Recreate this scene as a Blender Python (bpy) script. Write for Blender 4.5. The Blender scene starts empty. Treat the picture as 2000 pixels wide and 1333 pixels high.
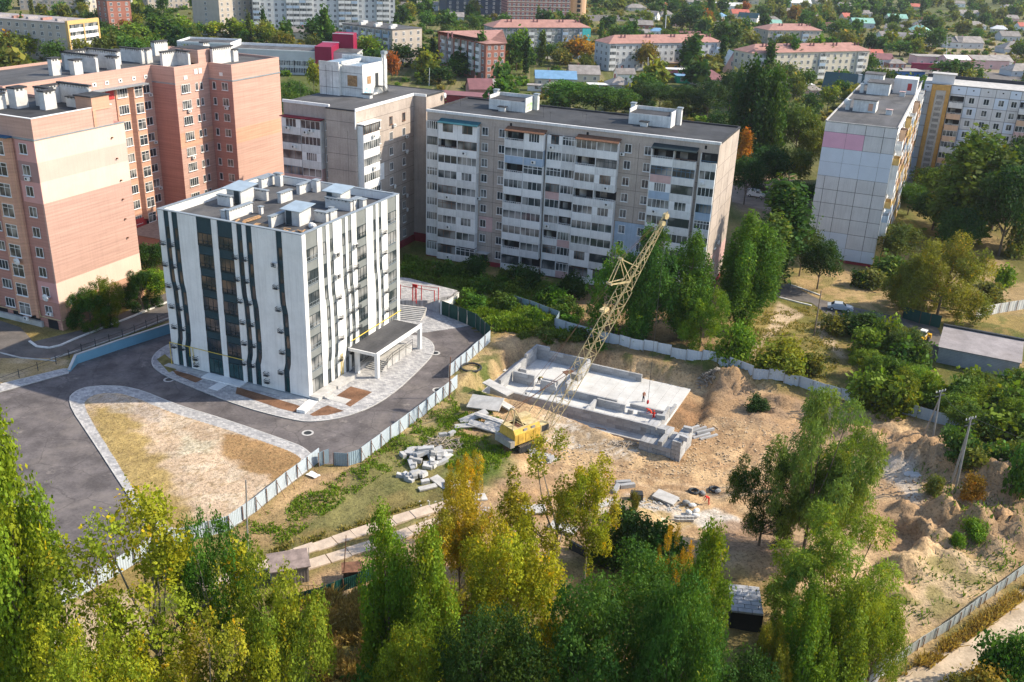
import bpy, math, random
import numpy as np
from mathutils import Vector, Matrix
rnd = random.Random(7)
nrs = np.random.RandomState(11)
sc = bpy.context.scene
C = sc.collection
R = math.radians
# ------------------------------------------------------------------ camera, sky, sun, exposure
CF, CT, CR, CH = 1900.8, .4013, .0402, 60.52       # focal (photo px), pitch down, roll, height
_fw = np.array([0, math.cos(CT), -math.sin(CT)]); _up = np.array([0, math.sin(CT), math.cos(CT)]); _rt = np.array([1., 0, 0])
_r = math.cos(CR)*_rt+math.sin(CR)*_up; _u = -math.sin(CR)*_rt+math.cos(CR)*_up
cam = bpy.data.cameras.new('camera'); co = bpy.data.objects.new('camera', cam); C.objects.link(co)
cam.sensor_width = 36; cam.lens = CF/2000*36; cam.clip_start = .5; cam.clip_end = 9000
co.matrix_world = Matrix(((_r[0], _u[0], -_fw[0], 0), (_r[1], _u[1], -_fw[1], 0), (_r[2], _u[2], -_fw[2], CH), (0, 0, 0, 1)))
sc.camera = co
SUN_AZ, SUN_EL = 8, 38                              # degrees from +X counter-clockwise
w = bpy.data.worlds.new('World'); sc.world = w; w.use_nodes = True
nt = w.node_tree; bg = nt.nodes['Background']; sky = nt.nodes.new('ShaderNodeTexSky'); sky.sky_type = 'NISHITA'
sky.sun_disc = False; sky.sun_elevation = R(SUN_EL); sky.sun_rotation = R(90-SUN_AZ); sky.air_density = 1.0; sky.dust_density = 1.0
nt.links.new(sky.outputs[0], bg.inputs[0]); bg.inputs[1].default_value = .15
sl = bpy.data.lights.new('sun', 'SUN'); so = bpy.data.objects.new('sun', sl); C.objects.link(so)
sl.energy = 4.1; sl.angle = R(.6); sl.color = (1, .88, .70)
so.rotation_euler = (0, R(90-SUN_EL), R(SUN_AZ))
sc.view_settings.view_transform = 'Standard'; sc.view_settings.look = 'None'; sc.view_settings.gamma = 1
sc.view_settings.use_curve_mapping = False; sc.view_settings.exposure = .8
sc.cycles.max_bounces = 6; sc.cycles.diffuse_bounces = 3; sc.cycles.glossy_bounces = 2; sc.cycles.transparent_max_bounces = 6
sc.cycles.transmission_bounces = 3; sc.cycles.volume_bounces = 0

def at(u, v, z=0.):
    d = _fw*CF+_r*(u-1000)-_u*(v-666.5)
    t = (z-CH)/d[2]
    return np.array([d[0]*t, d[1]*t, z])
def ppm(x, y, z=0):                                  # photo pixels per metre at a place
    return CF/((np.array([x, y, z-CH])) @ _fw)
def vof(p):
    q = np.array([p[0], p[1], p[2]-CH]); return 666.5-CF*(q @ _u)/(q @ _fw)
def height_at(p, vtop, zb=0.):
    lo, hi = 0., 60.
    for _ in range(30):
        m = (lo+hi)/2
        if vof((p[0], p[1], zb+m)) > vtop: lo = m
        else: hi = m
    return lo
# ------------------------------------------------------------------ noise
def _hash(ix, iy, s):
    h = (ix*374761393+iy*668265263+s*1442695041) & 0xffffffff
    h = ((h ^ (h >> 13))*1274126177) & 0xffffffff
    return ((h ^ (h >> 16)) & 0xffff)/65535.
def vnoise(x, y, s=0):
    x = np.asarray(x, float); y = np.asarray(y, float)
    ix = np.floor(x).astype(np.int64); iy = np.floor(y).astype(np.int64)
    fx = x-ix; fy = y-iy; fx = fx*fx*(3-2*fx); fy = fy*fy*(3-2*fy)
    a = _hash(ix, iy, s); b = _hash(ix+1, iy, s); c = _hash(ix, iy+1, s); d = _hash(ix+1, iy+1, s)
    return (a*(1-fx)+b*fx)*(1-fy)+(c*(1-fx)+d*fx)*fy
def fbm(x, y, s=0, o=4):
    t = 0; a = .5; n = 0
    for k in range(o):
        t = t+a*vnoise(x*2**k+17.3*k, y*2**k-9.1*k, s+k); n += a; a *= .5
    return t/n
# ------------------------------------------------------------------ materials
def _mix(nt, f, a, b, blend='MIX'):
    m = nt.nodes.new('ShaderNodeMix'); m.data_type = 'RGBA'; m.blend_type = blend
    for sock, val in ((m.inputs[0], f), (m.inputs[6], a), (m.inputs[7], b)):
        if hasattr(val, 'is_linked') or hasattr(val, 'links'): nt.links.new(val, sock)
        else: sock.default_value = val
    return m.outputs[2]
def _c4(c): return (c[0], c[1], c[2], 1)
def M(name, col, rough=.85, var=.12, scale=1.5, fine=0., streak=0., rand=0., metal=0., bump=0., col2=None, spec=.3, wave=0., lines=None, stretch=None, dirt=0., dirtcol=(.1, .08, .06)):
    m = bpy.data.materials.new(name); m.use_nodes = True; t = m.node_tree; b = t.nodes['Principled BSDF']
    tc = t.nodes.new('ShaderNodeTexCoord'); src = tc.outputs['Object']
    def noise(s, det=4, st=None, rough_=.6):
        n = t.nodes.new('ShaderNodeTexNoise'); n.inputs['Scale'].default_value = s; n.inputs['Detail'].default_value = det
        n.inputs['Roughness'].default_value = rough_
        v = src
        if st:
            mp = t.nodes.new('ShaderNodeMapping'); mp.inputs['Scale'].default_value = st; t.links.new(src, mp.inputs[0]); v = mp.outputs[0]
        t.links.new(v, n.inputs['Vector']); return n.outputs['Fac']
    def ramp(v, lo, hi):
        r = t.nodes.new('ShaderNodeMapRange'); r.inputs[1].default_value = lo; r.inputs[2].default_value = hi; t.links.new(v, r.inputs[0]); return r.outputs[0]
    c2 = col2 or tuple(max(0, c*(1-var*1.6)) for c in col)
    c1 = tuple(min(1, c*(1+var*.6)) for c in col)
    out = _mix(t, ramp(noise(scale, 5, stretch), .35, .65), _c4(c2), _c4(c1))
    if fine:
        f = ramp(noise(scale*9, 3), .3, .7)
        out = _mix(t, f, _mix(t, 1., out, (1-fine,)*3+(1,), 'MULTIPLY'), out)
    if streak:
        f = ramp(noise(1.2, 4, (3., 3., .12)), .45, .75)
        k = _mix(t, f, (1, 1, 1, 1), (1-streak,)*3+(1,)); out = _mix(t, 1., out, k, 'MULTIPLY')
    if dirt:
        f = ramp(noise(scale*.45, 6, None, .7), .5, .72)
        mm = t.nodes.new('ShaderNodeMath'); mm.operation = 'MULTIPLY'; mm.inputs[1].default_value = dirt; t.links.new(f, mm.inputs[0])
        out = _mix(t, mm.outputs[0], out, _c4(dirtcol))
    if lines:                                         # (axis spacing m, depth) faint course lines
        sp, amt = lines
        wv = t.nodes.new('ShaderNodeTexWave'); wv.bands_direction = 'Z'; wv.inputs['Scale'].default_value = 1/sp*.5; wv.inputs['Distortion'].default_value = .6
        wv.inputs['Detail'].default_value = 2
        t.links.new(src, wv.inputs['Vector']); f = ramp(wv.outputs['Fac'], .2, .5)
        out = _mix(t, f, _mix(t, 1., out, (1-amt,)*3+(1,), 'MULTIPLY'), out)
    if rand:
        oi = t.nodes.new('ShaderNodeObjectInfo')
        r = t.nodes.new('ShaderNodeMapRange'); r.inputs[3].default_value = 1-rand; r.inputs[4].default_value = 1+rand*.4; t.links.new(oi.outputs['Random'], r.inputs[0])
        hs = t.nodes.new('ShaderNodeHueSaturation'); t.links.new(out, hs.inputs['Color']); t.links.new(r.outputs[0], hs.inputs['Value']); out = hs.outputs[0]
    if hasattr(out, 'links'): t.links.new(out, b.inputs['Base Color'])
    b.inputs['Roughness'].default_value = rough; b.inputs['Metallic'].default_value = metal
    b.inputs['Specular IOR Level'].default_value = spec
    if bump:
        bp = t.nodes.new('ShaderNodeBump'); bp.inputs['Strength'].default_value = bump; bp.inputs['Distance'].default_value = .05
        t.links.new(noise(scale*6, 5), bp.inputs['Height']); t.links.new(bp.outputs[0], b.inputs['Normal'])
    return m
def glass(name, col=(.03, .04, .05), curtain=(.30, .29, .27), amt=.5, rough=.08):
    # window pane: dark glossy glass; behind some panes a pale curtain, chosen per pane
    m = bpy.data.materials.new(name); m.use_nodes = True; t = m.node_tree; b = t.nodes['Principled BSDF']
    oi = t.nodes.new('ShaderNodeObjectInfo'); tc = t.nodes.new('ShaderNodeTexCoord')
    n = t.nodes.new('ShaderNodeTexNoise'); n.noise_dimensions = '4D'; n.inputs['Scale'].default_value = .55; n.inputs['Detail'].default_value = 0
    ml = t.nodes.new('ShaderNodeMath'); ml.operation = 'MULTIPLY'; ml.inputs[1].default_value = 37.; t.links.new(oi.outputs['Random'], ml.inputs[0])
    t.links.new(ml.outputs[0], n.inputs['W']); t.links.new(tc.outputs['Object'], n.inputs['Vector'])
    r = t.nodes.new('ShaderNodeMapRange'); r.inputs[1].default_value = .66-amt*.3; r.inputs[2].default_value = .95-amt*.3; t.links.new(n.outputs['Fac'], r.inputs[0])
    t.links.new(_mix(t, r.outputs[0], _c4(col), _c4(curtain)), b.inputs['Base Color'])
    b.inputs['Roughness'].default_value = rough; b.inputs['Specular IOR Level'].default_value = .6
    return m
def leafmat(name):
    m = bpy.data.materials.new(name); m.use_nodes = True; t = m.node_tree; b = t.nodes['Principled BSDF']
    oi = t.nodes.new('ShaderNodeObjectInfo'); at_ = t.nodes.new('ShaderNodeAttribute'); at_.attribute_name = 'Col'
    c = _mix(t, 1., oi.outputs['Color'], at_.outputs['Color'], 'MULTIPLY')
    t.links.new(c, b.inputs['Base Color']); b.inputs['Roughness'].default_value = .65; b.inputs['Specular IOR Level'].default_value = .12
    tr = t.nodes.new('ShaderNodeBsdfTranslucent'); t.links.new(_mix(t, 1., c, (1.25, 1.2, .5, 1), 'MULTIPLY'), tr.inputs[0])
    mx = t.nodes.new('ShaderNodeMixShader'); mx.inputs[0].default_value = .34
    o = t.nodes['Material Output']; t.links.new(b.outputs[0], mx.inputs[1]); t.links.new(tr.outputs[0], mx.inputs[2]); t.links.new(mx.outputs[0], o.inputs[0])
    return m
# ------------------------------------------------------------------ mesh building
class MB:
    def __init__(s): s.v = []; s.f = []; s.m = []
    def add(s, vs, fs, m=0):
        o = len(s.v); s.v += [tuple(p) for p in vs]; s.f += [tuple(i+o for i in f) for f in fs]; s.m += [m]*len(fs); return s
    def box(s, x0, x1, y0, y1, z0, z1, m=0):
        return s.add([(x0, y0, z0), (x1, y0, z0), (x1, y1, z0), (x0, y1, z0), (x0, y0, z1), (x1, y0, z1), (x1, y1, z1), (x0, y1, z1)],
                     [(0, 3, 2, 1), (4, 5, 6, 7), (0, 1, 5, 4), (1, 2, 6, 5), (2, 3, 7, 6), (3, 0, 4, 7)], m)
    def obox(s, c, size, rz=0, m=0, rx=0, ry=0):
        mt = Matrix.Translation(c) @ Matrix.Rotation(rz, 4, 'Z') @ Matrix.Rotation(ry, 4, 'Y') @ Matrix.Rotation(rx, 4, 'X')
        a, b, h = size[0]/2, size[1]/2, size[2]/2
        vs = [mt @ Vector(p) for p in ((-a, -b, -h), (a, -b, -h), (a, b, -h), (-a, b, -h), (-a, -b, h), (a, -b, h), (a, b, h), (-a, b, h))]
        return s.add(vs, [(0, 3, 2, 1), (4, 5, 6, 7), (0, 1, 5, 4), (1, 2, 6, 5), (2, 3, 7, 6), (3, 0, 4, 7)], m)
    def prism(s, pts, z0, z1, m=0, mtop=None):
        n = len(pts); a = sum(pts[i][0]*pts[(i+1) % n][1]-pts[(i+1) % n][0]*pts[i][1] for i in range(n))
        if a < 0: pts = pts[::-1]
        zz0 = z0 if isinstance(z0, (list, tuple)) else [z0]*n
        zz1 = z1 if isinstance(z1, (list, tuple)) else [z1]*n
        o = len(s.v); s.v += [(p[0], p[1], z) for p, z in zip(pts, zz0)]+[(p[0], p[1], z) for p, z in zip(pts, zz1)]
        s.f.append(tuple(o+n+i for i in range(n))); s.m.append(m if mtop is None else mtop)
        s.f.append(tuple(o+n-1-i for i in range(n))); s.m.append(m)
        for i in range(n):
            j = (i+1) % n; s.f.append((o+i, o+j, o+n+j, o+n+i)); s.m.append(m)
        return s
    def ply(s, pts3, m=0):
        return s.add(pts3, [tuple(range(len(pts3)))], m)
    def tube(s, p, q, r, r2=None, n=6, m=0, cap=True):
        p = Vector(p); q = Vector(q); d = (q-p)
        if d.length < 1e-6: return s
        d.normalize(); a = d.orthogonal().normalized(); b = d.cross(a); r2 = r if r2 is None else r2
        o = len(s.v)
        for c, rr in ((p, r), (q, r2)):
            for k in range(n):
                t = 2*math.pi*k/n; s.v.append(tuple(c+(a*math.cos(t)+b*math.sin(t))*rr))
        for k in range(n):
            j = (k+1) % n; s.f.append((o+k, o+j, o+n+j, o+n+k)); s.m.append(m)
        if cap:
            s.f.append(tuple(o+n-1-k for k in range(n))); s.m.append(m); s.f.append(tuple(o+n+k for k in range(n))); s.m.append(m)
        return s
    def ell(s, c, r, n=8, k=5, m=0, rz=0):
        o = len(s.v); cc, ss = math.cos(rz), math.sin(rz)
        for i in range(k+1):
            ph = math.pi*i/k
            for j in range(n):
                t = 2*math.pi*j/n; x = r[0]*math.sin(ph)*math.cos(t); y = r[1]*math.sin(ph)*math.sin(t)
                s.v.append((c[0]+x*cc-y*ss, c[1]+x*ss+y*cc, c[2]+r[2]*math.cos(ph)))
        for i in range(k):
            for j in range(n):
                jj = (j+1) % n; s.f.append((o+i*n+j, o+(i+1)*n+j, o+(i+1)*n+jj, o+i*n+jj)); s.m.append(m)
        return s
    def mesh(s, name, mats):
        me = bpy.data.meshes.new(name); me.from_pydata(s.v, [], s.f)
        for x in (mats if isinstance(mats, (list, tuple)) else [mats]): me.materials.append(x)
        if any(s.m): me.polygons.foreach_set('material_index', s.m)
        me.update(); return me
    def build(s, name, mats, parent=None, **k):
        return inst(name, s.mesh(name, mats), parent, **k)
def inst(name, me, parent=None, loc=None, rz=0., scale=None, color=None, rot=None):
    o = bpy.data.objects.new(name, me); C.objects.link(o)
    if parent is not None: o.parent = parent
    if loc is not None: o.location = loc
    if rot is not None: o.rotation_euler = rot
    elif rz: o.rotation_euler = (0, 0, rz)
    if scale is not None: o.scale = scale if hasattr(scale, '__len__') else (scale,)*3
    if color is not None: o.color = (*color, 1)
    return o
def tag(o, label=None, cat=None, group=None, kind=None):
    if label: o['label'] = label
    if cat: o['category'] = cat
    if group: o['group'] = group
    if kind: o['kind'] = kind
    return o
def thing(name, label, cat, loc=(0, 0, 0), rz=0., group=None):
    o = bpy.data.objects.new(name, None); C.objects.link(o); o.location = loc; o.rotation_euler = (0, 0, rz); o.empty_display_size = .5
    return tag(o, label, cat, group)
def struct(o): o['kind'] = 'structure'; return o
def pxpoly(pts, z=0.): return [tuple(at(u, v, z)[:2]) for u, v in pts]
def smooth_poly(pts, it=2, closed=True):                # Chaikin corner cutting
    for _ in range(it):
        q = []; n = len(pts)
        for i in range(n if closed else n-1):
            a = pts[i]; b = pts[(i+1) % n]
            q += [(a[0]*.75+b[0]*.25, a[1]*.75+b[1]*.25), (a[0]*.25+b[0]*.75, a[1]*.25+b[1]*.75)]
        pts = q if closed else [pts[0]]+q+[pts[-1]]
    return pts
def offset_poly(pts, d):                                # inwards for d > 0
    n = len(pts); a = sum(pts[i][0]*pts[(i+1) % n][1]-pts[(i+1) % n][0]*pts[i][1] for i in range(n)); sgn = 1 if a > 0 else -1
    out = []
    for i in range(n):
        p0 = np.array(pts[i-1]); p1 = np.array(pts[i]); p2 = np.array(pts[(i+1) % n])
        e1 = (p1-p0)/(np.linalg.norm(p1-p0)+1e-9); e2 = (p2-p1)/(np.linalg.norm(p2-p1)+1e-9)
        n1 = np.array([-e1[1], e1[0]])*sgn; n2 = np.array([-e2[1], e2[0]])*sgn; b = n1+n2; b = b/(np.linalg.norm(b)+1e-9)
        out.append(tuple(p1+b*d/max(.5, b @ n1)))
    return out
def sheet(name, poly, z, mat, parent=None, zz=None):
    from mathutils.geometry import tessellate_polygon
    tris = tessellate_polygon([[Vector((p[0], p[1], 0)) for p in poly]])
    me = bpy.data.meshes.new(name); me.from_pydata([(p[0], p[1], z) for p in poly], [], [tuple(t) for t in tris]); me.materials.append(mat); me.update()
    o = inst(name, me, parent)
    if me.polygons and me.polygons[0].normal.z < 0: me.flip_normals()
    return o
# ------------------------------------------------------------------ terrain
def sdf(poly, X, Y):                                    # signed distance, positive inside
    X = np.asarray(X, float); Y = np.asarray(Y, float)
    d = np.full(X.shape, 1e9); ins = np.zeros(X.shape, bool); n = len(poly)
    for i in range(n):
        ax, ay = poly[i]; bx, by = poly[(i+1) % n]; ex, ey = bx-ax, by-ay
        t = np.clip(((X-ax)*ex+(Y-ay)*ey)/(ex*ex+ey*ey+1e-9), 0, 1)
        d = np.minimum(d, (X-ax-t*ex)**2+(Y-ay-t*ey)**2)
        c = ((ay > Y) != (by > Y)) & (X < (bx-ax)*(Y-ay)/((by-ay) if by != ay else 1e-9)+ax); ins ^= c
    d = np.sqrt(d); return np.where(ins, d, -d)
def sst(a, b, x): t = np.clip((x-a)/(b-a), 0, 1); return t*t*(3-2*t)
GA, GF = -.42, np.array([-2.9, 126.5])                  # frame of the new foundation
def gw(x, y): c, s = math.cos(GA), math.sin(GA); return (GF[0]+x*c-y*s, GF[1]+x*s+y*c)
PIT = [gw(*p) for p in ((-2.6, -1.5), (-2.2, 17.6), (9, 18.6), (20, 18.8), (27.5, 18.4), (29, 8), (27, -3.0), (16, -2.2), (8, -1.6))]
YARD = pxpoly([(1090, 850), (1060, 905), (1180, 960), (1330, 1010), (1520, 1010), (1690, 930), (1690, 880), (1560, 790), (1440, 755), (1360, 745), (1300, 830), (1180, 850)], -1.2)
BUMPS = [  # u, v, radius across, radius along, height, turn
    (1330, 690, 3.2, 1.8, 1.3, -.42), (1385, 706, 3.0, 1.6, 1.5, -.42), (1430, 735, 3.4, 2.6, 2.3, 0), (1280, 690, 2.6, 1.2, .8, -.4), (1230, 680, 3, 1.3, .7, -.4),
    (985, 640, 4.2, 2.6, .9, .4), (1040, 650, 3.4, 1.6, .7, -.3), (930, 745, 2.4, 3.4, .7, 0),
    (1240, 1010, 3.4, 1.8, 1.5, 0), (1500, 745, 3, 1.6, 1.0, -.4), (1530, 775, 3, 1.4, .9, -.4), (1480, 800, 2, 1.5, .4, 0),
    (1700, 860, 2.2, 2.0, 1.3, 0), (1735, 840, 2.4, 1.6, 1.3, 0), (1775, 860, 2.2, 1.8, 1.5, 0), (1755, 895, 2.2, 1.8, 1.2, 0), (1810, 895, 2.2, 2, 1.6, 0),
    (1850, 915, 2.2, 1.8, 1.2, 0), (1890, 905, 2, 1.6, 1.4, 0), (1835, 870, 2, 1.4, 1.2, 0), (1940, 945, 2.6, 1.8, 1.5, 0), (1985, 965, 2.6, 1.8, 1.5, 0), (1660, 835, 2.2, 1.5, .9, 0),
    (1790, 1035, 1.9, 1.9, 1.7, 0), (1840, 1010, 1.8, 1.8, 1.8, 0), (1870, 980, 1.8, 1.7, 1.5, 0), (1835, 1060, 2, 1.5, 1.4, 0), (1900, 1040, 1.9, 1.9, 1.9, 0),
    (1950, 1020, 1.8, 1.7, 1.8, 0), (1990, 1050, 1.9, 1.7, 1.7, 0), (1940, 1075, 1.9, 1.5, 1.3, 0), (1760, 1000, 1.5, 1.3, 1.0, 0),
    (1690, 850, 4.5, 1.6, .9, -.45), (1760, 880, 4.8, 2.0, 1.0, -.45), (1830, 905, 5, 2.2, 1.2, -.45), (1910, 935, 5, 2.2, 1.2, -.45), (1985, 965, 4.5, 2.2, 1.2, -.4), (1860, 1020, 5, 2.6, 1.0, -.3), (1940, 1045, 4.5, 2.4, 1.1, -.2), (1790, 1100, 3.4, 1.8, .8, .3),
    (1750, 1110, 1.6, 1.4, 1.3, 0), (1790, 1120, 1.8, 1.5, 1.2, 0), (1745, 1155, 1.9, 1.6, 1.1, 0), (1800, 1075, 1.8, 1.3, 1.3, 0), (1860, 1095, 1.6, 1.4, .9, 0), (1720, 1195, 2, 1.4, .8, 0),
    (720, 930, 2.2, 1.6, .5, 0), (795, 870, 2, 1.6, .6, 0), (640, 975, 2, 1.2, .4, 0), (1340, 960, 1.8, 1.2, .3, 0)]
_b = [(at(u, v, 0 if h > 1 else -.3)[:2], a, b, h, t) for u, v, a, b, h, t in BUMPS]
HOLE = pxpoly([(1712, 1052), (1735, 1030), (1790, 1040), (1802, 1052), (1770, 1092), (1720, 1082)], -1)
def zt(X, Y):
    X = np.asarray(X, float); Y = np.asarray(Y, float)
    n1 = fbm(X*.45, Y*.45, 3, 4)-.5; n2 = fbm(X*1.7, Y*1.7, 5, 3)-.5
    yd = sst(-9, 3, sdf(YARD, X, Y)); z = -1.35*yd
    n3 = fbm(X*3.1, Y*3.1, 8, 2)-.5
    for p, a, b, h, t in _b:
        c, s = math.cos(t), math.sin(t); dx = (X-p[0])*c+(Y-p[1])*s; dy = -(X-p[0])*s+(Y-p[1])*c
        q = np.sqrt((dx/a)**2+(dy/b)**2)*(1+.35*n1)
        z = z+h*1.25*np.clip(1.12-np.sqrt((q*.9)**2+.05)*(1+.5*n3), 0, 1)*(1+.5*n2)+h*.12*n3*(q < 1.1)
    site = sst(-2, 4, sdf(SITE, X, Y))
    z = z+site*(n1*.55+n2*.18)
    pd = sdf(PIT, X, Y)+(n2*.7+n1*.9)*(1-sst(0, .8, np.abs(sdf(PIT, X, Y)*0)))
    pw = sst(-1.5, .6, pd); z = z*(1-pw)+(-2.62)*pw
    hw = sst(-.5, .4, sdf(HOLE, X, Y)); z = z*(1-hw)+(-1.4+n2*.5)*hw
    return z
SITE = pxpoly([(960, 668), (880, 745), (705, 902), (610, 930), (440, 1050), (620, 1180), (1000, 1250), (1400, 1320), (1700, 1345), (1745, 1300), (2010, 1115), (2150, 1030), (2060, 880), (1640, 782), (1400, 722), (1085, 650), (1000, 640)])
def gz(x, y): return float(zt(np.array([x]), np.array([y]))[0])
def ag(u, v):                                          # the place on the ground that shows at photo pixel (u, v)
    z = 0.
    for _ in range(6): p = at(u, v, z); z = z*.4+.6*gz(p[0], p[1])
    return (float(p[0]), float(p[1]), z)
def axis(a, b, st, far):
    c = list(np.arange(a, b+1e-6, st)); s = st; l = []; x = a
    while x > -far: s *= 1.22; x -= s; l.append(x)
    s = st; x = b; r = []
    while x < far: s *= 1.22; x += s; r.append(x)
    return np.array(l[::-1]+c+r)
xs = axis(-62, 92, .42, 2600); ys = axis(58, 178, .42, 2600)
X, Y = np.meshgrid(xs, ys); Z = zt(X, Y); XF = X.ravel(); YF = Y.ravel()
# colours of the ground cover: each layer is (region, feather m, colour a, colour b, patchiness)
SOIL = (.41, .265, .145); SAND = (.55, .385, .215); DRY = (.27, .20, .075); GRN = (.075, .11, .022); OLIVE = (.15, .14, .04); BROWN = (.20, .12, .065)
PALE = (.55, .50, .43); MULCH = (.23, .14, .07)
def lay(col, w, c): w = w[:, None]; return col*(1-w)+np.array(c)[None, :]*w
n_a = fbm(XF*.08, YF*.08, 21, 5); n_b = fbm(XF*.5, YF*.5, 22, 4); n_c = fbm(XF*2.2, YF*2.2, 23, 3); n_d = fbm(XF*.22, YF*.22, 24, 4)
col = np.tile(np.array(OLIVE), (len(XF), 1)); col = lay(col, sst(.42, .62, n_a), DRY); col = lay(col, sst(.5, .6, n_b)*.6, GRN); col = lay(col, sst(.6, .68, n_d)*.6, (.30, .21, .11))
far_ = sst(200, 300, YF); col = lay(col, far_*.75, (.075, .105, .03)); col = lay(col, far_*sst(.55, .68, n_b)*.7, (.26, .21, .11))
def region(pts, f, c, amt=1., c2=None, nz=n_b, lo=.45, hi=.6, z=0., wob=2.):
    global col
    s = sdf(pxpoly(pts, z), XF, YF)+(n_b-.5)*wob*f; w_ = sst(-f, f, s)*amt
    cc = np.tile(np.array(c), (len(XF), 1))
    if c2 is not None: cc = lay(cc, sst(lo, hi, nz), c2)
    col = col*(1-w_[:, None])+cc*w_[:, None]
s_site = sst(-1.5, 1.5, sdf(SITE, XF, YF)+(n_b-.5)*3)
cs = np.tile(np.array(SOIL), (len(XF), 1)); cs = lay(cs, sst(.45, .62, n_d), SAND); cs = lay(cs, sst(.52, .66, n_b)*.6, (.29, .19, .11)); cs = lay(cs, sst(.56, .68, fbm(XF*.3, YF*.3, 27, 4))*.6, (.34, .24, .15)); cs = lay(cs, sst(.55, .72, n_c)*.35, (.33, .23, .14))
col = col*(1-s_site[:, None])+cs*s_site[:, None]
# foreground strip with grass and the slab track
region([(440, 1040), (705, 905), (880, 760), (960, 700), (980, 760), (900, 800), (880, 880), (1000, 930), (850, 1010), (500, 1190), (300, 1200)], 1.2, OLIVE, .75, GRN, n_d, .4, .55)
region([(560, 940), (700, 915), (650, 985), (500, 1080), (440, 1060)], 1., SOIL, .55)
region([(700, 800), (860, 760), (890, 700), (960, 670), (990, 720), (930, 790), (860, 820), (790, 900)], 1.2, (.40, .30, .15), .6, GRN, n_b, .52, .6)
region([(880, 880), (960, 830), (1010, 900), (940, 960), (870, 930)], 1.5, GRN, .85)
region([(1060, 790), (1250, 860), (1230, 880), (1060, 850)], .8, (.36, .28, .19), .8, PALE, n_c, .55, .62)
region([(1180, 930), (1560, 800), (1640, 960), (1480, 1010), (1300, 950)], 3, SAND, .75, SOIL, n_b)
region([(1180, 950), (1300, 950), (1400, 1000), (1320, 1030), (1170, 1000)], 1, (.33, .25, .12), .7, PALE, n_b)
region([(1340, 985), (1400, 975), (1450, 1000), (1440, 1030), (1370, 1020)], .5, (.62, .57, .50), .95)
region([(1700, 890), (1790, 905), (1800, 960), (1790, 990), (1740, 930)], .7, PALE, .9, (.62, .60, .57), n_b)
region([(1790, 905), (1870, 960), (1830, 1000), (1790, 960)], 1., OLIVE, .8, GRN, n_b)
region([(1860, 1020), (1930, 1050), (1900, 1090), (1860, 1060)], 1, GRN, .5, OLIVE, n_b)
region([(1830, 1080), (2000, 1050), (1990, 1100), (1850, 1200), (1720, 1270), (1740, 1180)], 1.5, (.42, .33, .21), .7, (.2, .19, .07), n_b, .5, .62)
region([(500, 1190), (1000, 1100), (1400, 1100), (1740, 1200), (1740, 1400), (300, 1400)], 2, (.26, .19, .08), .85, OLIVE, n_d)
region([(1390, 1000), (1540, 1020), (1540, 1090), (1420, 1080)], 1, (.30, .2, .13), .9)
# behind the pit: scrub along the back fence, bare ground under the trees
region([(800, 520), (900, 560), (1080, 590), (1090, 640), (960, 640), (900, 580), (790, 555)], 1.2, GRN, .9, (.12, .13, .03), n_b)
region([(960, 640), (1050, 655), (1400, 735), (1390, 700), (1080, 640)], 1., (.20, .15, .08), .8, GRN, n_b, .5, .6)
region([(1085, 590), (1130, 560), (1400, 560), (1540, 610), (1480, 700), (1400, 700), (1100, 640)], 1.5, (.24, .16, .09), .95, (.34, .24, .12), n_b)
region([(850, 515), (1100, 560), (1090, 590), (880, 550)], 1, (.26, .19, .09), .8, GRN, n_b)
region([(1450, 590), (1600, 600), (1660, 650), (1620, 760), (1400, 710), (1400, 640)], 2, (.27, .21, .07), .9, (.19, .17, .05), n_b)
region([(1520, 590), (1570, 615), (1500, 660), (1470, 700), (1455, 695), (1500, 640)], .5, (.50, .38, .25), .95)
region([(1600, 630), (1620, 650), (1655, 700), (1640, 700), (1600, 660)], .4, (.50, .38, .25), .9)
region([(1540, 545), (1660, 520), (1790, 560), (1850, 620), (1700, 620), (1560, 575)], 1.5, (.40, .28, .14), .95, (.25, .2, .08), n_b)
region([(1850, 450), (2100, 440), (2100, 620), (1900, 610), (1850, 540)], 3, (.38, .27, .14), .9, OLIVE, n_d)
region([(1400, 340), (1560, 340), (1590, 400), (1450, 420)], 2, (.30, .21, .15), .95)
# yards on the left
region([(-60, 690), (130, 700), (140, 725), (-60, 765)], .4, (.40, .29, .14), .95, (.50, .38, .24), n_b)
region([(70, 668), (200, 620), (330, 560), (335, 590), (180, 655), (90, 685)], .3, (.30, .24, .08), .95, (.2, .15, .06), n_b)
region([(-100, 1180), (120, 1180), (260, 1160), (300, 1250), (0, 1400)], 1, (.52, .40, .27), .8)
region([(1180, 40), (1480, 30), (1480, 62), (1180, 60)], 8, (.50, .38, .2), .8, OLIVE, n_d)
region([(1740, 90), (2100, 80), (2100, 160), (1750, 150)], 5, (.42, .33, .25), .6)
def rut(pts, wd, c, amt=.6):
    global col
    p = smooth_poly(pxpoly(pts, -.8), 2, False); d = np.full(XF.shape, 1e9)
    for (ax, ay), (bx, by) in zip(p[:-1], p[1:]):
        ex, ey = bx-ax, by-ay; t = np.clip(((XF-ax)*ex+(YF-ay)*ey)/(ex*ex+ey*ey+1e-9), 0, 1); d = np.minimum(d, np.hypot(XF-ax-t*ex, YF-ay-t*ey))
    for o_ in (-.95, .95): col = lay(col, sst(.38, .1, np.abs(d-.95))*amt*sst(.3, .55, n_b)*.5, c)
region([(1690, 830), (2030, 940), (2030, 1090), (1850, 1090), (1740, 1010), (1700, 900)], 1.5, (.36, .245, .145), .75, SOIL, n_b); region([(1700, 890), (1790, 905), (1800, 960), (1790, 990), (1740, 930)], .7, PALE, .6, (.5, .42, .32), n_b)
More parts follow.
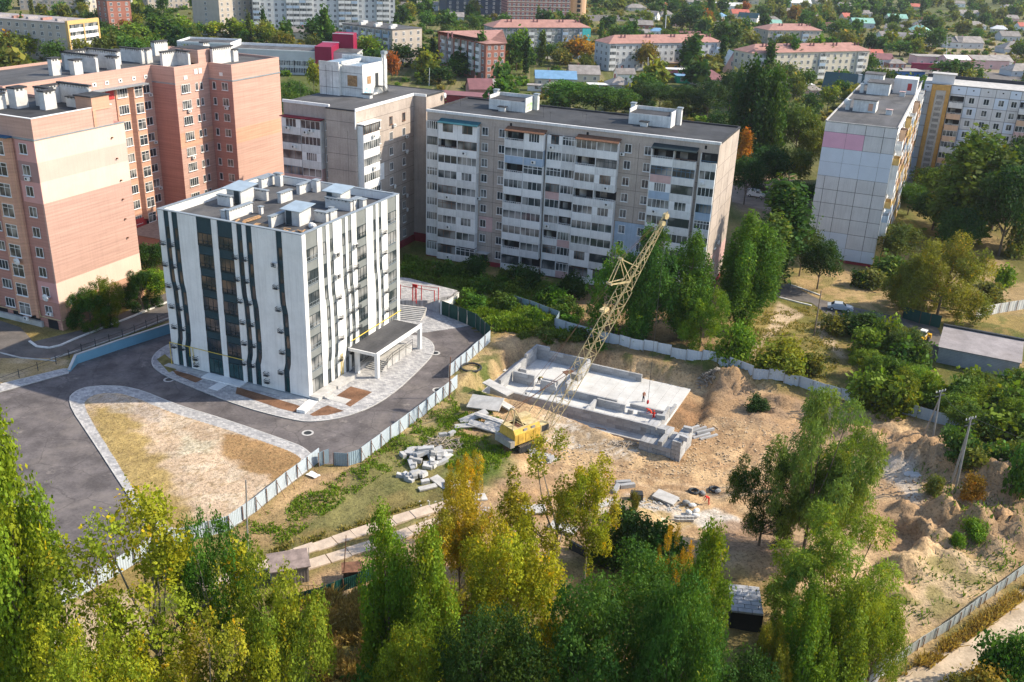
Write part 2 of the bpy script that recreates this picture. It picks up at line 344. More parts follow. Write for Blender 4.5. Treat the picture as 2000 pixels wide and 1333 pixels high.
region([(1300, 770), (1350, 750), (1400, 770), (1350, 850), (1330, 900), (1290, 870)], 1.2, (.36, .20, .10), .8, BROWN, n_b)
region([(1400, 740), (1560, 770), (1640, 830), (1560, 840), (1430, 780)], 2, (.30, .21, .14), .7, SOIL, n_b)
rut([(1080, 900), (1200, 905), (1340, 920), (1450, 880), (1480, 800)], 1, (.24, .15, .085)); rut([(1150, 900), (1300, 945), (1420, 960), (1560, 930)], 1, (.66, .50, .33)); rut([(1390, 850), (1450, 830), (1560, 850)], 1, (.25, .16, .09)); rut([(1180, 940), (1330, 935), (1430, 900), (1420, 820)], 1, (.28, .18, .1)); rut([(1090, 880), (1160, 870), (1240, 915), (1400, 990)], 1, (.25, .17, .1))
nx, ny = len(xs), len(ys)
idx = np.arange(nx*ny).reshape(ny, nx); q = np.stack([idx[:-1, :-1], idx[:-1, 1:], idx[1:, 1:], idx[1:, :-1]], -1).reshape(-1, 4)
def grid_mesh(name, V, Q, mat, col=None):
    me = bpy.data.meshes.new(name); me.vertices.add(len(V)); me.vertices.foreach_set('co', V.astype(np.float32).ravel())
    k = Q.shape[1]; me.loops.add(Q.size); me.loops.foreach_set('vertex_index', Q.astype(np.int32).ravel())
    me.polygons.add(len(Q)); me.polygons.foreach_set('loop_start', np.arange(0, Q.size, k, dtype=np.int32)); me.polygons.foreach_set('loop_total', np.full(len(Q), k, dtype=np.int32))
    me.update(calc_edges=True)
    if col is not None:
        a = me.color_attributes.new('Col', 'FLOAT_COLOR', 'POINT'); a.data.foreach_set('color', np.concatenate([col, np.ones((len(col), 1))], 1).astype(np.float32).ravel())
    me.materials.append(mat); return me
def groundmat():
    m = bpy.data.materials.new('ground_cover'); m.use_nodes = True; t = m.node_tree; b = t.nodes['Principled BSDF']
    a = t.nodes.new('ShaderNodeAttribute'); a.attribute_name = 'Col'; tc = t.nodes.new('ShaderNodeTexCoord')
    def noise(s, d=6):
        n = t.nodes.new('ShaderNodeTexNoise'); n.inputs['Scale'].default_value = s; n.inputs['Detail'].default_value = d; n.inputs['Roughness'].default_value = .65
        t.links.new(tc.outputs['Object'], n.inputs['Vector']); return n.outputs['Fac']
    r = t.nodes.new('ShaderNodeMapRange'); r.inputs[1].default_value = .3; r.inputs[2].default_value = .7; r.inputs[3].default_value = .78; r.inputs[4].default_value = 1.18; t.links.new(noise(1.1), r.inputs[0])
    r2 = t.nodes.new('ShaderNodeMapRange'); r2.inputs[1].default_value = .35; r2.inputs[2].default_value = .65; r2.inputs[3].default_value = .8; r2.inputs[4].default_value = 1.12; t.links.new(noise(.12, 3), r2.inputs[0])
    ml = t.nodes.new('ShaderNodeMath'); ml.operation = 'MULTIPLY'; t.links.new(r.outputs[0], ml.inputs[0]); t.links.new(r2.outputs[0], ml.inputs[1])
    r3 = t.nodes.new('ShaderNodeMapRange'); r3.inputs[1].default_value = .36; r3.inputs[2].default_value = .5; r3.inputs[3].default_value = .55; r3.inputs[4].default_value = 1.04; t.links.new(noise(3.8, 5), r3.inputs[0])
    r4 = t.nodes.new('ShaderNodeMapRange'); r4.inputs[1].default_value = .58; r4.inputs[2].default_value = .72; r4.inputs[3].default_value = 1.; r4.inputs[4].default_value = 1.35; t.links.new(noise(7.5, 3), r4.inputs[0])
    ml2 = t.nodes.new('ShaderNodeMath'); ml2.operation = 'MULTIPLY'; t.links.new(r3.outputs[0], ml2.inputs[0]); t.links.new(r4.outputs[0], ml2.inputs[1]); ml3 = t.nodes.new('ShaderNodeMath'); ml3.operation = 'MULTIPLY'; t.links.new(ml.outputs[0], ml3.inputs[0]); t.links.new(ml2.outputs[0], ml3.inputs[1]); ml = ml3
    hs = t.nodes.new('ShaderNodeHueSaturation'); t.links.new(a.outputs['Color'], hs.inputs['Color']); t.links.new(ml.outputs[0], hs.inputs['Value'])
    t.links.new(hs.outputs[0], b.inputs['Base Color']); b.inputs['Roughness'].default_value = .95; b.inputs['Specular IOR Level'].default_value = .1
    bp = t.nodes.new('ShaderNodeBump'); bp.inputs['Strength'].default_value = .9; bp.inputs['Distance'].default_value = .22; t.links.new(noise(2.5, 8), bp.inputs['Height']); t.links.new(bp.outputs[0], b.inputs['Normal'])
    return m
ground = inst('ground', grid_mesh('ground', np.stack([XF, YF, Z.ravel()], 1), q, groundmat(), np.clip(col, .005, .8))); struct(ground)
for p in ground.data.polygons[:1]: pass
ground.data.polygons.foreach_set('use_smooth', np.ones(len(ground.data.polygons), bool))
# ------------------------------------------------------------------ common materials
m_asph = M('asphalt', (.150, .134, .134), .9, .24, .35, .25, dirt=.85, dirtcol=(.21, .185, .17))
def asphalt_wear(m):                                   # pale dust blotches and thin cracks
    t = m.node_tree; b = t.nodes['Principled BSDF']; src = b.inputs['Base Color'].links[0].from_socket; tc = t.nodes.new('ShaderNodeTexCoord')
    def n(s, d): q = t.nodes.new('ShaderNodeTexNoise'); q.inputs['Scale'].default_value = s; q.inputs['Detail'].default_value = d; q.inputs['Roughness'].default_value = .7; t.links.new(tc.outputs['Object'], q.inputs['Vector']); return q
    r = t.nodes.new('ShaderNodeMapRange'); r.inputs[1].default_value = .60; r.inputs[2].default_value = .74; r.inputs[4].default_value = .7; t.links.new(n(.33, 8).outputs['Fac'], r.inputs[0])
    o = _mix(t, r.outputs[0], src, (.36, .32, .285, 1)); v = t.nodes.new('ShaderNodeTexVoronoi'); v.feature = 'DISTANCE_TO_EDGE'; v.inputs['Scale'].default_value = .16
    vm = t.nodes.new('ShaderNodeVectorMath'); vm.operation = 'ADD'; t.links.new(tc.outputs['Object'], vm.inputs[0]); t.links.new(n(.8, 4).outputs['Color'], vm.inputs[1]); t.links.new(vm.outputs[0], v.inputs['Vector'])
    c = t.nodes.new('ShaderNodeMapRange'); c.inputs[1].default_value = .004; c.inputs[2].default_value = .012; c.inputs[3].default_value = .45; c.inputs[4].default_value = 0; t.links.new(v.outputs['Distance'], c.inputs[0]); o = _mix(t, c.outputs[0], o, (.05, .045, .045, 1)); t.links.new(o, b.inputs['Base Color'])
asphalt_wear(m_asph)
m_asph2 = M('old_asphalt', (.15, .135, .125), .92, .2, .4, .2, dirt=.5, dirtcol=(.26, .21, .17))
m_kerb = M('kerb_concrete', (.52, .51, .49), .9, .15, .8, .1)
m_wkerb = M('white_kerb', (.74, .73, .70), .85, .1, .8, .1)
def pavermat(name, c1, c2, mortar, scale=1., bw=.2, rh=.1):
    m = bpy.data.materials.new(name); m.use_nodes = True; t = m.node_tree; b = t.nodes['Principled BSDF']; tc = t.nodes.new('ShaderNodeTexCoord')
    br = t.nodes.new('ShaderNodeTexBrick'); br.inputs['Scale'].default_value = scale; br.inputs['Color1'].default_value = _c4(c1); br.inputs['Color2'].default_value = _c4(c2); br.inputs['Mortar'].default_value = _c4(mortar)
    br.inputs['Mortar Size'].default_value = .012; br.inputs['Brick Width'].default_value = bw; br.inputs['Row Height'].default_value = rh; br.inputs['Bias'].default_value = .0
    mp = t.nodes.new('ShaderNodeMapping'); mp.inputs['Rotation'].default_value = (0, 0, .4); t.links.new(tc.outputs['Object'], mp.inputs[0]); t.links.new(mp.outputs[0], br.inputs['Vector'])
    n = t.nodes.new('ShaderNodeTexNoise'); n.inputs['Scale'].default_value = .7; n.inputs['Detail'].default_value = 5; t.links.new(tc.outputs['Object'], n.inputs['Vector'])
    r = t.nodes.new('ShaderNodeMapRange'); r.inputs[1].default_value = .3; r.inputs[2].default_value = .7; r.inputs[3].default_value = .82; r.inputs[4].default_value = 1.12; t.links.new(n.outputs['Fac'], r.inputs[0])
    hs = t.nodes.new('ShaderNodeHueSaturation'); t.links.new(br.outputs['Color'], hs.inputs['Color']); t.links.new(r.outputs[0], hs.inputs['Value']); t.links.new(hs.outputs[0], b.inputs['Base Color'])
    b.inputs['Roughness'].default_value = .9; return m
m_paver = pavermat('grey_pavers', (.50, .49, .48), (.28, .28, .29), (.2, .19, .18), 1., .45, .3)
m_lotsoil = M('lot_soil', (.50, .38, .27), .95, .2, .35, .2, col2=(.40, .29, .18))
m_mulch = M('planting_soil', (.24, .125, .07), .95, .25, .6, .35)
m_conc = M('concrete', (.50, .49, .47), .9, .14, .9, .15, dirt=.3, dirtcol=(.3, .27, .23))
# ------------------------------------------------------------------ the asphalt drive round the white building
road = pxpoly([(-180, 850), (0, 768), (138, 722), (156, 703), (330, 652), (420, 610), (620, 560), (810, 590), (935, 640), (957, 662), (876, 733), (893, 757), (850, 790), (780, 846), (705, 903), (640, 908), (618, 905), (560, 948), (500, 998), (447, 1033), (366, 1056), (224, 1122), (120, 1180), (40, 1240), (-60, 1330), (-260, 1333)])
struct(sheet('road', road, .035, m_asph))
def slab_area(name, pts, z0, z1, mat, kerb=None, kw=.16, kh=.02, side=None):
    # a raised paved area with a kerb of its own round it
    o = MB().prism(pts, z0, z1, 0).build(name, [mat]); struct(o)
    if kerb:
        inner = offset_poly(pts, kw); b = MB(); n = len(pts)
        for i in range(n):
            j = (i+1) % n; b.prism([pts[i], pts[j], inner[j], inner[i]], z0, z1+kh, 0)
        struct(b.build(name+'_kerb', [kerb]))
    return o
# triangular island: pavement rim, bare soil in the middle
isl = smooth_poly(pxpoly([(190, 754), (262, 757), (345, 792), (440, 820), (560, 862), (597, 876), (622, 905), (560, 952), (500, 1000), (452, 1036), (366, 1052), (290, 1030), (240, 955), (180, 862), (128, 785), (150, 762)]), 2)
slab_area('pavement', isl, 0, .13, m_paver, m_kerb)
inn = smooth_poly(pxpoly([(198, 768), (250, 770), (330, 806), (425, 834), (540, 872), (580, 888), (596, 903), (540, 950), (480, 1000), (440, 1030), (366, 1044), (296, 1020), (255, 950), (205, 870), (160, 795), (170, 778)]), 2)
gx = np.array([p[0] for p in inn]); gy = np.array([p[1] for p in inn])
ax_ = np.arange(gx.min()-.5, gx.max()+.5, .3); ay_ = np.arange(gy.min()-.5, gy.max()+.5, .3); LX, LY = np.meshgrid(ax_, ay_); sd = sdf(inn, LX, LY)
LZ = .118+.05*sst(0, 1.5, sd)*(.6+fbm(LX*.6, LY*.6, 9, 3))+.01
lx, ly = LX.ravel(), LY.ravel(); nb = fbm(lx*.5, ly*.5, 31, 5); ncc = fbm(lx*3, ly*3, 32, 2)
lc = np.tile(np.array((.53, .40, .28)), (len(lx), 1)); lc = lay(lc, sst(.5, .65, nb)*.6, (.60, .50, .38))
def lreg(pts, f, c, amt=1.):
    global lc
    s = sdf(pxpoly(pts, .1), lx, ly)+(nb-.5)*5*f; lc = lay(lc, sst(-f, f, s)*amt, c)
lreg([(170, 790), (250, 795), (300, 870), (350, 960), (420, 1060), (300, 1060), (200, 900)], .9, (.36, .26, .09), .9)
lreg([(440, 850), (520, 860), (620, 905), (560, 960), (500, 925), (430, 890)], .5, (.33, .20, .09), .95)
lreg([(190, 765), (330, 800), (300, 830), (230, 800), (180, 790)], .8, (.42, .36, .31), .7)  # grey tone paints the white block's cast shadow onto the soil
lreg([(350, 855), (420, 862), (415, 890), (360, 885)], .6, (.60, .54, .40), .8)
lc = lay(lc, sst(.62, .7, ncc)*.55, (.24, .17, .08))
I = np.arange(len(lx)).reshape(LX.shape); Q = np.stack([I[:-1, :-1], I[:-1, 1:], I[1:, 1:], I[1:, :-1]], -1).reshape(-1, 4)
keep = (sd.ravel()[Q] > 0).sum(1) >= 2; Q = Q[keep]
struct(inst('bare_lot', grid_mesh('bare_lot', np.stack([lx, ly, LZ.ravel()], 1), Q, ground.data.materials[0], lc)))
# pavement round the white building, then beds on top of it
pav = smooth_poly(pxpoly([(292, 705), (305, 728), (370, 757), (470, 796), (560, 820), (610, 828), (690, 814), (760, 780), (830, 715), (851, 688), (845, 668), (818, 655), (760, 660), (640, 640), (560, 600), (430, 630), (345, 668), (312, 682)]), 2)
slab_area('pavement.001', pav, 0, .14, m_paver, m_kerb)
def bed(pts, name='planting_bed', mat=m_mulch): struct(sheet(name, pxpoly(pts, .15), .152, mat))
bed([(306, 702), (322, 692), (338, 706), (345, 722), (330, 728)], 'planting_bed', M('bed_grass', (.22, .19, .06), .95, .3, .8))
bed([(335, 722), (372, 732), (396, 741), (382, 748), (345, 733)])
bed([(463, 756), (592, 795), (586, 808), (545, 798), (460, 769)])
bed([(605, 810), (628, 797), (640, 792), (672, 803), (640, 811), (612, 813)])
bed([(650, 778), (685, 755), (727, 766), (684, 795)])
plaza = smooth_poly(pxpoly([(760, 640), (776, 600), (860, 585), (950, 628), (905, 640), (868, 645), (822, 652), (800, 650)]), 1)
slab_area('plaza', plaza, 0, .1, m_paver, None)
# left strip of pavement and the upper drive of the brick block
slab_area('pavement.002', pxpoly([(-80, 782), (0, 752), (122, 722), (138, 722), (134, 731), (0, 768), (-80, 800)]), 0, .13, m_paver, m_kerb)
struct(sheet('upper_drive', pxpoly([(-80, 600), (40, 640), (65, 668), (180, 640), (330, 570), (440, 520), (520, 560), (340, 640), (330, 626), (150, 690), (110, 700), (-80, 700)]), .03, m_asph2))
def strip(pts, wd, z0, z1, mat, name='kerb', closed=False, z=0.):
    p = pxpoly(pts, z); b = MB()
    for i in range(len(p)-1):
        a = np.array(p[i]); c = np.array(p[i+1]); d = (c-a)/np.linalg.norm(c-a); nrm = np.array([-d[1], d[0]])*wd/2
        b.prism([tuple(a-nrm), tuple(c-nrm), tuple(c+nrm), tuple(a+nrm)], z0, z1)
    return struct(b.build(name, [mat]))
strip([(58, 668), (72, 678), (96, 681), (118, 676), (150, 662), (200, 642), (260, 619), (330, 590), (345, 570)], .35, 0, .2, m_wkerb)
strip([(-40, 682), (0, 690), (40, 700), (110, 706)], .2, 0, .14, m_kerb)
# car park and yard road on the right
struct(sheet('yard_road', pxpoly([(1505, 560), (1540, 555), (1600, 585), (1700, 608), (1765, 622), (1830, 640), (1860, 700), (1790, 700), (1720, 672), (1650, 640), (1585, 592), (1520, 582), (1480, 575)]), .03, m_asph2))
strip([(1540, 556), (1570, 566), (1602, 578)], .25, 0, .18, m_wkerb)
strip([(1522, 582), (1560, 592), (1585, 598)], .25, 0, .18, m_wkerb)
strip([(1715, 640), (1735, 655), (1752, 668), (1775, 680)], .4, 0, .5, m_kerb)
struct(sheet('dirt_road', smooth_poly(pxpoly([(1730, 1345), (1800, 1290), (1900, 1215), (2000, 1145), (2150, 1060), (2200, 1130), (2080, 1185), (2000, 1232), (1920, 1290), (1860, 1345), (1800, 1400), (1650, 1400)]), 1), .02, M('dirt_road', (.56, .45, .33), .95, .25, .45, .3, col2=(.38, .30, .21), dirt=.6, dirtcol=(.26, .21, .12))))
struct(sheet('courtyard', pxpoly([(1425, 360), (1560, 352), (1580, 400), (1500, 412), (1430, 395)]), .03, M('trodden_soil', (.30, .22, .17), .95, .2, .3)))
struct(sheet('street', pxpoly([(700, 6), (860, 2), (1000, 30), (1220, 30), (1480, 26), (1480, 34), (1220, 42), (990, 42), (850, 14), (700, 16)]), .05, m_asph2))
struct(sheet('street.001', pxpoly([(1650, 124), (1800, 132), (2050, 150), (2050, 168), (1800, 146), (1640, 136)]), .05, m_asph2))
# concrete slab track in the foreground: two rows of road slabs
trk = thing('slab_track', 'double row of sunken concrete road slabs crossing the grass before the yellow trees', 'track')
sb = MB().box(-1.5, 1.5, -.72, .72, -.1, .12).mesh('slab', [M('sandy_slab', (.58, .47, .37), .95, .12, .8, .15, rand=.08)])
def row(p, q, n, parent, me, name='slab', z=None):
    for i in range(n):
        t = (i+.5)/n; a = np.array(ag(*p)); b_ = np.array(ag(*q)); c = a+(b_-a)*t; L = np.linalg.norm((b_-a)[:2])/n
        inst(name, me, parent, loc=(c[0]+rnd.uniform(-.05, .05), c[1]+rnd.uniform(-.08, .08), gz(c[0], c[1])+.06), rz=math.atan2(b_[1]-a[1], b_[0]-a[0])+rnd.uniform(-.02, .02), scale=(L/3.08, 1.1, 1))
row((500, 1112), (690, 1045), 5, trk, sb); row((690, 1045), (880, 985), 5, trk, sb); row((560, 1118), (720, 1068), 4, trk, sb); row((720, 1068), (880, 1013), 4, trk, sb); row((390, 1150), (500, 1112), 3, trk, sb)
# ------------------------------------------------------------------ building materials
m_glass = glass('window_glass'); m_glassw = glass('balcony_glass', (.04, .05, .055), (.30, .30, .29), .75)
m_glasst = glass('tinted_glass', (.015, .03, .042), (.15, .105, .08), .7, .08); m_glassg = glass('shopfront_glass', (.01, .05, .055), (.04, .09, .09), .4, .06)
m_wframe = M('white_window_frame', (.78, .78, .77), .5, .04, 1, spec=.4); m_dframe = M('dark_window_frame', (.02, .035, .04), .5, .1, 1)
m_bframe = M('brown_window_frame', (.17, .085, .05), .7, .2, 2); m_blframe = M('blue_window_frame', (.06, .16, .26), .7, .2, 2)
m_render = M('white_render', (.79, .79, .77), .8, .06, .4, .05, streak=.13)
m_teal = M('dark_teal_cladding', (.018, .050, .066), .6, .12, .5); m_grey = M('grey_cladding', (.20, .215, .21), .65, .08, .5)
m_bit = M('roof_bitumen', (.10, .10, .105), .9, .25, .35, .25, dirt=.4, dirtcol=(.2, .19, .17), stretch=(1, .25, 1)); m_bitd = M('roof_bitumen_dark', (.05, .052, .058), .85, .25, .3, .2, dirt=.3, dirtcol=(.12, .12, .12))
m_tin = M('galvanised_sheet', (.42, .50, .55), .4, .1, .8, metal=.3, spec=.5); m_gutter = M('grey_flashing', (.30, .34, .37), .5, .1, 1, metal=.3)
m_vent = M('whitewashed_brick', (.66, .65, .63), .9, .12, .8, .12, lines=(.16, .12)); m_wood = M('timber', (.50, .30, .15), .85, .25, 3, .2, rand=.25)
m_tufa = M('beige_brick_wall', (.50, .425, .37), .92, .10, .35, .14, streak=.18, lines=(.25, .10)); m_joint = M('panel_joint', (.12, .115, .11), .9, .2)
m_balc = M('pale_balcony_panel', (.72, .72, .71), .85, .08, .7, .06, streak=.22, rand=.10); m_balcw = M('white_balcony_panel', (.80, .80, .79), .8, .05, .7, .04, streak=.12)
m_balcp = M('pink_panel', (.60, .40, .38), .85, .08, .7, .05, streak=.15); m_balcb = M('light_blue_panel', (.36, .46, .58), .85, .08, .7, .05, streak=.15)
m_balcy = M('ochre_panel', (.62, .42, .16), .85, .08, .7, .05, streak=.15); m_balco = M('peach_panel', (.66, .44, .30), .85, .08, .7, .05, streak=.15)
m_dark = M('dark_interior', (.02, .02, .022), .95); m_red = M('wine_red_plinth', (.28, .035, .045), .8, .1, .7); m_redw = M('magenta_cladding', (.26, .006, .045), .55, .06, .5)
m_white = M('white_paint', (.72, .72, .70), .8, .12, .6, .1, streak=.25, dirt=.35, dirtcol=(.3, .3, .31)); m_yellowp = M('yellow_gas_pipe', (.72, .52, .08), .5, .08); m_metal = M('dark_metal', (.05, .055, .06), .6, .1, metal=.4)
m_unit = M('air_conditioner_white', (.70, .70, .68), .6, .06); m_dish = M('satellite_dish_grey', (.66, .67, .67), .45, .05)
BR = lambda n, c: M(n, c, .92, .085, .55, .07, lines=(.8, .07), stretch=(.22, .22, 5.), streak=.10)
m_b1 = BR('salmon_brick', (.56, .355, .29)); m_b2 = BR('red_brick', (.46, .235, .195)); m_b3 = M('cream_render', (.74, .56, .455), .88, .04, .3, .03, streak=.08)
m_b4 = M('beige_pink_render', (.60, .45, .385), .88, .04, .3, .03, streak=.08); m_b5 = M('mauve_render', (.36, .22, .21), .88, .06, .3, .03); m_b6 = BR('orange_brick', (.62, .36, .25)); m_b7 = M('pink_render', (.60, .32, .30), .88, .05, .3, .03)
m_redp = M('red_painted_wall', (.45, .05, .05), .8, .1)
# ------------------------------------------------------------------ facade pieces.  A piece is modelled facing -Y, its foot at the origin
_wc = {}
def win_mesh(w, h, n=2, fm=None, gm=None, sill=True, top=0., door=0):
    fm = fm or m_wframe; gm = gm or m_glass; k = (round(w, 2), round(h, 2), n, fm.name, gm.name, sill, top, door)
    if k in _wc: return _wc[k]
    b = MB(); t = .07; f = .05
    b.box(-w/2, w/2, -f, .02, 0, t).box(-w/2, w/2, -f, .02, h-t, h).box(-w/2, -w/2+t, -f, .02, t, h-t).box(w/2-t, w/2, -f, .02, t, h-t)
    for i in range(1, n): x = -w/2+w*i/n; b.box(x-t*.45, x+t*.45, -f, .02, t, h-t)
    if top: b.box(-w/2+t, w/2-t, -f+.01, .02, h*(1-top)-.03, h*(1-top)+.03)
    if sill: b.box(-w/2-.08, w/2+.08, -.2, .02, -.06, -.005)
    b.ply([(-w/2+t, -.02, t), (w/2-t, -.02, t), (w/2-t, -.02, h-t), (-w/2+t, -.02, h-t)], 1)
    _wc[k] = b.mesh('window', [fm, gm]); return _wc[k]
def balc_mesh(w, d, h=2.9, par=None, fm=None, gm=None, style='glazed', n=4):
    # one storey of a balcony: parapet, slab, side cheeks; the glazing is a part of its own
    par = par or m_balc; k = ('b', round(w, 2), d, round(h, 2), par.name, style)
    if k not in _wc:
        b = MB(); b.box(-w/2, w/2, -d, 0, -.12, .06); b.box(-w/2, w/2, -d-.03, -d+.06, .05, 1.2)
        b.box(-w/2, -w/2+.08, -d+.06, 0, .05, h-.13 if style != 'open' else 1.15); b.box(w/2-.08, w/2, -d+.06, 0, .05, h-.13 if style != 'open' else 1.15)
        b.box(-w/2, w/2, -.02, .0, 1.2, h-.12, 1); b.box(-w/2-.02, w/2+.02, -d-.06, -d+.08, 1.18, 1.24)  # near-black sheet on the back wall paints the shade of the recess
        _wc[k] = b.mesh('balcony', [par, m_dark])
    return _wc[k]
def glaz_mesh(w, d, h=2.9, fm=None, gm=None, style='glazed', n=4):
    fm = fm or m_wframe; gm = gm or m_glassw; k = ('g', round(w, 2), d, round(h, 2), fm.name, gm.name, style, n)
    if k in _wc: return _wc[k]
    b = MB(); z0, z1 = 1.24, h-.14
    if style == 'open':
        for i in range(9): x = -w/2+w*(i+.5)/9; b.box(x-.02, x+.02, -d+.01, -d+.05, z0, z0+.25)
        b.box(-w/2, w/2, -d, -d+.06, z0+.25, z0+.3); b.ply([(-w*.3, -.03, .2), (w*.05, -.03, .2), (w*.05, -.03, z1-.3), (-w*.3, -.03, z1-.3)], 1)
    else:
        a, c = (-w/2, w/2)
        if style == 'centre': b.box(-w/2, -w*.27, -d-.02, -d+.04, z0, z1, 2).box(w*.27, w/2, -d-.02, -d+.04, z0, z1, 2); a, c = -w*.27, w*.27
        t = .06; b.box(a, c, -d-.01, -d+.06, z0, z0+t).box(a, c, -d-.01, -d+.06, z1-t, z1)
        for i in range(n+1): x = a+(c-a)*i/n; b.box(max(a, x-t*.6), min(c, x+t*.6), -d-.01, -d+.06, z0+t, z1-t)
        if style == 'bars': b.box(a, c, -d-.015, -d+.05, z0+(z1-z0)*.65, z0+(z1-z0)*.7)
        b.ply([(a, -d+.02, z0), (c, -d+.02, z0), (c, -d+.02, z1), (a, -d+.02, z1)], 1)
    _wc[k] = b.mesh('glazing', [fm, gm, m_balcw]); return _wc[k]
_ac = MB().box(-.42, .42, -.42, -.12, 0, .55).box(-.4, -.36, -.12, 0, -.05, 0, 1).box(.36, .4, -.12, 0, -.05, 0, 1).ell((-.1, -.43, .28), (.2, .02, .2), 8, 4, 1).mesh('air_conditioner', [m_unit, m_metal])
_dish = MB().ell((0, -.45, .1), (.45, .16, .45), 10, 4).tube((0, 0, 0), (0, -.4, .1), .03, m=1).tube((0, -.5, .1), (0, -.85, .25), .02, m=1).mesh('satellite_dish', [m_dish, m_metal])
class Bld:
    """A building: an Empty at its front-left foot, local x along the front, local y into the block."""
    def __init__(s, name, label, cat, org, ang, group=None):
        s.t = thing(name, label, cat, (org[0], org[1], 0), ang, group)
    def part(s, name, mb, mats, **k): return mb.build(name, mats, s.t, **k)
    def front(s, me, name, x, z, y=0., **k): return inst(name, me, s.t, loc=(x, y, z), **k)      # on a wall that faces -y
    def right(s, me, name, y, z, x, **k): return inst(name, me, s.t, loc=(x, y, z), rz=math.pi/2, **k)   # on a wall that faces +x
    def left(s, me, name, y, z, x, **k): return inst(name, me, s.t, loc=(x, y, z), rz=-math.pi/2, **k)
def vent_stack(B, x0, x1, y0, y1, z0, h, mat=None, name='chimney', cap=None):
    mat = mat or m_vent; b = MB().box(x0, x1, y0, y1, z0, z0+h*.8)
    # openings under the cap: short piers between
    L = max(x1-x0, y1-y0); n = max(2, int(L/.55)); ax = (x1-x0) >= (y1-y0)
    for i in range(n):
        t0 = i/n; t1 = t0+.45/n
        if ax: b.box(x0+(x1-x0)*t0, x0+(x1-x0)*t1, y0, y1, z0+h*.8, z0+h*.92)
        else: b.box(x0, x1, y0+(y1-y0)*t0, y0+(y1-y0)*t1, z0+h*.8, z0+h*.92)
    b.box(x0-.1, x1+.1, y0-.1, y1+.1, z0+h*.92, z0+h, 1); return B.part(name, b, [mat, cap or m_gutter])
# ================================================================== the new white block
WO, WA, WX, WY, WH = (-49.1, 128.6), -.4063, 23.6, 24.4, 23.5
W = Bld('white_apartment_block', 'new seven storey white block with dark wavy window bands and a grey entrance canopy', 'apartment block', WO, WA)
b = MB(); b.box(0, WX-.02, 0.02, .3, .3, 22.0); b.box(0, .3, .3, WY-.3, .3, 22.0); b.box(0, WX-.32, WY-.3, WY, .3, 22.0); W.part('wall', b, [m_teal])
W.part('wall', MB().box(WX-.3, WX, .3, WY-.3, .3, 22.0).box(WX-.02, WX, 0, .3, .3, 22.).box(WX-.3, WX, WY-.3, WY, .3, 22.), [m_grey])
W.part('roof', MB().box(.3, WX-.3, .3, WY-.3, 21.9, 22.3), [m_bit])
W.part('parapet', MB().box(0, WX-.02, .02, .35, 22.0, 23.4).box(0, .35, .35, WY-.35, 22.0, 23.4).box(0, WX-.35, WY-.35, WY, 22.0, 23.4, 1), [m_teal, m_render])
W.part('parapet', MB().box(WX-.35, WX, .35, WY-.35, 22., 23.4).box(WX-.02, WX, 0, .35, 22., 23.4).box(WX-.35, WX, WY-.35, WY, 22., 23.4), [m_grey])
W.part('parapet_lining', MB().box(.36, .42, .42, WY-.42, 22.3, 23.35).box(.42, WX-.42, WY-.42, WY-.36, 22.3, 23.35), [m_render])
W.part('coping', MB().box(-.12, WX+.12, -.12, .42, 23.4, 23.5).box(-.12, .42, .42, WY+.12, 23.4, 23.5).box(WX-.42, WX+.12, .42, WY+.12, 23.4, 23.5).box(.42, WX-.42, WY-.42, WY+.12, 23.4, 23.5), [m_gutter])
W.part('plinth', MB().box(-.05, WX+.05, -.05, WY+.05, 0, .3), [m_gutter])
def wave(z, kind):                                     # sideways drift of a white band's edge with height
    if kind == 0: return 0
    return float(np.interp(z, [0, 3.5, 4.6, 6.5, 9.8, 12.2, 13.4, 15.5, 23.4], [0, .02, .34, .45, .40, .34, .10, .02, 0]))
def band(edge0, edge1, k0, k1, face, z0=.3, z1=23.38, th=.10):
    zs = [z0, 1.5, 2.6, 3.5, 4.05, 4.7, 5.7, 6.5, 7.1, 7.8, 8.9, 9.9, 10.3, 10.9, 12.0, 12.6, 13.3, 13.9, 15.1, 16.4, 17.4, 18.2, 19.5, 20.6, 21.3, z1]
    pl = [(edge0+wave(z, k0)+(.10 if k0 == 2 and i % 4 in (1, 2) else 0), z) for i, z in enumerate(zs)]
    pr = [(edge1+wave(z, k1), z) for z in zs]
    b = MB(); n = len(zs); P = []
    for (x, z) in pl: P.append((x, z))
    for (x, z) in pr: P.append((x, z))
    def tr(x, o, z): return (x, -o, z) if face == 'f' else (WX+o, x, z)
    V = [tr(x, th, z) for x, z in P]+[tr(x, 0, z) for x, z in P]; F = []
    for i in range(n-1):
        F.append((i, n+i, n+i+1, i+1)); F.append((i, i+1, 2*n+i+1, 2*n+i)); F.append((n+i, 3*n+i, 3*n+i+1, n+i+1))
    F.append((n-1, 2*n-1, 4*n-1, 3*n-1)); F.append((0, 2*n, 3*n, n))
    b.add(V, F); return b
DF = [(1.0, 1.9, 1), (2.4, 3.4, 1), (6.6, 9.15, 0), (10.1, 12.6, 0), (13.3, 14.2, 1), (14.8, 15.75, 1), (19.6, 20.55, 1)]
DR = [(.7, 3.3, 0), (4.4, 5.3, 1), (6.05, 6.9, 1), (9.0, 9.9, 1), (10.5, 11.4, 1), (12.65, 15.2, 0), (17.0, 17.8, 1), (18.5, 19.3, 1), (21.0, 23.6, 0)]
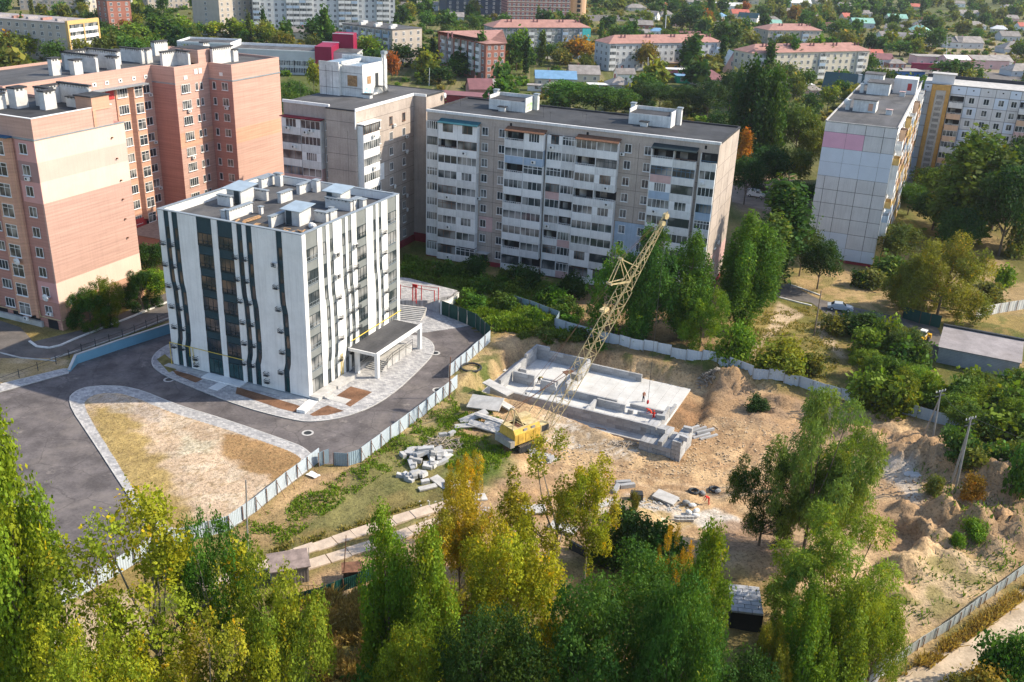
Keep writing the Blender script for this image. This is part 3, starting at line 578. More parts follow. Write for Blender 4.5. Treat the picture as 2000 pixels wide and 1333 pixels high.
for D, face, L in ((DF, 'f', WX+.10), (DR, 'r', WY)):
    e = 0. if face == 'f' else -.0; ke = 0
    for a0, a1, k in D: W.part('white_band', band(e, a0, ke, k, face), [m_render]); e, ke = a1, k
    W.part('white_band', band(e, L, ke, 0, face), [m_render])
    for a0, a1, k in D:
        for fl in range(7):
            zt_ = 2.6+3.1*fl+(.0 if fl else .0); h = 1.95 if fl else 2.2; zb = zt_-h+.05
            if fl == 6: h = 1.75; zb = zt_-h
            c = (a0+a1)/2+wave(zt_-1, k); wd = a1-a0-.04
            if k: wd = min(wd, .62)
            gm = m_glasst if face == 'f' and fl > 0 else m_glassg if face == 'f' else m_glassw
            me = win_mesh(wd, h, 3 if k == 0 else 1, m_dframe, gm, False, 0. if k else .0)
            if face == 'f': o = W.front(me, 'window', c+(0 if k == 0 else .1), zb, .0)
            else: o = W.right(me, 'window', c, zb, WX)
            if k == 0 and fl > 0:                       # low glass guard and white ledge
                g = MB().box(-wd/2, wd/2, -.10, -.06, .12, .18).box(-wd/2, wd/2, -.10, -.06, .62, .66)
                for i in range(4): x = -wd/2+.04+(wd-.08)*i/3; g.box(x-.025, x+.025, -.10, -.06, 0, .66)
                g.box(-wd/2, wd/2, -.12, 0.0, -.06, 0)
                kk = ('rail', round(wd, 2));
                if kk not in _wc: _wc[kk] = g.mesh('rail', [m_dframe if face == 'f' else m_gutter])
                inst('rail', _wc[kk], o)
# air conditioner baskets beside the narrow bands, a few with their unit
bk = MB()
for z in (0, .25, .5):
    bk.box(-.35, .35, -.5, -.46, z, z+.04).box(-.35, -.31, -.46, 0, z, z+.04).box(.31, .35, -.46, 0, z, z+.04)
for x in (-.33, -.11, .11, .33): bk.box(x-.015, x+.015, -.5, -.46, 0, .54)
bk.box(-.35, .35, -.5, 0, -.03, 0); bk = bk.mesh('air_conditioner_basket', [m_metal])
for x, fls in ((.62, range(1, 7)), (2.15, range(1, 7)), (12.95, range(1, 7)), (14.5, range(1, 7)), (19.3, range(1, 7))):
    for fl in fls:
        z = .35+3.1*fl; W.front(bk, 'air_conditioner_basket', x+wave(z, 1), z-.4, -.1)
        if (x, fl) == (19.3, 6): W.front(_ac, 'air_conditioner', x+.1, z-.4, -.12)
for y, fls in ((7.3, range(1, 7)), (12.0, range(2, 7)), (19.7, range(2, 7)), (10.2, range(1, 6))):
    for fl in fls:
        z = .35+3.1*fl; W.right(bk, 'air_conditioner_basket', y+wave(z, 1), z-.4, WX+.1)
        if (y, fl) in ((7.3, 6), (7.3, 5), (12.0, 6)): W.right(_ac, 'air_conditioner', y, z-.4, WX+.12)
for x, z in ((4.2, 1.9), (4.25, .9), (16.6, 2.2), (16.65, 1.1)): W.front(bk, 'air_conditioner_basket', x+.2, z, -.1)
b = MB().tube((-.2, -.25, 3.7), (13.0, -.25, 3.7), .05).tube((-.2, -.25, 3.7), (-.2, -.25, .2), .05).tube((4.0, -.25, 3.7), (4.0, -.25, 1.2), .05).tube((3.4, -.25, 3.7), (3.4, -.25, 2.2), .05); W.part('gas_pipe', b, [m_yellowp])
b = MB().tube((WX+.25, 7.6, .3), (WX+.25, 7.6, 3.9), .06).tube((WX+.25, 8.0, .3), (WX+.25, 8.0, 3.9), .06).tube((WX+.25, 10.4, 4.9), (WX+.25, 24.4, 4.9), .07); W.part('gas_pipe', b, [m_yellowp])
# roof structures
for a in ((8.9, 9.4, 3.4, 8.4, 1.9), (8.0, 8.7, 3.3, 4.3, 1.7), (2.7, 5.0, 9.0, 9.6, 2.0), (4.5, 7.3, 14.3, 14.8, 2.0), (1.6, 2.2, 19.8, 23.0, 1.9), (2.8, 3.9, 22.2, 22.9, 2.6), (9.3, 9.9, 14.2, 17.0, 2.0), (8.6, 9.2, 19.8, 22.8, 1.9), (9.8, 10.6, 22.2, 23.2, 2.4),
          (15.7, 16.2, 3.6, 6.9, 2.0), (19.2, 21.1, 9.2, 9.8, 1.9), (20.6, 21.3, 10.0, 11.6, 1.9), (16.4, 20.7, 15.9, 16.5, 2.0), (20.0, 20.8, 16.6, 18.6, 2.0), (21.0, 21.7, 17.6, 18.6, 1.9), (10.5, 11.0, 8.2, 8.7, 1.4), (18.2, 18.8, 14.0, 14.5, 1.0)):
    vent_stack(W, *a[:4], 22.3, a[4]*.8)
def cabin(B, x0, x1, y0, y1, z0, h, door, wall=None, tin=None, ov=.5, slope=.35):
    B.part('stair_cabin', MB().box(x0, x1, y0, y1, z0, z0+h), [wall or m_vent])
    B.part('cabin_roof', MB().add([(x0-ov, y0-ov, z0+h+.05), (x1+ov, y0-ov, z0+h+.05), (x1+ov, y1+ov, z0+h+.05+slope), (x0-ov, y1+ov, z0+h+.05+slope), (x0-ov, y0-ov, z0+h+.13), (x1+ov, y0-ov, z0+h+.13), (x1+ov, y1+ov, z0+h+.13+slope), (x0-ov, y1+ov, z0+h+.13+slope)],
           [(0, 3, 2, 1), (4, 5, 6, 7), (0, 1, 5, 4), (1, 2, 6, 5), (2, 3, 7, 6), (3, 0, 4, 7)]), [tin or m_tin])
    dx, dy = door; B.part('door', MB().box(dx-.45, dx+.45, dy-.06, dy-.01, z0+.05, z0+2.0), [M('door_dark', (.04, .06, .07), .7)] if 'door_dark' not in bpy.data.materials else [bpy.data.materials['door_dark']])
cabin(W, 3.1, 5.6, 10.6, 13.6, 22.3, 2.1, (4.9, 10.6)); cabin(W, 16.7, 19.0, 6.0, 8.7, 22.3, 2.1, (17.3, 6.0)); cabin(W, 15.9, 18.3, 17.0, 19.6, 22.3, 2.1, (16.4, 17.0))
b = MB()
for i in range(7): b.obox((11.6+rnd.uniform(-.4, .4), 4.6+i*.14, 22.36+i*.03), (.22, 3.2, .05), rnd.uniform(-.2, .1))
W.part('timber_boards', b, [m_wood]); b = MB()
for i in range(16): b.obox((19.9+rnd.uniform(-1.6, 1.4), 2.6+rnd.uniform(-1.1, 1.6), 22.36+rnd.uniform(0, .2)), (.2, rnd.uniform(.8, 2.0), .05), rnd.uniform(0, 3.1))
W.part('timber_scraps', b, [m_wood])
W.part('sack', MB().ell((20.8, 6.4, 22.6), (.6, .5, .4)).ell((20.2, 7.0, 22.55), (.45, .4, .3)), [m_unit])
W.part('plank', MB().obox((10.5, 3.0, 22.36), (.3, 3.6, .06), .3).obox((14.3, 4.0, 22.36), (2.2, 1.1, .05), .2), [m_wood])
# entrance canopy on the right side
b = MB().box(WX+.12, WX+5.0, 9.6, 22.6, 3.65, 4.0); W.part('canopy', b, [m_render]); W.part('canopy_roof', MB().box(WX+.2, WX+4.75, 9.8, 22.4, 4.0, 4.06), [m_bit])
W.part('canopy_rim', MB().box(WX+4.8, WX+5.02, 9.58, 22.62, 4.0, 4.25).box(WX+.12, WX+4.8, 9.58, 9.76, 4.0, 4.12), [m_render])
for x, y in ((WX+4.3, 9.9), (WX+1.0, 9.9), (WX+4.5, 22.0)): W.part('column', MB().box(x, x+.55, y, y+.55, .14, 3.65), [m_render])
b = MB()
for i in range(6): b.box(WX+1.2, WX+4.2, 12.2+i*.32, 18.0, .14+i*.16, .30+i*.16)
W.part('steps', b, [m_conc]); W.part('landing', MB().box(WX+.12, WX+1.15, 10.5, 21, .14, .7).box(WX+1.2, WX+4.2, 18.0, 21, .14, 1.1), [m_conc])
b = MB()
for (p, q) in (((WX+4.25, 12.0, 1.2), (WX+4.25, 15, 2.1)), ((WX+4.25, 15, 2.1), (WX+4.25, 21, 2.1)), ((WX+4.25, 12.0, .7), (WX+4.25, 15, 1.6)), ((WX+4.25, 15, 1.6), (WX+4.25, 21, 1.6)), ((WX+1.1, 11.8, 1.2), (WX+1.1, 16, 1.8))): b.tube(p, q, .03, n=4)
for y in (12., 13.5, 15, 17, 19, 21): b.tube((WX+4.25, y, .14), (WX+4.25, y, 1.2 if y < 13 else 2.1), .03, n=4)
W.part('handrail', b, [m_metal])
# corner terrace, its steps and ramps; doorstep on the front
W.part('terrace', MB().box(WX+.1, WX+1.6, -.1, 4.2, .14, .62), [m_conc]); b = MB()
for i in range(3): b.box(WX+1.6+i*.34, WX+1.94+i*.34, .9, 2.6, .14, .5-i*.13)
b.box(WX+2.7, WX+5.2, .9, 2.4, .14, .17); W.part('steps', b, [m_conc])
W.part('ramp', MB().prism([(WX+.1, -.2), (WX+1.5, -.2), (WX+2.1, -4.0), (WX+.9, -4.2)], .14, [.6, .6, .2, .2]), [m_render])
W.part('ramp', MB().prism([(WX+.2, 4.3), (WX+1.8, 4.3), (WX+2.1, 8.6), (WX+.4, 8.6)], .14, [.6, .6, .75, .75]), [m_conc])
W.part('doorstep', MB().box(6.5, 13.2, -1.8, -.12, .14, .32).box(9.6, 11.2, -4.0, -1.8, .14, .2), [m_render])
W.part('blind_area', MB().box(-.9, 6.4, -1.15, -.12, .14, .19).box(13.3, WX-.1, -1.15, -.12, .14, .19), [m_conc])
# ================================================================== the long grey-brown block and its corner wing
MO, MA, MX, MY, MH = (-17.6, 184.5), -.3849, 55.2, 17.6, 28.7
G = Bld('long_panel_block', 'long nine storey grey-brown block with columns of white glazed balconies behind the crane', 'apartment block', MO, MA)
def joints(B, segs, d=.05):                              # recessed-looking joint strips standing 3 mm proud
    b = MB()
    for s in segs: b.box(*s)
    B.part('panel_joint', b, [m_joint])
G.part('wall', MB().box(0, MX, 0, MY, .9, MH-.45), [m_tufa]); G.part('plinth', MB().box(-.1, MX+.1, -.1, MY+.1, 0, .9), [m_red])
G.part('roof', MB().box(.1, MX-.1, .1, MY-.1, MH-.45, MH-.35), [m_bitd]); G.part('cornice', MB().box(-.15, MX+.15, -.15, .35, MH-.45, MH), [m_balc]); G.part('cornice', MB().box(-.15, .2, .35, MY, MH-.45, MH-.1).box(MX-.2, MX+.12, .35, MY, MH-.45, MH-.1).box(.2, MX-.2, MY-.3, MY+.1, MH-.45, MH-.05), [m_bitd])
FP = 2.92
joints(G, [(-.004, MX, -.012, .0, .95+FP*k, 1.01+FP*k) for k in range(1, 9)]+[(MX, MX+.012, 0, MY, .95+FP*k, 1.0+FP*k) for k in range(1, 9)]+[(x, x+.06, -.011, 0, .9, 27) for x in (13.9, 41.3)]+[(MX, MX+.011, y, y+.06, .9, 28) for y in (5.8, 11.6)])
styles = ['glazed']*6+['centre', 'bars', 'open', 'glazed']
def balcony(B, x, z, w, d, side='f', y=0., style=None, par=None, fm=None, n=None, x0=0.):
    st = style or rnd.choice(styles)
    par = par or (m_balcw if rnd.random() < .3 else m_balcp if rnd.random() < .05 else m_balcb if rnd.random() < .05 else m_balc)
    fm = fm or (m_wframe if rnd.random() < .72 else rnd.choice([m_bframe, m_bframe, m_blframe, m_dframe]))
    me = balc_mesh(w, d, FP, par, style='open' if st == 'open' else 'glazed'); n = n or rnd.choice([3, 4, 4, 5])
    o = (B.front(me, 'balcony', x, z, y) if side == 'f' else B.right(me, 'balcony', x, z, x0))
    inst('glazing', glaz_mesh(w, d, FP, fm, None, st, n), o)
    if rnd.random() < .16: inst('air_conditioner', _ac, o, loc=(rnd.uniform(-.25, .25)*w, -d-.02, .35))
    return o
cols = [(1.2, 2.2, .25, 1), (4.95, 3.9, 1.25, 0), (8.95, 3.9, 1.25, 0), (18.45, 3.7, 1.25, 0), (22.2, 3.7, 1.25, 0), (25.95, 2.8, .5, 0), (28.8, 2.8, .5, 0), (32.15, 3.8, 1.3, 0), (36.0, 3.8, 1.3, 0), (45.95, 3.8, 1.25, 0), (49.8, 3.8, 1.25, 0), (53.75, 2.7, .5, 1)]
fixed = {(5, 8): dict(style='centre', n=2), (4, 8): dict(n=4), (9, 7): dict(fm=m_blframe, style='bars'), (10, 7): dict(fm=m_blframe, style='bars'), (3, 7): dict(par=m_balcb), (4, 7): dict(par=m_balcb), (7, 5): dict(style='open'), (8, 5): dict(style='open'), (1, 8): dict(style='centre', n=2, par=m_balcw), (2, 8): dict(style='centre', n=2, par=m_balcw),
         (6, 2): dict(par=m_balcp), (6, 0): dict(par=m_balcp), (11, 5): dict(par=m_balcb), (7, 0): dict(fm=m_bframe), (8, 0): dict(fm=m_bframe)}
for ci, (x, w_, d, sg) in enumerate(cols):
    for k in range(9):
        balcony(G, x, .55+FP*k if k else .35, w_, d, **fixed.get((ci, k), {}))
    for sx in ((x-w_/2, x-w_/2-.14),): G.part('balcony_fin', MB().box(min(sx), max(sx), -d-.05, -.02, .3, 26.6), [m_balc])
for x0, x1, d, m_ in ((2.9, 11.1, 1.5, M('teal_roof_sheet', (.03, .12, .15), .6)), (16.5, 24.2, 1.5, m_bframe), (30.1, 38.1, 1.6, m_bframe), (43.9, 51.8, 1.5, m_dframe)):
    G.part('balcony_roof', MB().add([(x0, -d-.25, 26.75), (x1, -d-.25, 26.75), (x1, 0, 27.25), (x0, 0, 27.25), (x0, -d-.25, 26.85), (x1, -d-.25, 26.85), (x1, 0, 27.4), (x0, 0, 27.4)], [(0, 3, 2, 1), (4, 5, 6, 7), (0, 1, 5, 4), (1, 2, 6, 5), (2, 3, 7, 6), (3, 0, 4, 7)]), [m_])
w2 = win_mesh(1.25, 1.5, 2)
for x in (12.0, 15.4, 39.4, 42.95):
    for k in range(1 if x in (12.0,) else 0, 9):
        o = G.front(w2, 'window', x, 1.75+FP*k, 0.)
        if (x, k) in ((12.0, 4), (39.4, 8)): inst('air_conditioner', _ac, o, loc=(-.9, 0, -.6))
G.part('coloured_panel', MB().box(11.2, 14.0, -.02, 0, .98+FP*2, .94+FP*3), [m_balcp]); G.part('coloured_panel', MB().box(38.1, 43.7, -.02, 0, .98+FP*2, .94+FP*4), [m_balcb])
G.part('door', MB().box(11.9, 13.1, -.08, -.02, .2, 2.3), [m_metal]); G.part('entrance_hood', MB().box(11.4, 13.6, -1.4, 0, 2.6, 2.75), [m_conc])
for x in (16.9, 31.6, 52.7): G.part('roof_vent_grille', MB().box(x, x+.4, -.03, 0, 27.3, 27.9), [m_dark])
G.right(_dish, 'satellite_dish', 8, 9, MX); G.front(_dish, 'satellite_dish', 53.1, 21.5, -.5)
for y, z in ((7, 8.2), (9.5, 8.6), (7, 5.3)): G.right(win_mesh(1.2, 1.4, 2), 'window', y, z, MX); 
G.part('painted_panel', MB().box(MX, MX+.02, 0.02, MY-.1, 3.9, 7.4), [m_balcp])
def penthouse(B, x0, x1, y0, y1, z, h, tall=1.0, gr=None):
    B.part('lift_house', MB().box(x0, x1, y0, y1, z, z+h), [m_white]); B.part('lift_house_roof', MB().box(x0+.15, x1-.15, y0+.15, y1-.15, z+h, z+h+.06), [m_bitd])
    b = MB()
    for a in ((x0, x0+.2, y0, y1), (x1-.2, x1, y0, y1), (x0+.2, x1-.2, y1-.2, y1)): b.box(*a, z+h, z+h+.7)
    B.part('parapet', b, [m_white])
    for xx, yy in ((x1+.1, y1-1.2), (x0-.9, y1-.9)): vent_stack(B, xx, xx+.8, yy, yy+1.0, z, h+1.2, m_white)
    B.part('vent_box', MB().box(x0+2.6, x0+3.9, y0-1.3, y0-.6, z, z+.8).box(x0+2.4, x0+4.1, y0-1.5, y0-.4, z+.8, z+.95, 1), [m_white, m_bitd])
    if gr: B.part('graffiti', MB().box(x1, x1+.01, y0+.4, y1-1.6, z+.3, z+h-.3), [gr])
m_gg = M('green_graffiti', (.18, .42, .12), .8, .5, 1.6, col2=(.6, .6, .58)); m_gb = M('blue_graffiti', (.10, .38, .55), .8, .5, 1.6, col2=(.7, .7, .7))
penthouse(G, 8.6, 16.2, 9.0, 14.0, MH-.35, 1.9, gr=m_gg); penthouse(G, 36.3, 44.2, 9.6, 14.4, MH-.35, 2.0)
b = MB()
for x, y in ((21, 6), (23.8, 2.2), (30, 4), (3, 8), (27, 11)): b.tube((x, y, MH-.35), (x, y, MH+1.6), .025, n=4).tube((x-.3, y, MH+1.5), (x+.3, y, MH+1.5), .02, n=4)
G.part('aerial', b, [m_metal])
# the corner wing
K = Bld('corner_panel_block', 'grey-brown nine storey corner block with a whitewashed lift house on the roof', 'apartment block', MO, MA)
KH = 30.0; kp = [(-23, -13), (-13, -13), (-13, -14.3), (-6.9, -14.3), (-6.9, 7.6), (-4.2, 7.6), (-4.2, 15.4), (-23, 15.4)]
K.part('wall', MB().prism(kp, .9, KH-.45), [m_tufa]); K.part('plinth', MB().prism(offset_poly(kp, -.08), 0, .9), [m_red])
K.part('plinth', MB().box(-6.9, -.1, 7.4, 7.58, 0, 1.8).box(-6.88, -6.7, -2, 7.4, 0, 1.4), [m_red])
K.part('roof', MB().prism(offset_poly(kp, .12), KH-.45, KH-.3), [m_bit]); K.part('cornice', MB().box(-7.0, -6.75, -14.4, 7.5, KH-.45, KH+.05).box(-23.1, -13.1, -13.15, -12.8, KH-.45, KH+.05).box(-6.75, -4.2, 7.45, 7.75, KH-.45, KH+.02), [m_balcw])
K.part('cornice', MB().box(-13, -7.0, -14.4, -14.1, KH-.45, KH-.2).box(-4.4, -4.1, 7.8, 15.4, KH-.45, KH-.2).box(-23.1, -4.4, 15.2, 15.5, KH-.45, KH-.2), [m_bitd])
joints(K, [(-6.9, -6.888, -14.3, 7.6, 1.2+FP*k, 1.26+FP*k) for k in range(1, 10)]+[(-13, -6.9, -14.312, -14.3, 1.2+FP*k, 1.27+FP*k) for k in range(1, 10)]+[(-8.6, -8.54, -14.311, -14.3, .9, 26)])
K.part('corner_strip', MB().box(-7.05, -6.88, -14.36, -14.1, 26.4, KH-.45), [m_balcw])
K.part('painted_panel', MB().box(-13, -6.92, -14.325, -14.3, 12.2, 15.3), [m_balcw])
for k in range(9):
    z = .85+FP*k
    o = K.right(balc_mesh(5.6, 1.25, FP, m_balcw), 'balcony', -10.9, z, -6.9); inst('glazing', glaz_mesh(5.6, 1.25, FP, m_bframe if k == 8 else m_wframe, None, 'glazed', 8), o)
    if k in (8, 6): inst('air_conditioner', _ac, o, loc=(.4, -1.27, .3))
    for y in (-6.2, -1.6, 3.4):
        o = K.right(win_mesh(1.2, 1.5, 2) if not (k == 8 and y > -3) else win_mesh(1.2, 1.5, 2, m_bframe), 'window', y, z+1.15, -6.9)
        if (k, y) in ((6, 3.4), (4, -1.6), (3, 3.4), (2, 3.4)): inst('satellite_dish', _dish, o, loc=(.6, 0, -.5))
        if rnd.random() < .1: inst('air_conditioner', _ac, o, loc=(.9, 0, -.6))
    for x in (-20.6, -16.4): balcony(K, x, z, 4.1, 1.3, y=-13, par=m_balc if k != 5 else m_balcp)
    K.front(win_mesh(.9, 1.4, 1), 'window', -13.6, z+1.1, -13)
K.part('painted_panel', MB().box(-6.9, -6.875, -8.2, -4.4, .9+FP*5, 1.1+FP*6), [m_balcw])
K.part('balcony_roof', MB().box(-22.8, -14.2, -14.7, -13, 27.2, 27.35), [m_red]); K.part('balcony_roof', MB().box(-6.9, -5.3, -13.9, -7.9, 27.2, 27.38), [m_balcw]); K.front(_ac, 'air_conditioner', -21.2, 25.0, -14.35); K.front(_ac, 'air_conditioner', -16.2, 25.0, -14.35)
zk = KH-.3
K.part('lift_house', MB().box(-22.3, -17.9, -1.9, 6.5, zk, zk+5.8).box(-17.9, -13.2, -1.1, 6.5, zk, zk+5.4), [m_white]); K.part('lift_house_roof', MB().box(-22, -18.0, -1.7, 6.3, zk+5.8, zk+5.86).box(-17.6, -13.5, -.8, 6.3, zk+5.4, zk+5.46), [M('blue_grey_roof', (.22, .30, .38), .6)])
K.part('parapet', MB().box(-17.9, -17.7, -1.1, 6.5, zk+5.8, zk+6.3).box(-13.4, -13.2, -1.1, 6.5, zk+5.4, zk+6.0).box(-22.3, -13.2, 6.3, 6.52, zk+5.4, zk+6.6).box(-22.3, -17.9, -1.95, -1.75, zk+5.8, zk+6.2).box(-17.7, -13.2, -1.15, -.95, zk+5.4, zk+5.7), [m_white])
K.part('boarded_window', MB().box(-16.5, -14.4, -1.16, -1.1, zk+1.9, zk+3.9), [m_wood]); K.part('boarded_window', MB().box(-13.2, -13.14, .6, 1.9, zk+2.3, zk+3.7), [m_wood]); K.part('door', MB().box(-13.2, -13.14, 3.6, 4.7, zk+1.6, zk+4.0), [m_metal])
K.part('graffiti', MB().box(-13.2, -13.17, -.7, 1.8, zk+.5, zk+1.7), [m_gb])
b = MB()
for i in range(8): b.box(-13.1, -11.9, 4.8+i*.25, 5.05+i*.25, zk+1.5-i*.19, zk+1.56-i*.19)
b.box(-13.2, -11.9, 3.4, 4.8, zk+1.5, zk+1.58).tube((-11.9, 3.4, zk+2.4), (-11.9, 4.8, zk+2.4), .03, n=4).tube((-11.9, 4.8, zk+2.4), (-11.9, 6.9, zk+1.0), .03, n=4); K.part('roof_stair', b, [m_metal])
joints(K, [(-22.3, -17.9, -1.91, -1.9, zk+h, zk+h+.08) for h in (1.4, 4.4)]+[(x, x+.08, -1.912, -1.9, zk, zk+5.5) for x in (-20.8, -19.4)]+[(-17.9, -13.2, -1.11, -1.1, zk+1.5, zk+1.58), (-17.9, -13.2, -1.11, -1.1, zk+4.3, zk+4.36)])
vent_stack(K, -14.6, -13.9, 8.4, 9.4, zk, 7.6, m_white); vent_stack(K, -20.5, -18.8, 7.2, 8.2, zk, 6.6, m_white); K.part('vent_box', MB().box(-12.9, -11.4, -1.6, -.6, zk, zk+.7).box(-13.1, -11.2, -1.8, -.4, zk+.7, zk+.85, 1), [m_white, m_bitd])
K.right(_dish, 'satellite_dish', 14.6, KH-1.2, -4.2, scale=1.3); K.part('aerial', MB().tube((-22.6, -8, zk), (-22.6, -8, zk+3.2), .03, n=4), [m_metal])
# ================================================================== salmon brick block: the near wing and the stepped rear wing
LO, LA = (-70.1, 139.5), -.3958
def stacked(B, poly, levels, name='wall'):
    for (z0, z1, m_) in levels: B.part(name, MB().prism(poly, z0, z1), [m_])
N = Bld('brick_block_near_wing', 'salmon brick block wing with a cream striped end wall over two round trees', 'apartment block', LO, LA)
lv = [(0, 4.5, m_b6), (4.5, 7.8, m_b3), (7.8, 20.3, m_b1), (20.3, 23.5, m_b3), (23.5, 26.4, m_b4), (26.4, 29.72, m_b3)]
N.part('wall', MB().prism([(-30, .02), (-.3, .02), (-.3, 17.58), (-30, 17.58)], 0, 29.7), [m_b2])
for z0, z1, m_ in lv: N.part('end_wall', MB().box(-.3, 0, 0, 17.6, z0, z1), [m_])
N.part('wall', MB().box(-30, 0, 0, 15.4, 29.72, 32.2), [m_b1]); N.part('roof', MB().box(-29.7, -.35, .35, 15.05, 32.2, 32.3), [m_bitd])
N.part('parapet', MB().box(-30, 0, 0, .3, 32.2, 32.75).box(-.3, 0, .3, 15.4, 32.2, 32.75).box(-30, -.3, 15.1, 15.4, 32.2, 32.75), [m_b1]); N.part('coping', MB().box(-30.05, .06, -.06, .36, 32.75, 32.85).box(-.36, .06, .36, 15.45, 32.75, 32.85), [m_balcw])
N.part('parapet_block', MB().box(-3.2, .08, 11.4, 15.0, 32.3, 34.3).box(-3.4, .2, 11.2, 15.2, 34.3, 34.5, 1).box(-.3, .12, 11.4, 12.0, 29.8, 32.3), [m_b6, m_bitd])
N.part('ledge', MB().box(-30.1, .12, -.12, 0, 29.6, 29.85).box(0, .12, 0, 17.6, 29.66, 29.82), [m_gutter]); N.part('loggia_roof', MB().box(-30, -4.2, -1.2, -.12, 29.7, 29.9), [M('blue_roof_sheet', (.02, .10, .20), .6)])
def pcol(z0, z1): return MB().box(-30, -.02, -.04, .02, z0, z1)
for z0, z1, m_ in ((0, 4.5, m_b2), (4.5, 7.7, m_b7), (20.2, 23.4, m_b7), (23.4, 26.4, m_b5), (26.4, 29.5, m_b7)): N.part('facade_panel', MB().box(-3.9, -.02, -.05, .02, z0+(1.2 if z0 == 0 else 0), z1), [m_])
wL = win_mesh(1.5, 1.55, 2); wb = win_mesh(2.3, 2.0, 2, top=.3); wc_ = win_mesh(2.0, 1.5, 3)
for k in range(9):
    z = 2.2+3.16*k
    o = N.front(wL, 'window', -2.35, z, -.05)
    if k == 0: inst('air_conditioner', _ac, o, loc=(.4, -.05, .1))
    if k == 1: inst('satellite_dish', _dish, o, loc=(.5, -.1, -.1), scale=1.4)
    if k == 7: inst('air_conditioner', _ac, o, loc=(.2, -.05, -.7))
    for xb in (-6.4, -14.8, -22):
        o = N.front(wb, 'window', xb, z-.35, -.95)
        if k in (0, 3) and xb == -6.4: inst('air_conditioner', _ac, o, loc=(.2, -.02, -.8))
        if k == 3 and xb == -6.4: inst('satellite_dish', _dish, o, loc=(.8, -.1, -.6), scale=1.3)
    N.front(wc_, 'window', -10.6, z-.1, -.02); N.front(wc_, 'window', -18.4, z-.1, -.02)
for xb in (-6.4, -14.8, -22): N.part('bay', MB().prism([(xb-1.9, 0), (xb-1.3, -.95), (xb+1.3, -.95), (xb+1.9, 0)], 1.9, 29.6), [m_b6])
for xb in (-4.6, -8.4): N.part('pilaster', MB().box(xb-.3, xb+.3, -.45, -.05, 1.4, 29.6), [m_b6])
for xb in (-1.9, -5.6, -9.3, -12.6): N.part('basement_opening', MB().box(xb-1.0, xb+1.0, -.07, 0, -.1, 1.5), [m_dark])
N.part('basement_wall', MB().box(-20, -3.9, -.5, -.08, 0, .9), [m_conc]); b = MB().tube((-20, -.2, 1.75), (-.02, -.2, 1.75), .05).tube((.2, -.02, 1.75), (.2, 12, 1.75), .05).tube((-4.2, -.25, 1.75), (-4.2, -.25, 2.6), .05); N.part('gas_pipe', b, [M('pale_pipe', (.66, .58, .30), .6)])
N.right(_dish, 'satellite_dish', 2.0, 4.3, 0, scale=1.4)
for y, z in ((14.5, 27.6), (15.3, 20.6), (15, 24.2), (15.2, 17.5), (15.2, 14.2), (15.2, 11)): N.part('wall_bracket', MB().box(0, .25, y, y+.25, z, z+.2), [m_bframe])
for x0, x1, y0, y1, h in ((-13.6, -11.6, 4.6, 6.0, 2.4), (-11.5, -9.9, 6.4, 8.6, 3.2), (-10.0, -6.9, 10.0, 10.8, 3.0), (-7.0, -5.8, 8.0, 10.2, 2.9), (-6.0, -3.9, 12.2, 12.9, 1.6), (-9.9, -3.4, 14.5, 15.0, 3.2), (-9.9, -9.5, 11.3, 14.4, 3.0), (-24, -14, 8, 8.6, 2.4), (-20, -18, 3, 5, 2.6)):
    vent_stack(N, x0, x1, y0, y1, 32.3, h, m_vent, cap=m_bitd)
A = Bld('brick_block_rear_wing', 'salmon brick block wing with stepped bays behind the new white block', 'apartment block', LO, LA)
ap = [(-44, 17.7), (-26, 17.7), (-26, 52.5), (-20.2, 52.5), (-20.2, 62.5), (-14.3, 62.5), (-14.3, 78.6), (-44, 78.6)]
stacked(A, ap, [(0, 16.8, m_b1), (16.8, 19.9, m_b6), (19.9, 32.3, m_b1)])
A.part('roof', MB().prism(offset_poly(ap, .3), 32.3, 32.4), [m_bit]); b = MB(); ia = offset_poly(ap, .3)
for i in range(len(ap)): j = (i+1) % len(ap); b.prism([ap[i], ap[j], ia[j], ia[i]], 32.3, 32.85)
A.part('parapet', b, [m_b1])
A.part('ledge', MB().box(-26.1, -20.1, 52.38, 52.5, 29.5, 29.75).box(-20.3, -14.2, 62.38, 62.5, 29.5, 29.75).box(-14.3, -14.18, 62.4, 78.6, 29.5, 29.75), [m_gutter])
A.part('shade_toned_wall', MB().box(-26.0, -20.2, 52.44, 52.5, 0, 29.5).box(-20.2, -14.32, 62.44, 62.5, 0, 29.5), [m_b2])  # darker brick skins: the shade on these faces is put into the colour
w15 = win_mesh(1.9, 1.6, 2); w3 = win_mesh(2.6, 1.7, 4); wn = win_mesh(.85, 1.5, 1); wbb = win_mesh(2.1, 2.0, 2, top=.3)
for k in range(9):
    z = 2.3+3.16*k
    for y in (50.6,): A.right(w15, 'window', y, z, -26)
    A.right(wbb, 'window', 47.5, z-.2, -25.05); A.right(w3, 'window', 44.0, z, -25.8); A.right(w3, 'window', 37.2, z, -25.2); A.right(w15, 'window', 32.6, z, -26)
    for y in (29., 24.5, 20.5): A.right(w15, 'window', y, z, -26)
    A.right(w3, 'window', 55.3, z, -20.15); A.right(wn, 'window', 58.6, z+.1, -20.2); A.right(wn, 'window', 60.0, z+.1, -20.2)
    A.front(wn, 'window', -18.9, z, 62.42); A.front(wL, 'window', -16.2, z, 62.42)
    if k in (1, 4, 7): A.right(_ac, 'air_conditioner', 55.6, z-.7, -20.2)
    if k in (2, 5, 8): A.right(_ac, 'air_conditioner', 51.4, z-.7, -26)
    if k == 7: A.front(_ac, 'air_conditioner', -16, z-.7, 62.42)
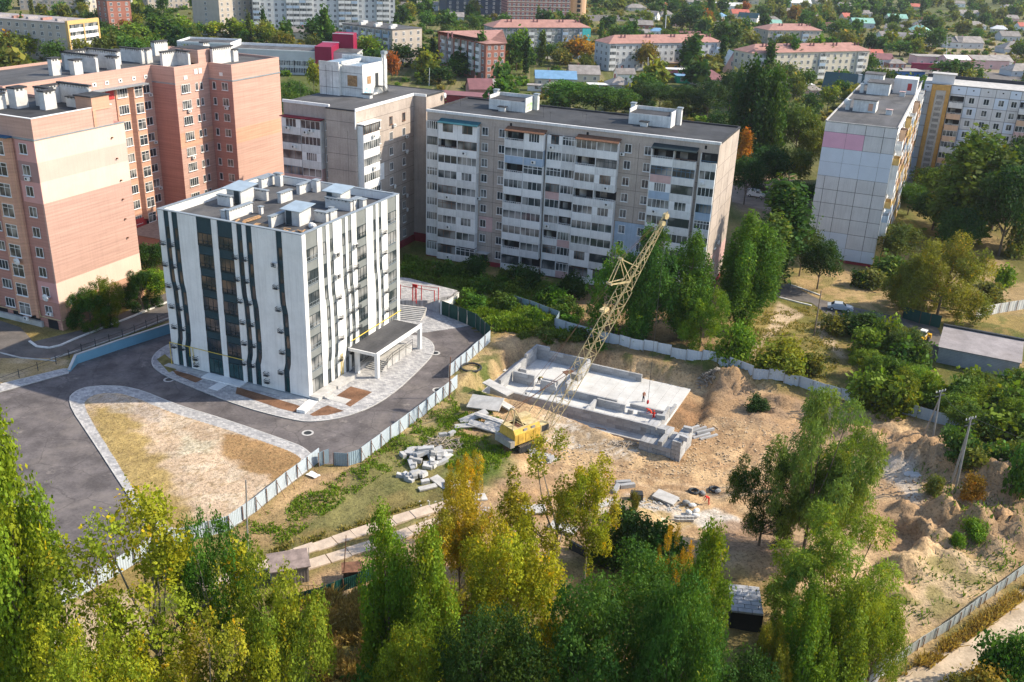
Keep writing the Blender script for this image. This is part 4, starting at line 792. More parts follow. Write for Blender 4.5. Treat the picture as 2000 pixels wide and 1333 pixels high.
A.part('bay', MB().prism([(-26, 45.6), (-25.05, 46.2), (-25.05, 48.8), (-26, 49.4)], 3, 29.6).box(-26, -25.8, 42.3, 45.6, 3, 29.6).prism([(-26, 34.8), (-25.2, 35.5), (-25.2, 39.0), (-26, 39.6)], 3, 29.6), [m_b6])
A.part('loggia', MB().box(-26, -25.9, 40.0, 42.0, 27.6, 29.5), [m_redp]); A.part('loggia_roof', MB().box(-26, -24.3, 34.2, 49.8, 29.6, 29.8), [m_gutter])
A.part('ground_floor_panel', MB().box(-26, -25.7, 38, 52.4, 0, 3.4), [m_redp]); A.part('door', MB().box(-25.7, -25.62, 46.5, 48, 0, 2.4), [m_metal]); A.part('dish_mount', MB().box(-25.8, -25.6, 49, 49.3, 3.5, 4), [m_conc])
for y in (34, 37.5, 40.6, 44, 47.6, 50.8): A.part('attic_window', MB().box(-26, -25.9, y-.45, y+.45, 30.4, 31.1).box(-25.92, -25.88, y-.2, y+.2, 30.6, 30.9, 1), [m_wframe, m_dark])
A.part('attic_window', MB().box(-20.2, -20.1, 58.2, 59.1, 30.9, 31.9).box(-20.2, -20.1, 59.5, 60.4, 30.9, 31.9).box(-20.2, -20.1, 55.0, 56.0, 30.2, 30.9), [m_wframe]); A.part('attic_window', MB().box(-17.4, -16.6, 62.4, 62.5, 30.4, 31.1), [m_wframe])
for x0, x1, y0, y1, h in ((-32, -31, 33, 35, 3.2), (-30, -28.8, 36, 38, 2.8), (-36, -27.5, 40, 40.6, 3.4), (-36, -35.4, 40, 46, 3.4), (-36, -28, 46, 46.6, 3.6), (-30, -27.6, 45, 46, 2.6), (-34, -33, 50, 52, 3), (-37, -30, 56, 56.6, 2.8), (-31, -30.4, 55, 58, 3.0),
                          (-24.5, -21.2, 58.0, 58.6, 3.0), (-24.8, -24.2, 54, 60, 3.0), (-19.8, -19.2, 63.0, 69.5, 3.4), (-19.3, -18.7, 69, 70.5, 2.6), (-22, -21, 70, 71, 3), (-38, -37, 66, 70, 3), (-30, -29, 72, 74, 3)):
    vent_stack(A, x0, x1, y0, y1, 32.4, h, m_vent, cap=m_bitd)
A.part('stair_cabin', MB().box(-27.5, -20.4, 60.0, 66.5, 32.85, 35.4), [m_b1]); A.part('cabin_roof', MB().box(-27.2, -20.7, 60.3, 66.2, 35.4, 35.5), [m_bitd]); A.front(_dish, 'satellite_dish', -24, 34, 60, scale=1.3)
# ================================================================== slab seen end on, and the long pale block beyond it
SO, SA, SX, SY, SH = (59.8, 193.5), -.4141, 13.4, 78, 28.2
S = Bld('slab_block_end_on', 'narrow pale panel block seen end on with a pink patch high on its end wall', 'apartment block', SO, SA)
m_pan = M('pale_grey_panel', (.66, .65, .655), .9, .06, .3, .06, streak=.15, rand=.07); m_ppk = M('mauve_pink_panel', (.72, .40, .52), .85, .05, .3, .03); m_pbl = M('pale_blue_panel', (.60, .66, .75), .85, .04, .3, .03, rand=.04)
S.part('wall', MB().box(0, SX, .06, SY, 0, SH-.35), [m_joint]); S.part('plinth', MB().box(-.05, SX+.05, -.05, SY, 0, .55), [m_red]); S.part('roof', MB().box(0, SX, .0, SY, SH-.35, SH-.25), [m_bit]); S.part('coping', MB().box(-.1, .15, 0, SY, SH-.35, SH).box(SX-.15, SX+.1, 0, SY, SH-.35, SH).box(.15, SX-.15, -.05, .15, SH-.35, SH-.15), [m_conc])
xsn = [0, 4.25, 7.65, 11.05, 13.4]; xsn2 = [0, 1.5, 4.3, 7.7, 11.0, 13.4]
zs_ = [.6, 3.05, 6.05, 9.0, 11.85, 14.6, 17.3, 20.1, 22.9, 25.95, 27.85]
for i in range(10):
    X_ = xsn2 if i < 6 else xsn
    for j in range(len(X_)-1):
        blue = (i in (6, 7)) or (i == 1 and j < 3) or i == 0; mm = m_pbl if blue else m_ppk if (i == 8 and j < 2) else m_pan
        g = .02 if blue or mm is m_ppk else .05
        S.part('wall_panel', MB().box(X_[j]+(g if j else 0), X_[j+1]-g, 0, .06, zs_[i]+g, zs_[i+1]-g), [mm])
S.part('side_wall', MB().box(SX, SX+.04, .02, SY, .6, SH-.35), [m_balcw])
for k in range(9):
    z = .75+2.87*k
    for y in (2.6, 9.5, 18, 25, 34, 41, 50, 57, 66, 73):
        par = rnd.choice([m_balcy, m_balcy, m_balco, m_balcb, m_balcw, m_balc]); st = rnd.choice(['open', 'glazed', 'bars'])
        o = S.right(balc_mesh(3.2, 1.2, 2.87, par, style=st), 'balcony', y, z, SX+.04); inst('glazing', glaz_mesh(3.2, 1.2, 2.87, rnd.choice([m_wframe, m_bframe, m_wframe]), None, st, 4), o)
    for y in (6.2, 13.5, 21.6, 29.5): S.right(win_mesh(1.3, 1.5, 2), 'window', y, z+1.1, SX+.04)
for x0, x1, y0, y1, h in ((3.1, 7.6, 16, 21, 2.4), (2.9, 7.8, 44, 50, 2.6), (.4, 4.8, 62, 67, 2.4)):
    S.part('lift_house', MB().box(x0, x1, y0, y1, SH-.25, SH-.25+h), [m_white]); S.part('lift_house_roof', MB().box(x0-.2, x1+.2, y0-.2, y1+.2, SH-.25+h, SH-.1+h), [m_bit])
    vent_stack(S, x0-1.6, x0-.8, y0+1, y0+2.2, SH-.25, 2.0, m_white)
S.part('lift_house', MB().box(8.2, SX-.1, 50, 56, SH-.25, SH+3.2), [m_pan]); S.part('orange_patch', MB().box(6.1, 7.0, 15.98, 16, SH+.1, SH+1.6), [m_b6]); S.part('orange_patch', MB().box(11.3, 12.2, 49.98, 50, SH+.6, SH+2.2), [m_redp])
for x, y in ((9.7, 15.6), (10.1, 45.2)): vent_stack(S, x, x+1.2, y, y+.8, SH-.25, 1.1, m_white, cap=m_balcp)
S.part('satellite_dish', MB().ell((1.6, 17, SH+1.4), (.7, .25, .7), 12, 6, rz=.6), [m_dish])
RO = (102.75, 256.3)
P = Bld('pale_block_ochre_stair', 'pale blue-grey panel block with an ochre stair column beyond the trees at the right edge', 'apartment block', RO, SA)
P.part('wall', MB().box(0, 62, -.3, 12.6, 0, 28), [m_joint]); P.part('roof', MB().box(0, 62, -.3, 12.6, 28, 28.15), [m_conc]); P.part('parapet', MB().box(0, 62, 12.3, 12.7, 28.15, 29.0), [m_bitd])
bays = [(0, 1.9), (6.4, 10.1), (10.1, 13.3), (13.3, 16.9), (16.9, 20.1), (20.1, 22.7), (22.7, 26.2), (26.2, 29.4), (29.4, 33), (33, 36.2), (36.2, 39.8)]
for k in range(10):
    for j, (a, c) in enumerate(bays):
        z0 = .5+2.82*k; z1 = z0+2.8 if k < 9 else 27.9
        P.part('wall_panel', MB().box(a+.05, c-.05, -.37, -.3, z0+.05, z1-.04), [m_pbl if rnd.random() < .25 else m_pan])
        if k < 9 and j > 0:
            if j in (1, 6, 9):
                st = rnd.choice(['glazed', 'open', 'glazed']); o = P.front(balc_mesh(3.3, 1.1, 2.82, rnd.choice([m_balco, m_balcp, m_balc]), style=st), 'balcony', (a+c)/2, z0-.3, -.37); inst('glazing', glaz_mesh(3.3, 1.1, 2.82, m_wframe, None, st, 4), o)
            else: P.front(win_mesh(1.3, 1.5, 2), 'window', (a+c)/2, z0+.85, -.37)
        if k == 9: P.part('attic_hole', MB().box((a+c)/2-.18, (a+c)/2+.18, -.39, -.36, z0+1.1, z0+1.4), [m_dark])
m_och = M('ochre_tiles', (.52, .30, .09), .7, .12, 1.2, .1)
P.part('stair_column', MB().box(1.95, 3.0, -.9, -.3, 0, 27.9).box(5.4, 6.35, -.9, -.3, 0, 27.9).box(3.0, 5.4, -.9, -.3, 26.6, 27.9), [m_och]); P.part('stair_screen', MB().box(3.0, 5.4, -.6, -.3, 0, 26.6), [m_conc])
for k in range(17):
    b = MB()
    for i in range(6): b.box(3.5+i*.25, 3.6+i*.25, -.62, -.6, 1.2+1.45*k, 2.1+1.45*k)
    P.part('lattice_window', b, [m_dark])
P.part('lift_house', MB().box(1.6, 6.8, .5, 4, 28.15, 30.3), [m_pan]); P.part('lift_house_roof', MB().box(1.3, 7.2, .2, 4.4, 30.3, 30.5), [m_conc])
# ================================================================== fences
m_fw = M('pale_sheet_fence', (.50, .58, .65), .45, .08, .5, .05, rand=.06, streak=.12); m_fg = M('green_sheet_fence', (.012, .075, .065), .5, .12, .6, rand=.1); m_fr = M('ribbed_grey_fence', (.50, .53, .50), .6, .1, .6, rand=.12, streak=.2)
m_fb = M('blue_grey_sheet', (.30, .40, .48), .5, .1, .6, rand=.1); m_rust = M('rusty_steel', (.20, .10, .06), .8, .3, 2); m_post = M('grey_post', (.30, .30, .29), .8, .2, 1)
_pm = {}
def panel_mesh(w, h, mat, ribs=8, dp=.02):
    k = (round(w, 1), round(h, 1), mat.name, ribs)
    if k in _pm: return _pm[k]
    b = MB(); V = []; n = ribs*2
    for i in range(n+1):
        x = -w/2+w*i/n; y = dp if (i//1) % 2 else -dp; V += [(x, y-.012, 0), (x, y-.012, h), (x, y+.012, 0), (x, y+.012, h)]
    F = []
    for i in range(n):
        a = i*4; c = a+4; F += [(a, c, c+1, a+1), (a+2, a+3, c+3, c+2), (a+1, c+1, c+3, a+3)]
    b.add(V, F); _pm[k] = b.mesh('panel', [mat]); return _pm[k]
def fence(name, label, pts, mat, h=2.0, w=2.1, cat='fence', ribs=8, posts=1, brace=False, world=False, gap=0., base=None, pm=None):
    P = [np.array(p[:2]) for p in (pts if world else [ag(*q) for q in pts])]
    t = thing(name, label, cat, (float(P[0][0]), float(P[0][1]), 0)); o0 = P[0]; post = MB().box(-.035, .035, -.035, .035, -.3, h+.02).mesh('post', [pm or m_rust])
    br = MB().tube((0, -.05, h*.85), (0, -1.2, 0), .03, n=4).mesh('brace', [m_rust])
    for i in range(len(P)-1):
        a, c = P[i], P[i+1]; L = np.linalg.norm(c-a); n = max(1, round(L/w)); ang = math.atan2(c[1]-a[1], c[0]-a[0]); me = panel_mesh(L/n-gap, h, mat, ribs)
        for k in range(n):
            q = a+(c-a)*(k+.5)/n; z = min(gz(*q), .35) if base is None else base; q = q-o0
            inst('panel', me, t, loc=(q[0], q[1], z+rnd.uniform(-.02, .02)), rot=(rnd.uniform(-.02, .02), rnd.uniform(-.006, .006), ang))
            if posts and k % posts == 0:
                g = a+(c-a)*k/n; z2 = min(gz(*g), .35) if base is None else base; g = g-o0; nn = np.array([math.sin(ang), -math.cos(ang)])*.12
                inst('post', post, t, loc=(g[0]+nn[0], g[1]+nn[1], z2), rz=ang)
                if brace and rnd.random() < .6: inst('brace', br, t, loc=(g[0]+nn[0], g[1]+nn[1], z2), rz=ang+rnd.uniform(-.2, .2))
    return t
fence('sheet_fence', 'pale blue sheet metal fence between the drive bend and the dug bank', [(876, 738), (910, 711), (957, 668)], m_fw, 2.0, brace=True)
fence('sheet_fence', 'long pale blue sheet fence along the drive with posts on the building site side', [(705, 903), (780, 848), (850, 792), (893, 757)], m_fw, 2.0, brace=True)
fence('sheet_fence', 'pale sheet metal fence curving round the tip of the bare triangular lot', [(120, 1186), (224, 1126), (300, 1080), (370, 1058), (447, 1037), (500, 1000), (560, 950), (600, 920), (624, 902)], m_fw, 1.9, brace=True)
g = fence('site_gate', 'blue grey sheet gate leaf hanging half open at the site entrance', [(622, 912), (632, 908), (643, 904)], m_fb, 1.9, w=.9, cat='gate', ribs=6)
g = fence('site_gate', 'closed pair of blue grey gate leaves where the long fence starts', [(652, 909), (679, 911), (705, 903)], m_fb, 1.8, w=2.0, cat='gate', ribs=6)
fence('sheet_fence', 'long pale blue fence behind the pit and under the back row of trees', [(1083, 641), (1150, 660), (1230, 680), (1310, 697), (1400, 716), (1470, 732), (1560, 755), (1640, 780), (1790, 816), (1850, 832), (1930, 850), (2010, 870), (2120, 900)], m_fw, 1.75, pm=m_post)
fence('sheet_fence', 'low blue ribbed fence half sunk in weeds left of the long back fence', [(985, 588), (1035, 603), (1092, 625), (1083, 641)], m_fb, 1.5, ribs=4)
fence('green_fence', 'dark green sheet fence between the paved plaza and the weeds', [(861, 615), (895, 628), (930, 642), (957, 668)], m_fg, 2.6, base=0, pm=m_post)
fence('green_fence', 'dark green fence closing the yard road in front of the big yellowing tree', [(1762, 622), (1795, 632), (1835, 641)], m_fg, 2.2, base=0)
fence('green_fence', 'dark green fence behind the small rusty sheds in the foreground', [(560, 1190), (620, 1173), (670, 1155), (730, 1132)], m_fg, 1.5)
fence('green_fence', 'short green fence piece beside the leaning poplar trunk', [(45, 1218), (92, 1196)], M('light_green_sheet', (.05, .20, .15), .5, .1), 1.8)
fence('ribbed_fence', 'narrow ribbed pale fence standing along the dirt road', [(1660, 1360), (1742, 1305), (1800, 1262), (1850, 1232), (1920, 1178), (2000, 1120), (2100, 1050)], m_fr, 1.25, w=1.05, ribs=4, posts=2)
fence('ribbed_fence', 'white panel fence rising to the right above the grey shed', [(1905, 622), (1950, 612), (2000, 604), (2070, 592)], M('white_fence_panel', (.66, .66, .62), .7, .08, rand=.08), 1.9, w=2.0, ribs=3, base=0)
fence('ribbed_fence', 'white board fence with rusty frame in the lower left corner', [(62, 1300), (118, 1270)], M('white_board', (.62, .60, .56), .8, .1), 1.6, w=.6, ribs=1)
# retaining wall and railing between the two drives
def wallrun(name, label, pts, zs, th, mat, cat='wall', z0=-.2):
    P = [np.array(at(u, v, 0)[:2]) for u, v in pts]; t = thing(name, label, cat, (P[0][0], P[0][1], 0))
    for i in range(len(P)-1):
        a, c = P[i]-P[0], P[i+1]-P[0]; d = (c-a)/np.linalg.norm(c-a); nn = np.array([-d[1], d[0]])*th/2
        pr = [tuple(a-nn), tuple(c-nn), tuple(c+nn), tuple(a+nn)]; hh = [zs[i], zs[i+1], zs[i+1], zs[i]]
        MB().prism(pr, z0, hh).build('wall_segment', [mat], t); MB().prism(offset_poly(pr, -.05), hh, [h+.08 for h in hh]).build('coping', [m_kerb], t)
    return t
wallrun('retaining_wall', 'blue painted retaining wall stepping down beside the shaded drive', [(135, 727), (150, 711), (230, 684), (330, 652), (420, 620)], [.3, 1.4, 1.5, 1.6, 1.6], .3, M('blue_painted_wall', (.20, .42, .56), .7, .06, .3, .04))
wallrun('garden_wall', 'low white wall behind the red exercise bars', [(770, 552), (800, 557), (895, 582)], [.5, .5, .5], .3, m_render)
wallrun('garden_wall', 'white wall dropping to the dark green fence at the plaza', [(895, 584), (875, 604), (861, 616)], [1.2, 1.6, 2.5], .25, m_render); wallrun('garden_wall', 'short grey wing wall beside the plaza stairs', [(830, 602), (858, 612)], [.6, 2.4], .3, M('blue_grey_wall', (.42, .47, .52), .8))
def railing(name, label, pts, h=1.0, z=.0, st=2.6):
    P = [np.array(at(u, v, z)) for u, v in pts]; t = thing(name, label, 'railing', tuple(P[0])); pm = MB().box(-.04, .04, -.04, .04, 0, h+.35).mesh('post', [m_metal])
    for i in range(len(P)-1):
        a, c = P[i]-P[0], P[i+1]-P[0]; n = max(1, round(np.linalg.norm(c-a)/st))
        MB().tube((a[0], a[1], a[2]+h), (c[0], c[1], c[2]+h), .035, n=4).tube((a[0], a[1], a[2]+.5*h), (c[0], c[1], c[2]+.5*h), .02, n=4).build('rail', [m_metal], t)
        for k in range(n): q = a+(c-a)*k/n; inst('post', pm, t, loc=tuple(q))
railing('railing', 'dark metal railing along the top of the blue retaining wall', [(0, 752), (110, 712), (160, 688), (240, 660), (330, 622)], z=.3)
railing('railing', 'thin dark railing on the low wall beside the exercise area', [(862, 603), (885, 588), (895, 577)], z=.6, st=2)
strip([(100, 705), (150, 690), (240, 660), (330, 625)], .15, .2, .4, m_kerb)
b = MB(); p = at(776, 625)[:2]
stt = thing('garden_stairs', 'broad pale concrete stairs rising to the exercise area behind the white block', 'stairs', tuple(at(805, 625)), -.2)
for i in range(8): MB().box(-4.5, 1.6, i*.45-.6, i*.45-.15, .1, .22+i*.15).build('step', [m_conc], stt)
struct(MB().prism(pxpoly([(770, 600), (835, 600), (880, 590), (893, 580), (800, 556), (765, 552)]), 0, 1.2).build('upper_terrace', [m_paver]))
gym = thing('exercise_frame', 'red outdoor exercise frame with ladder and pull up bars', 'exercise frame', tuple(at(815, 590, 1.2)), -.35)
mr = M('red_paint', (.50, .03, .03), .5)
for x, y in ((-3.2, 0), (-.9, 0), (.2, 1.2), (3.2, 0), (3.2, 1.6), (-.9, 1.2), (.2, -.8)): MB().box(x-.06, x+.06, y-.06, y+.06, 0, 2.6).build('post', [mr], gym)
MB().tube((-.9, 0, 2.5), (3.2, 0, 2.5), .05, n=5).tube((-.9, 1.2, 2.5), (3.2, 1.6, 2.5), .05, n=5).tube((-3.2, 0, 2.4), (-.9, 0, 2.4), .05, n=5).build('bar', [mr], gym)
b = MB()
for i in range(9): b.tube((-.85, -.05, .3+i*.27), (.15, -.75, .3+i*.27), .035, n=4)
b.build('ladder', [mr], gym); MB().box(-.9, .0, -.1, .1, 2.6, 3.1).build('board', [mr], gym)
# ================================================================== foundation in the pit
FS = -2.3; fnd = thing('foundation', 'unfinished block foundation with pale floor slabs down in the pit', 'foundation', (GF[0], GF[1], FS), GA)
m_fbs = M('foundation_block', (.44, .445, .45), .92, .16, .9, .15, rand=.22, dirt=.25, dirtcol=(.3, .27, .24)); m_slab = M('pale_floor_slab', (.60, .60, .585), .9, .10, .35, .12, dirt=.45, dirtcol=(.40, .37, .33))
m_slab.node_tree.nodes['Principled BSDF'].inputs['Roughness'].default_value = .9
for i in range(17):                                     # hollow-core floor slabs side by side
    x0 = .0+i*1.475; MB().box(x0+.015, x0+1.46, -.1, 8.2, -.22, 0).build('floor_slab', [m_slab], fnd); MB().box(x0+.015, x0+1.46, 8.23, 17.6, -.22, rnd.uniform(-.01, .005)).build('floor_slab', [m_slab], fnd)
MB().box(-2.1, -.02, -.4, 17.8, -.3, -.05).build('footing', [m_conc], fnd); MB().box(-.02, 25.6, -1.5, -.12, -.3, -.05).build('footing', [m_conc], fnd)
_fb = {}
def fblock(L, t=.4, h=.58, name='block', mat=None):
    k = (round(L, 1), t, h, name)
    if k not in _fb:
        b = MB(); c = .03; b.box(-L/2, L/2, -t/2, t/2, 0, h-.03); b.box(-L/2+c, L/2-c, -t/2+c, t/2-c, h-.03, h); _fb[k] = b.mesh(name, [mat or m_fbs])
    return _fb[k]
def fwall(x0, y0, x1, y1, n, z=0., gaps=0.):
    L = math.hypot(x1-x0, y1-y0); a = math.atan2(y1-y0, x1-x0)
    for c in range(n):
        s = 0.; s_off = 1.2 if c % 2 else 0.; cuts = [0.]; 
        while cuts[-1] < L-.3: cuts.append(min(L, (cuts[-1]+ (1.2 if (cuts[-1] == 0 and s_off) else 2.4))))
        for i in range(len(cuts)-1):
            l = cuts[i+1]-cuts[i]
            if l < .25 or (c == n-1 and rnd.random() < gaps): continue
            m_ = (cuts[i]+cuts[i+1])/2; inst('block', fblock(l-.03), fnd, loc=(x0+(x1-x0)*m_/L+rnd.uniform(-.015, .015)*math.sin(a), y0+(y1-y0)*m_/L+rnd.uniform(-.015, .015)*math.cos(a), z+c*.6), rz=a)
fwall(.0, .2, 24.9, .2, 3); fwall(.2, .4, .2, 16.2, 3, gaps=.1); fwall(0, 16.4, 17.7, 16.4, 2); fwall(0, 16.4, 9.2, 16.4, 1, 1.2); fwall(0, 16.4, 2.4, 16.4, 1, 1.8); fwall(.2, 12, .2, 16.2, 1, 1.8)
fwall(9.2, 6.6, 9.2, 16.2, 3); fwall(.6, 6.8, 4.1, 6.8, 3); fwall(5.4, 6.0, 8.0, 6.0, 3); fwall(4.9, 8.0, 7.4, 8.0, 2); fwall(9.4, 6.2, 17.3, 6.2, 2); fwall(14.4, 1.4, 14.4, 5.2, 2); fwall(14.5, 5.4, 18.8, 5.4, 2); fwall(20.6, 5.6, 24.4, 5.6, 1)
fwall(24.7, .4, 24.7, 6.8, 3); fwall(18.9, 7.4, 24.5, 7.4, 1); fwall(24.7, 6.8, 24.7, 10.5, 1); fwall(19.2, 5.4, 20.0, 5.4, 1); fwall(.5, 9.3, 1.7, 9.3, 2); fwall(13.2, .9, 13.7, .9, 2)
for x, y in ((6.8, 1.2), (22.9, 2.4), (4.2, 3.0)): MB().box(x, x+.3, y, y+.3, 0, .7).build('upright_block', [m_fbs], fnd)
# a pallet on the footing
pl = MB()
for i in range(5): pl.box(0, 1.6, i*.24, i*.24+.16, .12, .16)
for i in range(3): pl.box(i*.75, i*.75+.1, 0, 1.12, 0, .12)
tag(pl.build('pallet', [m_wood], None, loc=(*gw(16.6, -.95), FS-.05+.05), rot=(-1.2, 0, GA)), 'rusty brown pallet leaning on the front foundation wall', 'pallet')
tag(pl.build('pallet', [m_bframe], None, loc=(*gw(8.2, 9.0), FS+1.9), rz=.5), 'dark pallet laid over a low inner foundation wall', 'pallet')
ld = thing('ladder', 'wooden ladder leaning on the cut bank behind the foundation', 'ladder', (*gw(.6, 17.7), -2.5), GA); b = MB()
MB().tube((-.25, 0, 0), (-.25, .9, 3.6), .04, n=4, m=0).tube((.25, 0, 0), (.25, .9, 3.6), .04, n=4).build('rail', [m_wood], ld)
for i in range(9): b.tube((-.25, .09+.09*i, .36*(i+1)), (.25, .09+.09*i, .36*(i+1)), .03, n=4)
b.build('rung', [m_wood], ld)
# loose concrete: neat stack of blocks at the pit corner
def block_at(x, y, z, L, rz, label, group, t=.6, h=.58, cat='concrete block', rx=0, ry=0, mat=None, name='foundation_block'):
    o = inst(name, fblock(L, t, h, name, mat), None, loc=(x, y, z), rot=(rx, ry, rz)); return tag(o, label, cat, group)
lab = 'grey foundation block in the tall stack at the near corner of the pit'; gr = 'foundation blocks stacked beside the pit'
c0 = np.array(at(1246, 886, -1.9)[:2]); e1 = np.array([math.cos(GA-.05), math.sin(GA-.05)]); e2 = np.array([-e1[1], e1[0]])
for i in range(9):
    for j in range(2):
        hh = (5 if j == 1 and i < 2 else 4 if i < 5 else 3 if i < 7 else 5)-(1 if j == 0 and i < 4 else 0)
        for k in range(hh):
            p = c0+e1*(.3+i*.62)+e2*(1.2+j*2.42); block_at(p[0], p[1], -1.75+k*.6, 2.38, GA-.05+math.pi/2+rnd.uniform(-.02, .02), lab, gr)
for dx, dy, k in ((2.0, 2.6, 4), (4.6, 1.2, 3), (5.2, 3.6, 5), (1.0, 5.0, 5), (5.6, 1.0, 5)):
    p = c0+e1*dx+e2*dy; block_at(p[0], p[1], -1.75+k*.6, 1.18, GA+rnd.uniform(-.3, .3), lab, gr)
for i in range(7):
    p = ag(1342+i*7, 848+i*1.2-(i % 2)*7); block_at(p[0], p[1], p[2]+(i % 2)*.3-.1, 3.0, GA+1.0+rnd.uniform(-.1, .1), 'long pale concrete beam in the small pile right of the block stack', 'beams right of the block stack', .35, .35, 'concrete beam', name='concrete_beam')
def heap(cu, cv, ru, rv, n, L, t, h, label, group, cat='concrete block', tilt=.25, name='concrete_block', mat=None, lay_=.25):
    c = ag(cu, cv)
    for i in range(n):
        a = rnd.uniform(0, 6.28); r = rnd.random(); x = c[0]+ru*r*math.cos(a); y = c[1]+rv*r*math.sin(a)
        z = gz(x, y)+(1-r)**2*lay_*n**.5*.4
        block_at(x, y, z-.05, rnd.choice(L), rnd.uniform(0, 3.14), label, group, t, h, cat, rnd.uniform(-tilt, tilt), rnd.uniform(-tilt, tilt), mat, name)
m_pconc = M('pale_block_concrete', (.56, .56, .555), .9, .16, .8, .15, rand=.3, dirt=.4, dirtcol=(.34, .3, .25))
heap(832, 895, 3.0, 2.6, 34, [1.2, 1.6, 2.0], .55, .5, 'pale concrete block in the tumbled heap left of the yellow bush', 'tumbled pale blocks left of the crane', lay_=.5, mat=m_pconc)
heap(812, 935, 2.4, 1.4, 14, [1.0, 1.2], .55, .5, 'pale concrete block in the lower row of the tumbled heap', 'lower row of tumbled pale blocks', lay_=.4, mat=m_pconc)
def bigslab(u, v, L, Wd, rz, rx, ry, label, z=.3, th=.2, mat=None):
    p = ag(u, v); o = MB().box(-L/2, L/2, -Wd/2, Wd/2, 0, th).build('concrete_slab', [mat or m_conc], None, loc=(p[0], p[1], p[2]+z), rot=(rx, ry, rz)); tag(o, label, 'concrete slab', 'broken slabs dumped behind the crane')
for a in ((972, 775, 4.6, 1.5, -.7, .05, .1, 'long pale slab on top of the dump behind the crane', 1.3), (948, 800, 4.6, 2.6, -.3, .3, -.05, 'largest square slab tilted towards the camera behind the crane', .9), (925, 822, 4.0, 1.2, .5, .1, -.2, 'narrow slab sloping down at the left of the dump', .5),
          (955, 825, 3.8, 1.1, -.35, -.1, .1, 'ribbed narrow slab low in the dump', .5), (945, 838, 4.2, 1.2, -.3, .15, .12, 'lowest slab lying on the grass in front of the dump', .25), (912, 835, 3.2, .9, .1, .1, -.1, 'short slab poking out at the left foot of the dump', .15),
          (985, 800, 2.4, 1.6, -.6, -.2, .2, 'slab corner tucked beside the crane gantry', .6), (930, 790, 2.2, .9, 1.2, .3, .4, 'slab standing nearly upright in the dump', .5), (968, 835, 3.0, .8, -.1, .2, .1, 'thin slab under the square slab', .3)):
    bigslab(*a[:7], a[7], a[8])
for a in ((895, 950, 3.0, 1.6, .2, .1, .1, 'cracked slab half hidden by the small yellow tree', .1), (860, 945, 2.6, 1.2, -.8, .05, .1, 'pale slab in the grass below the tumbled blocks', .1), (835, 955, 2.2, .7, .5, .1, 0, 'narrow slab below the tumbled blocks', .1), (925, 975, 3.0, 1.4, .3, 0, .1, 'slab in the weeds under the yellow trees', .1),
          (1300, 975, 2.8, 1.8, -.6, .05, .05, 'flat pale slab right of the sand heap', .15), (1186, 988, 2.6, .7, .6, .1, 0, 'grey slab left of the sand heap', .2), (1040, 1000, 3, 1.6, .2, .05, 0, 'slab lying under the open yellow tree', .2), (1100, 1035, 3, 1.5, -.4, .05, 0, 'slab behind the round yellow tree', .2)):
    bigslab(*a[:7], a[7], a[8])
for i, (u, v, r_) in enumerate(((1203, 958, 1.2), (1217, 946, .2), (1225, 952, .3), (865, 853, .3), (882, 850, .9), (1040, 885, .4), (1075, 900, .9))):
    p = ag(u, v); block_at(p[0], p[1], p[2], 1.9 if i < 3 else 1.1, r_, ['grey block lying across two others south of the pit', 'upper grey block of the trio south of the pit', 'rear grey block of the trio south of the pit', 'lone pale block above the timber pile', 'second pale block above the timber pile', 'block in front of the crawler track', 'block in the rubble right of the crawler track'][i], 'loose single blocks', .55, .5)
# timber and brushwood piles (nobody could count them)
def sticks(name, u, v, ru, rv, n, L, mat, label, h=.4, th=.06):
    c = ag(u, v); b = MB()
    for i in range(n):
        a = rnd.uniform(0, 6.28); r = math.sqrt(rnd.random()); x = c[0]+ru*r*math.cos(a); y = c[1]+rv*r*math.sin(a); l = rnd.uniform(.5, 1)*L
        b.obox((x, y, gz(x, y)+rnd.uniform(.05, h)*(1.1-r)), (l, th*rnd.uniform(.7, 1.6), th), rnd.uniform(0, 3.14), 0, rnd.uniform(-.3, .3), rnd.uniform(-.3, .3))
    tag(b.build(name, [mat]), label, 'debris', None, 'stuff')
m_gwood = M('weathered_timber', (.42, .36, .29), .9, .25, 2, .2)
sticks('timber_pile', 868, 868, 2.2, 1.3, 60, 2.4, m_gwood, 'weathered boards heaped above the pale blocks', .8); sticks('brushwood', 1383, 741, 1.6, 1.0, 130, .9, m_gwood, 'pile of split wood on the bank behind the pit', .9, .09); sticks('rubble', 1130, 805, 3.5, 1.2, 160, .6, m_gwood, 'rubble and splinters in front of the foundation', .3)
sticks('rubble', 1220, 868, 2.2, .8, 70, .8, m_gwood, 'splintered boards left of the block stack', .4); sticks('rubble', 1060, 895, 1.8, 1.2, 60, .7, m_conc, 'broken concrete beside the crawler track', .4, .15); sticks('rubble', 1060, 870, 6, 3, 90, .3, m_conc, 'scattered stones round the crane', .12, .1)
sticks('clods', 1450, 880, 15, 9, 500, .3, M('pale_clods', (.50, .38, .25), .95), 'clods and small stones strewn over the sandy yard', .08, .12); sticks('clods', 1200, 900, 12, 5, 300, .28, bpy.data.materials['pale_clods'], 'clods and stones round the crane and block stack', .08, .12)
sticks('brushwood', 1500, 1030, 2.8, 1.6, 220, 1.4, M('dark_twigs', (.10, .065, .05), .9), 'dark cut brushwood beside the big willow', 1.0, .03); sticks('brushwood', 1490, 800, 1.8, 1.2, 120, 1.2, M('dry_twigs', (.14, .10, .08), .9), 'dry twigs on the far side of the yard', .5, .03)
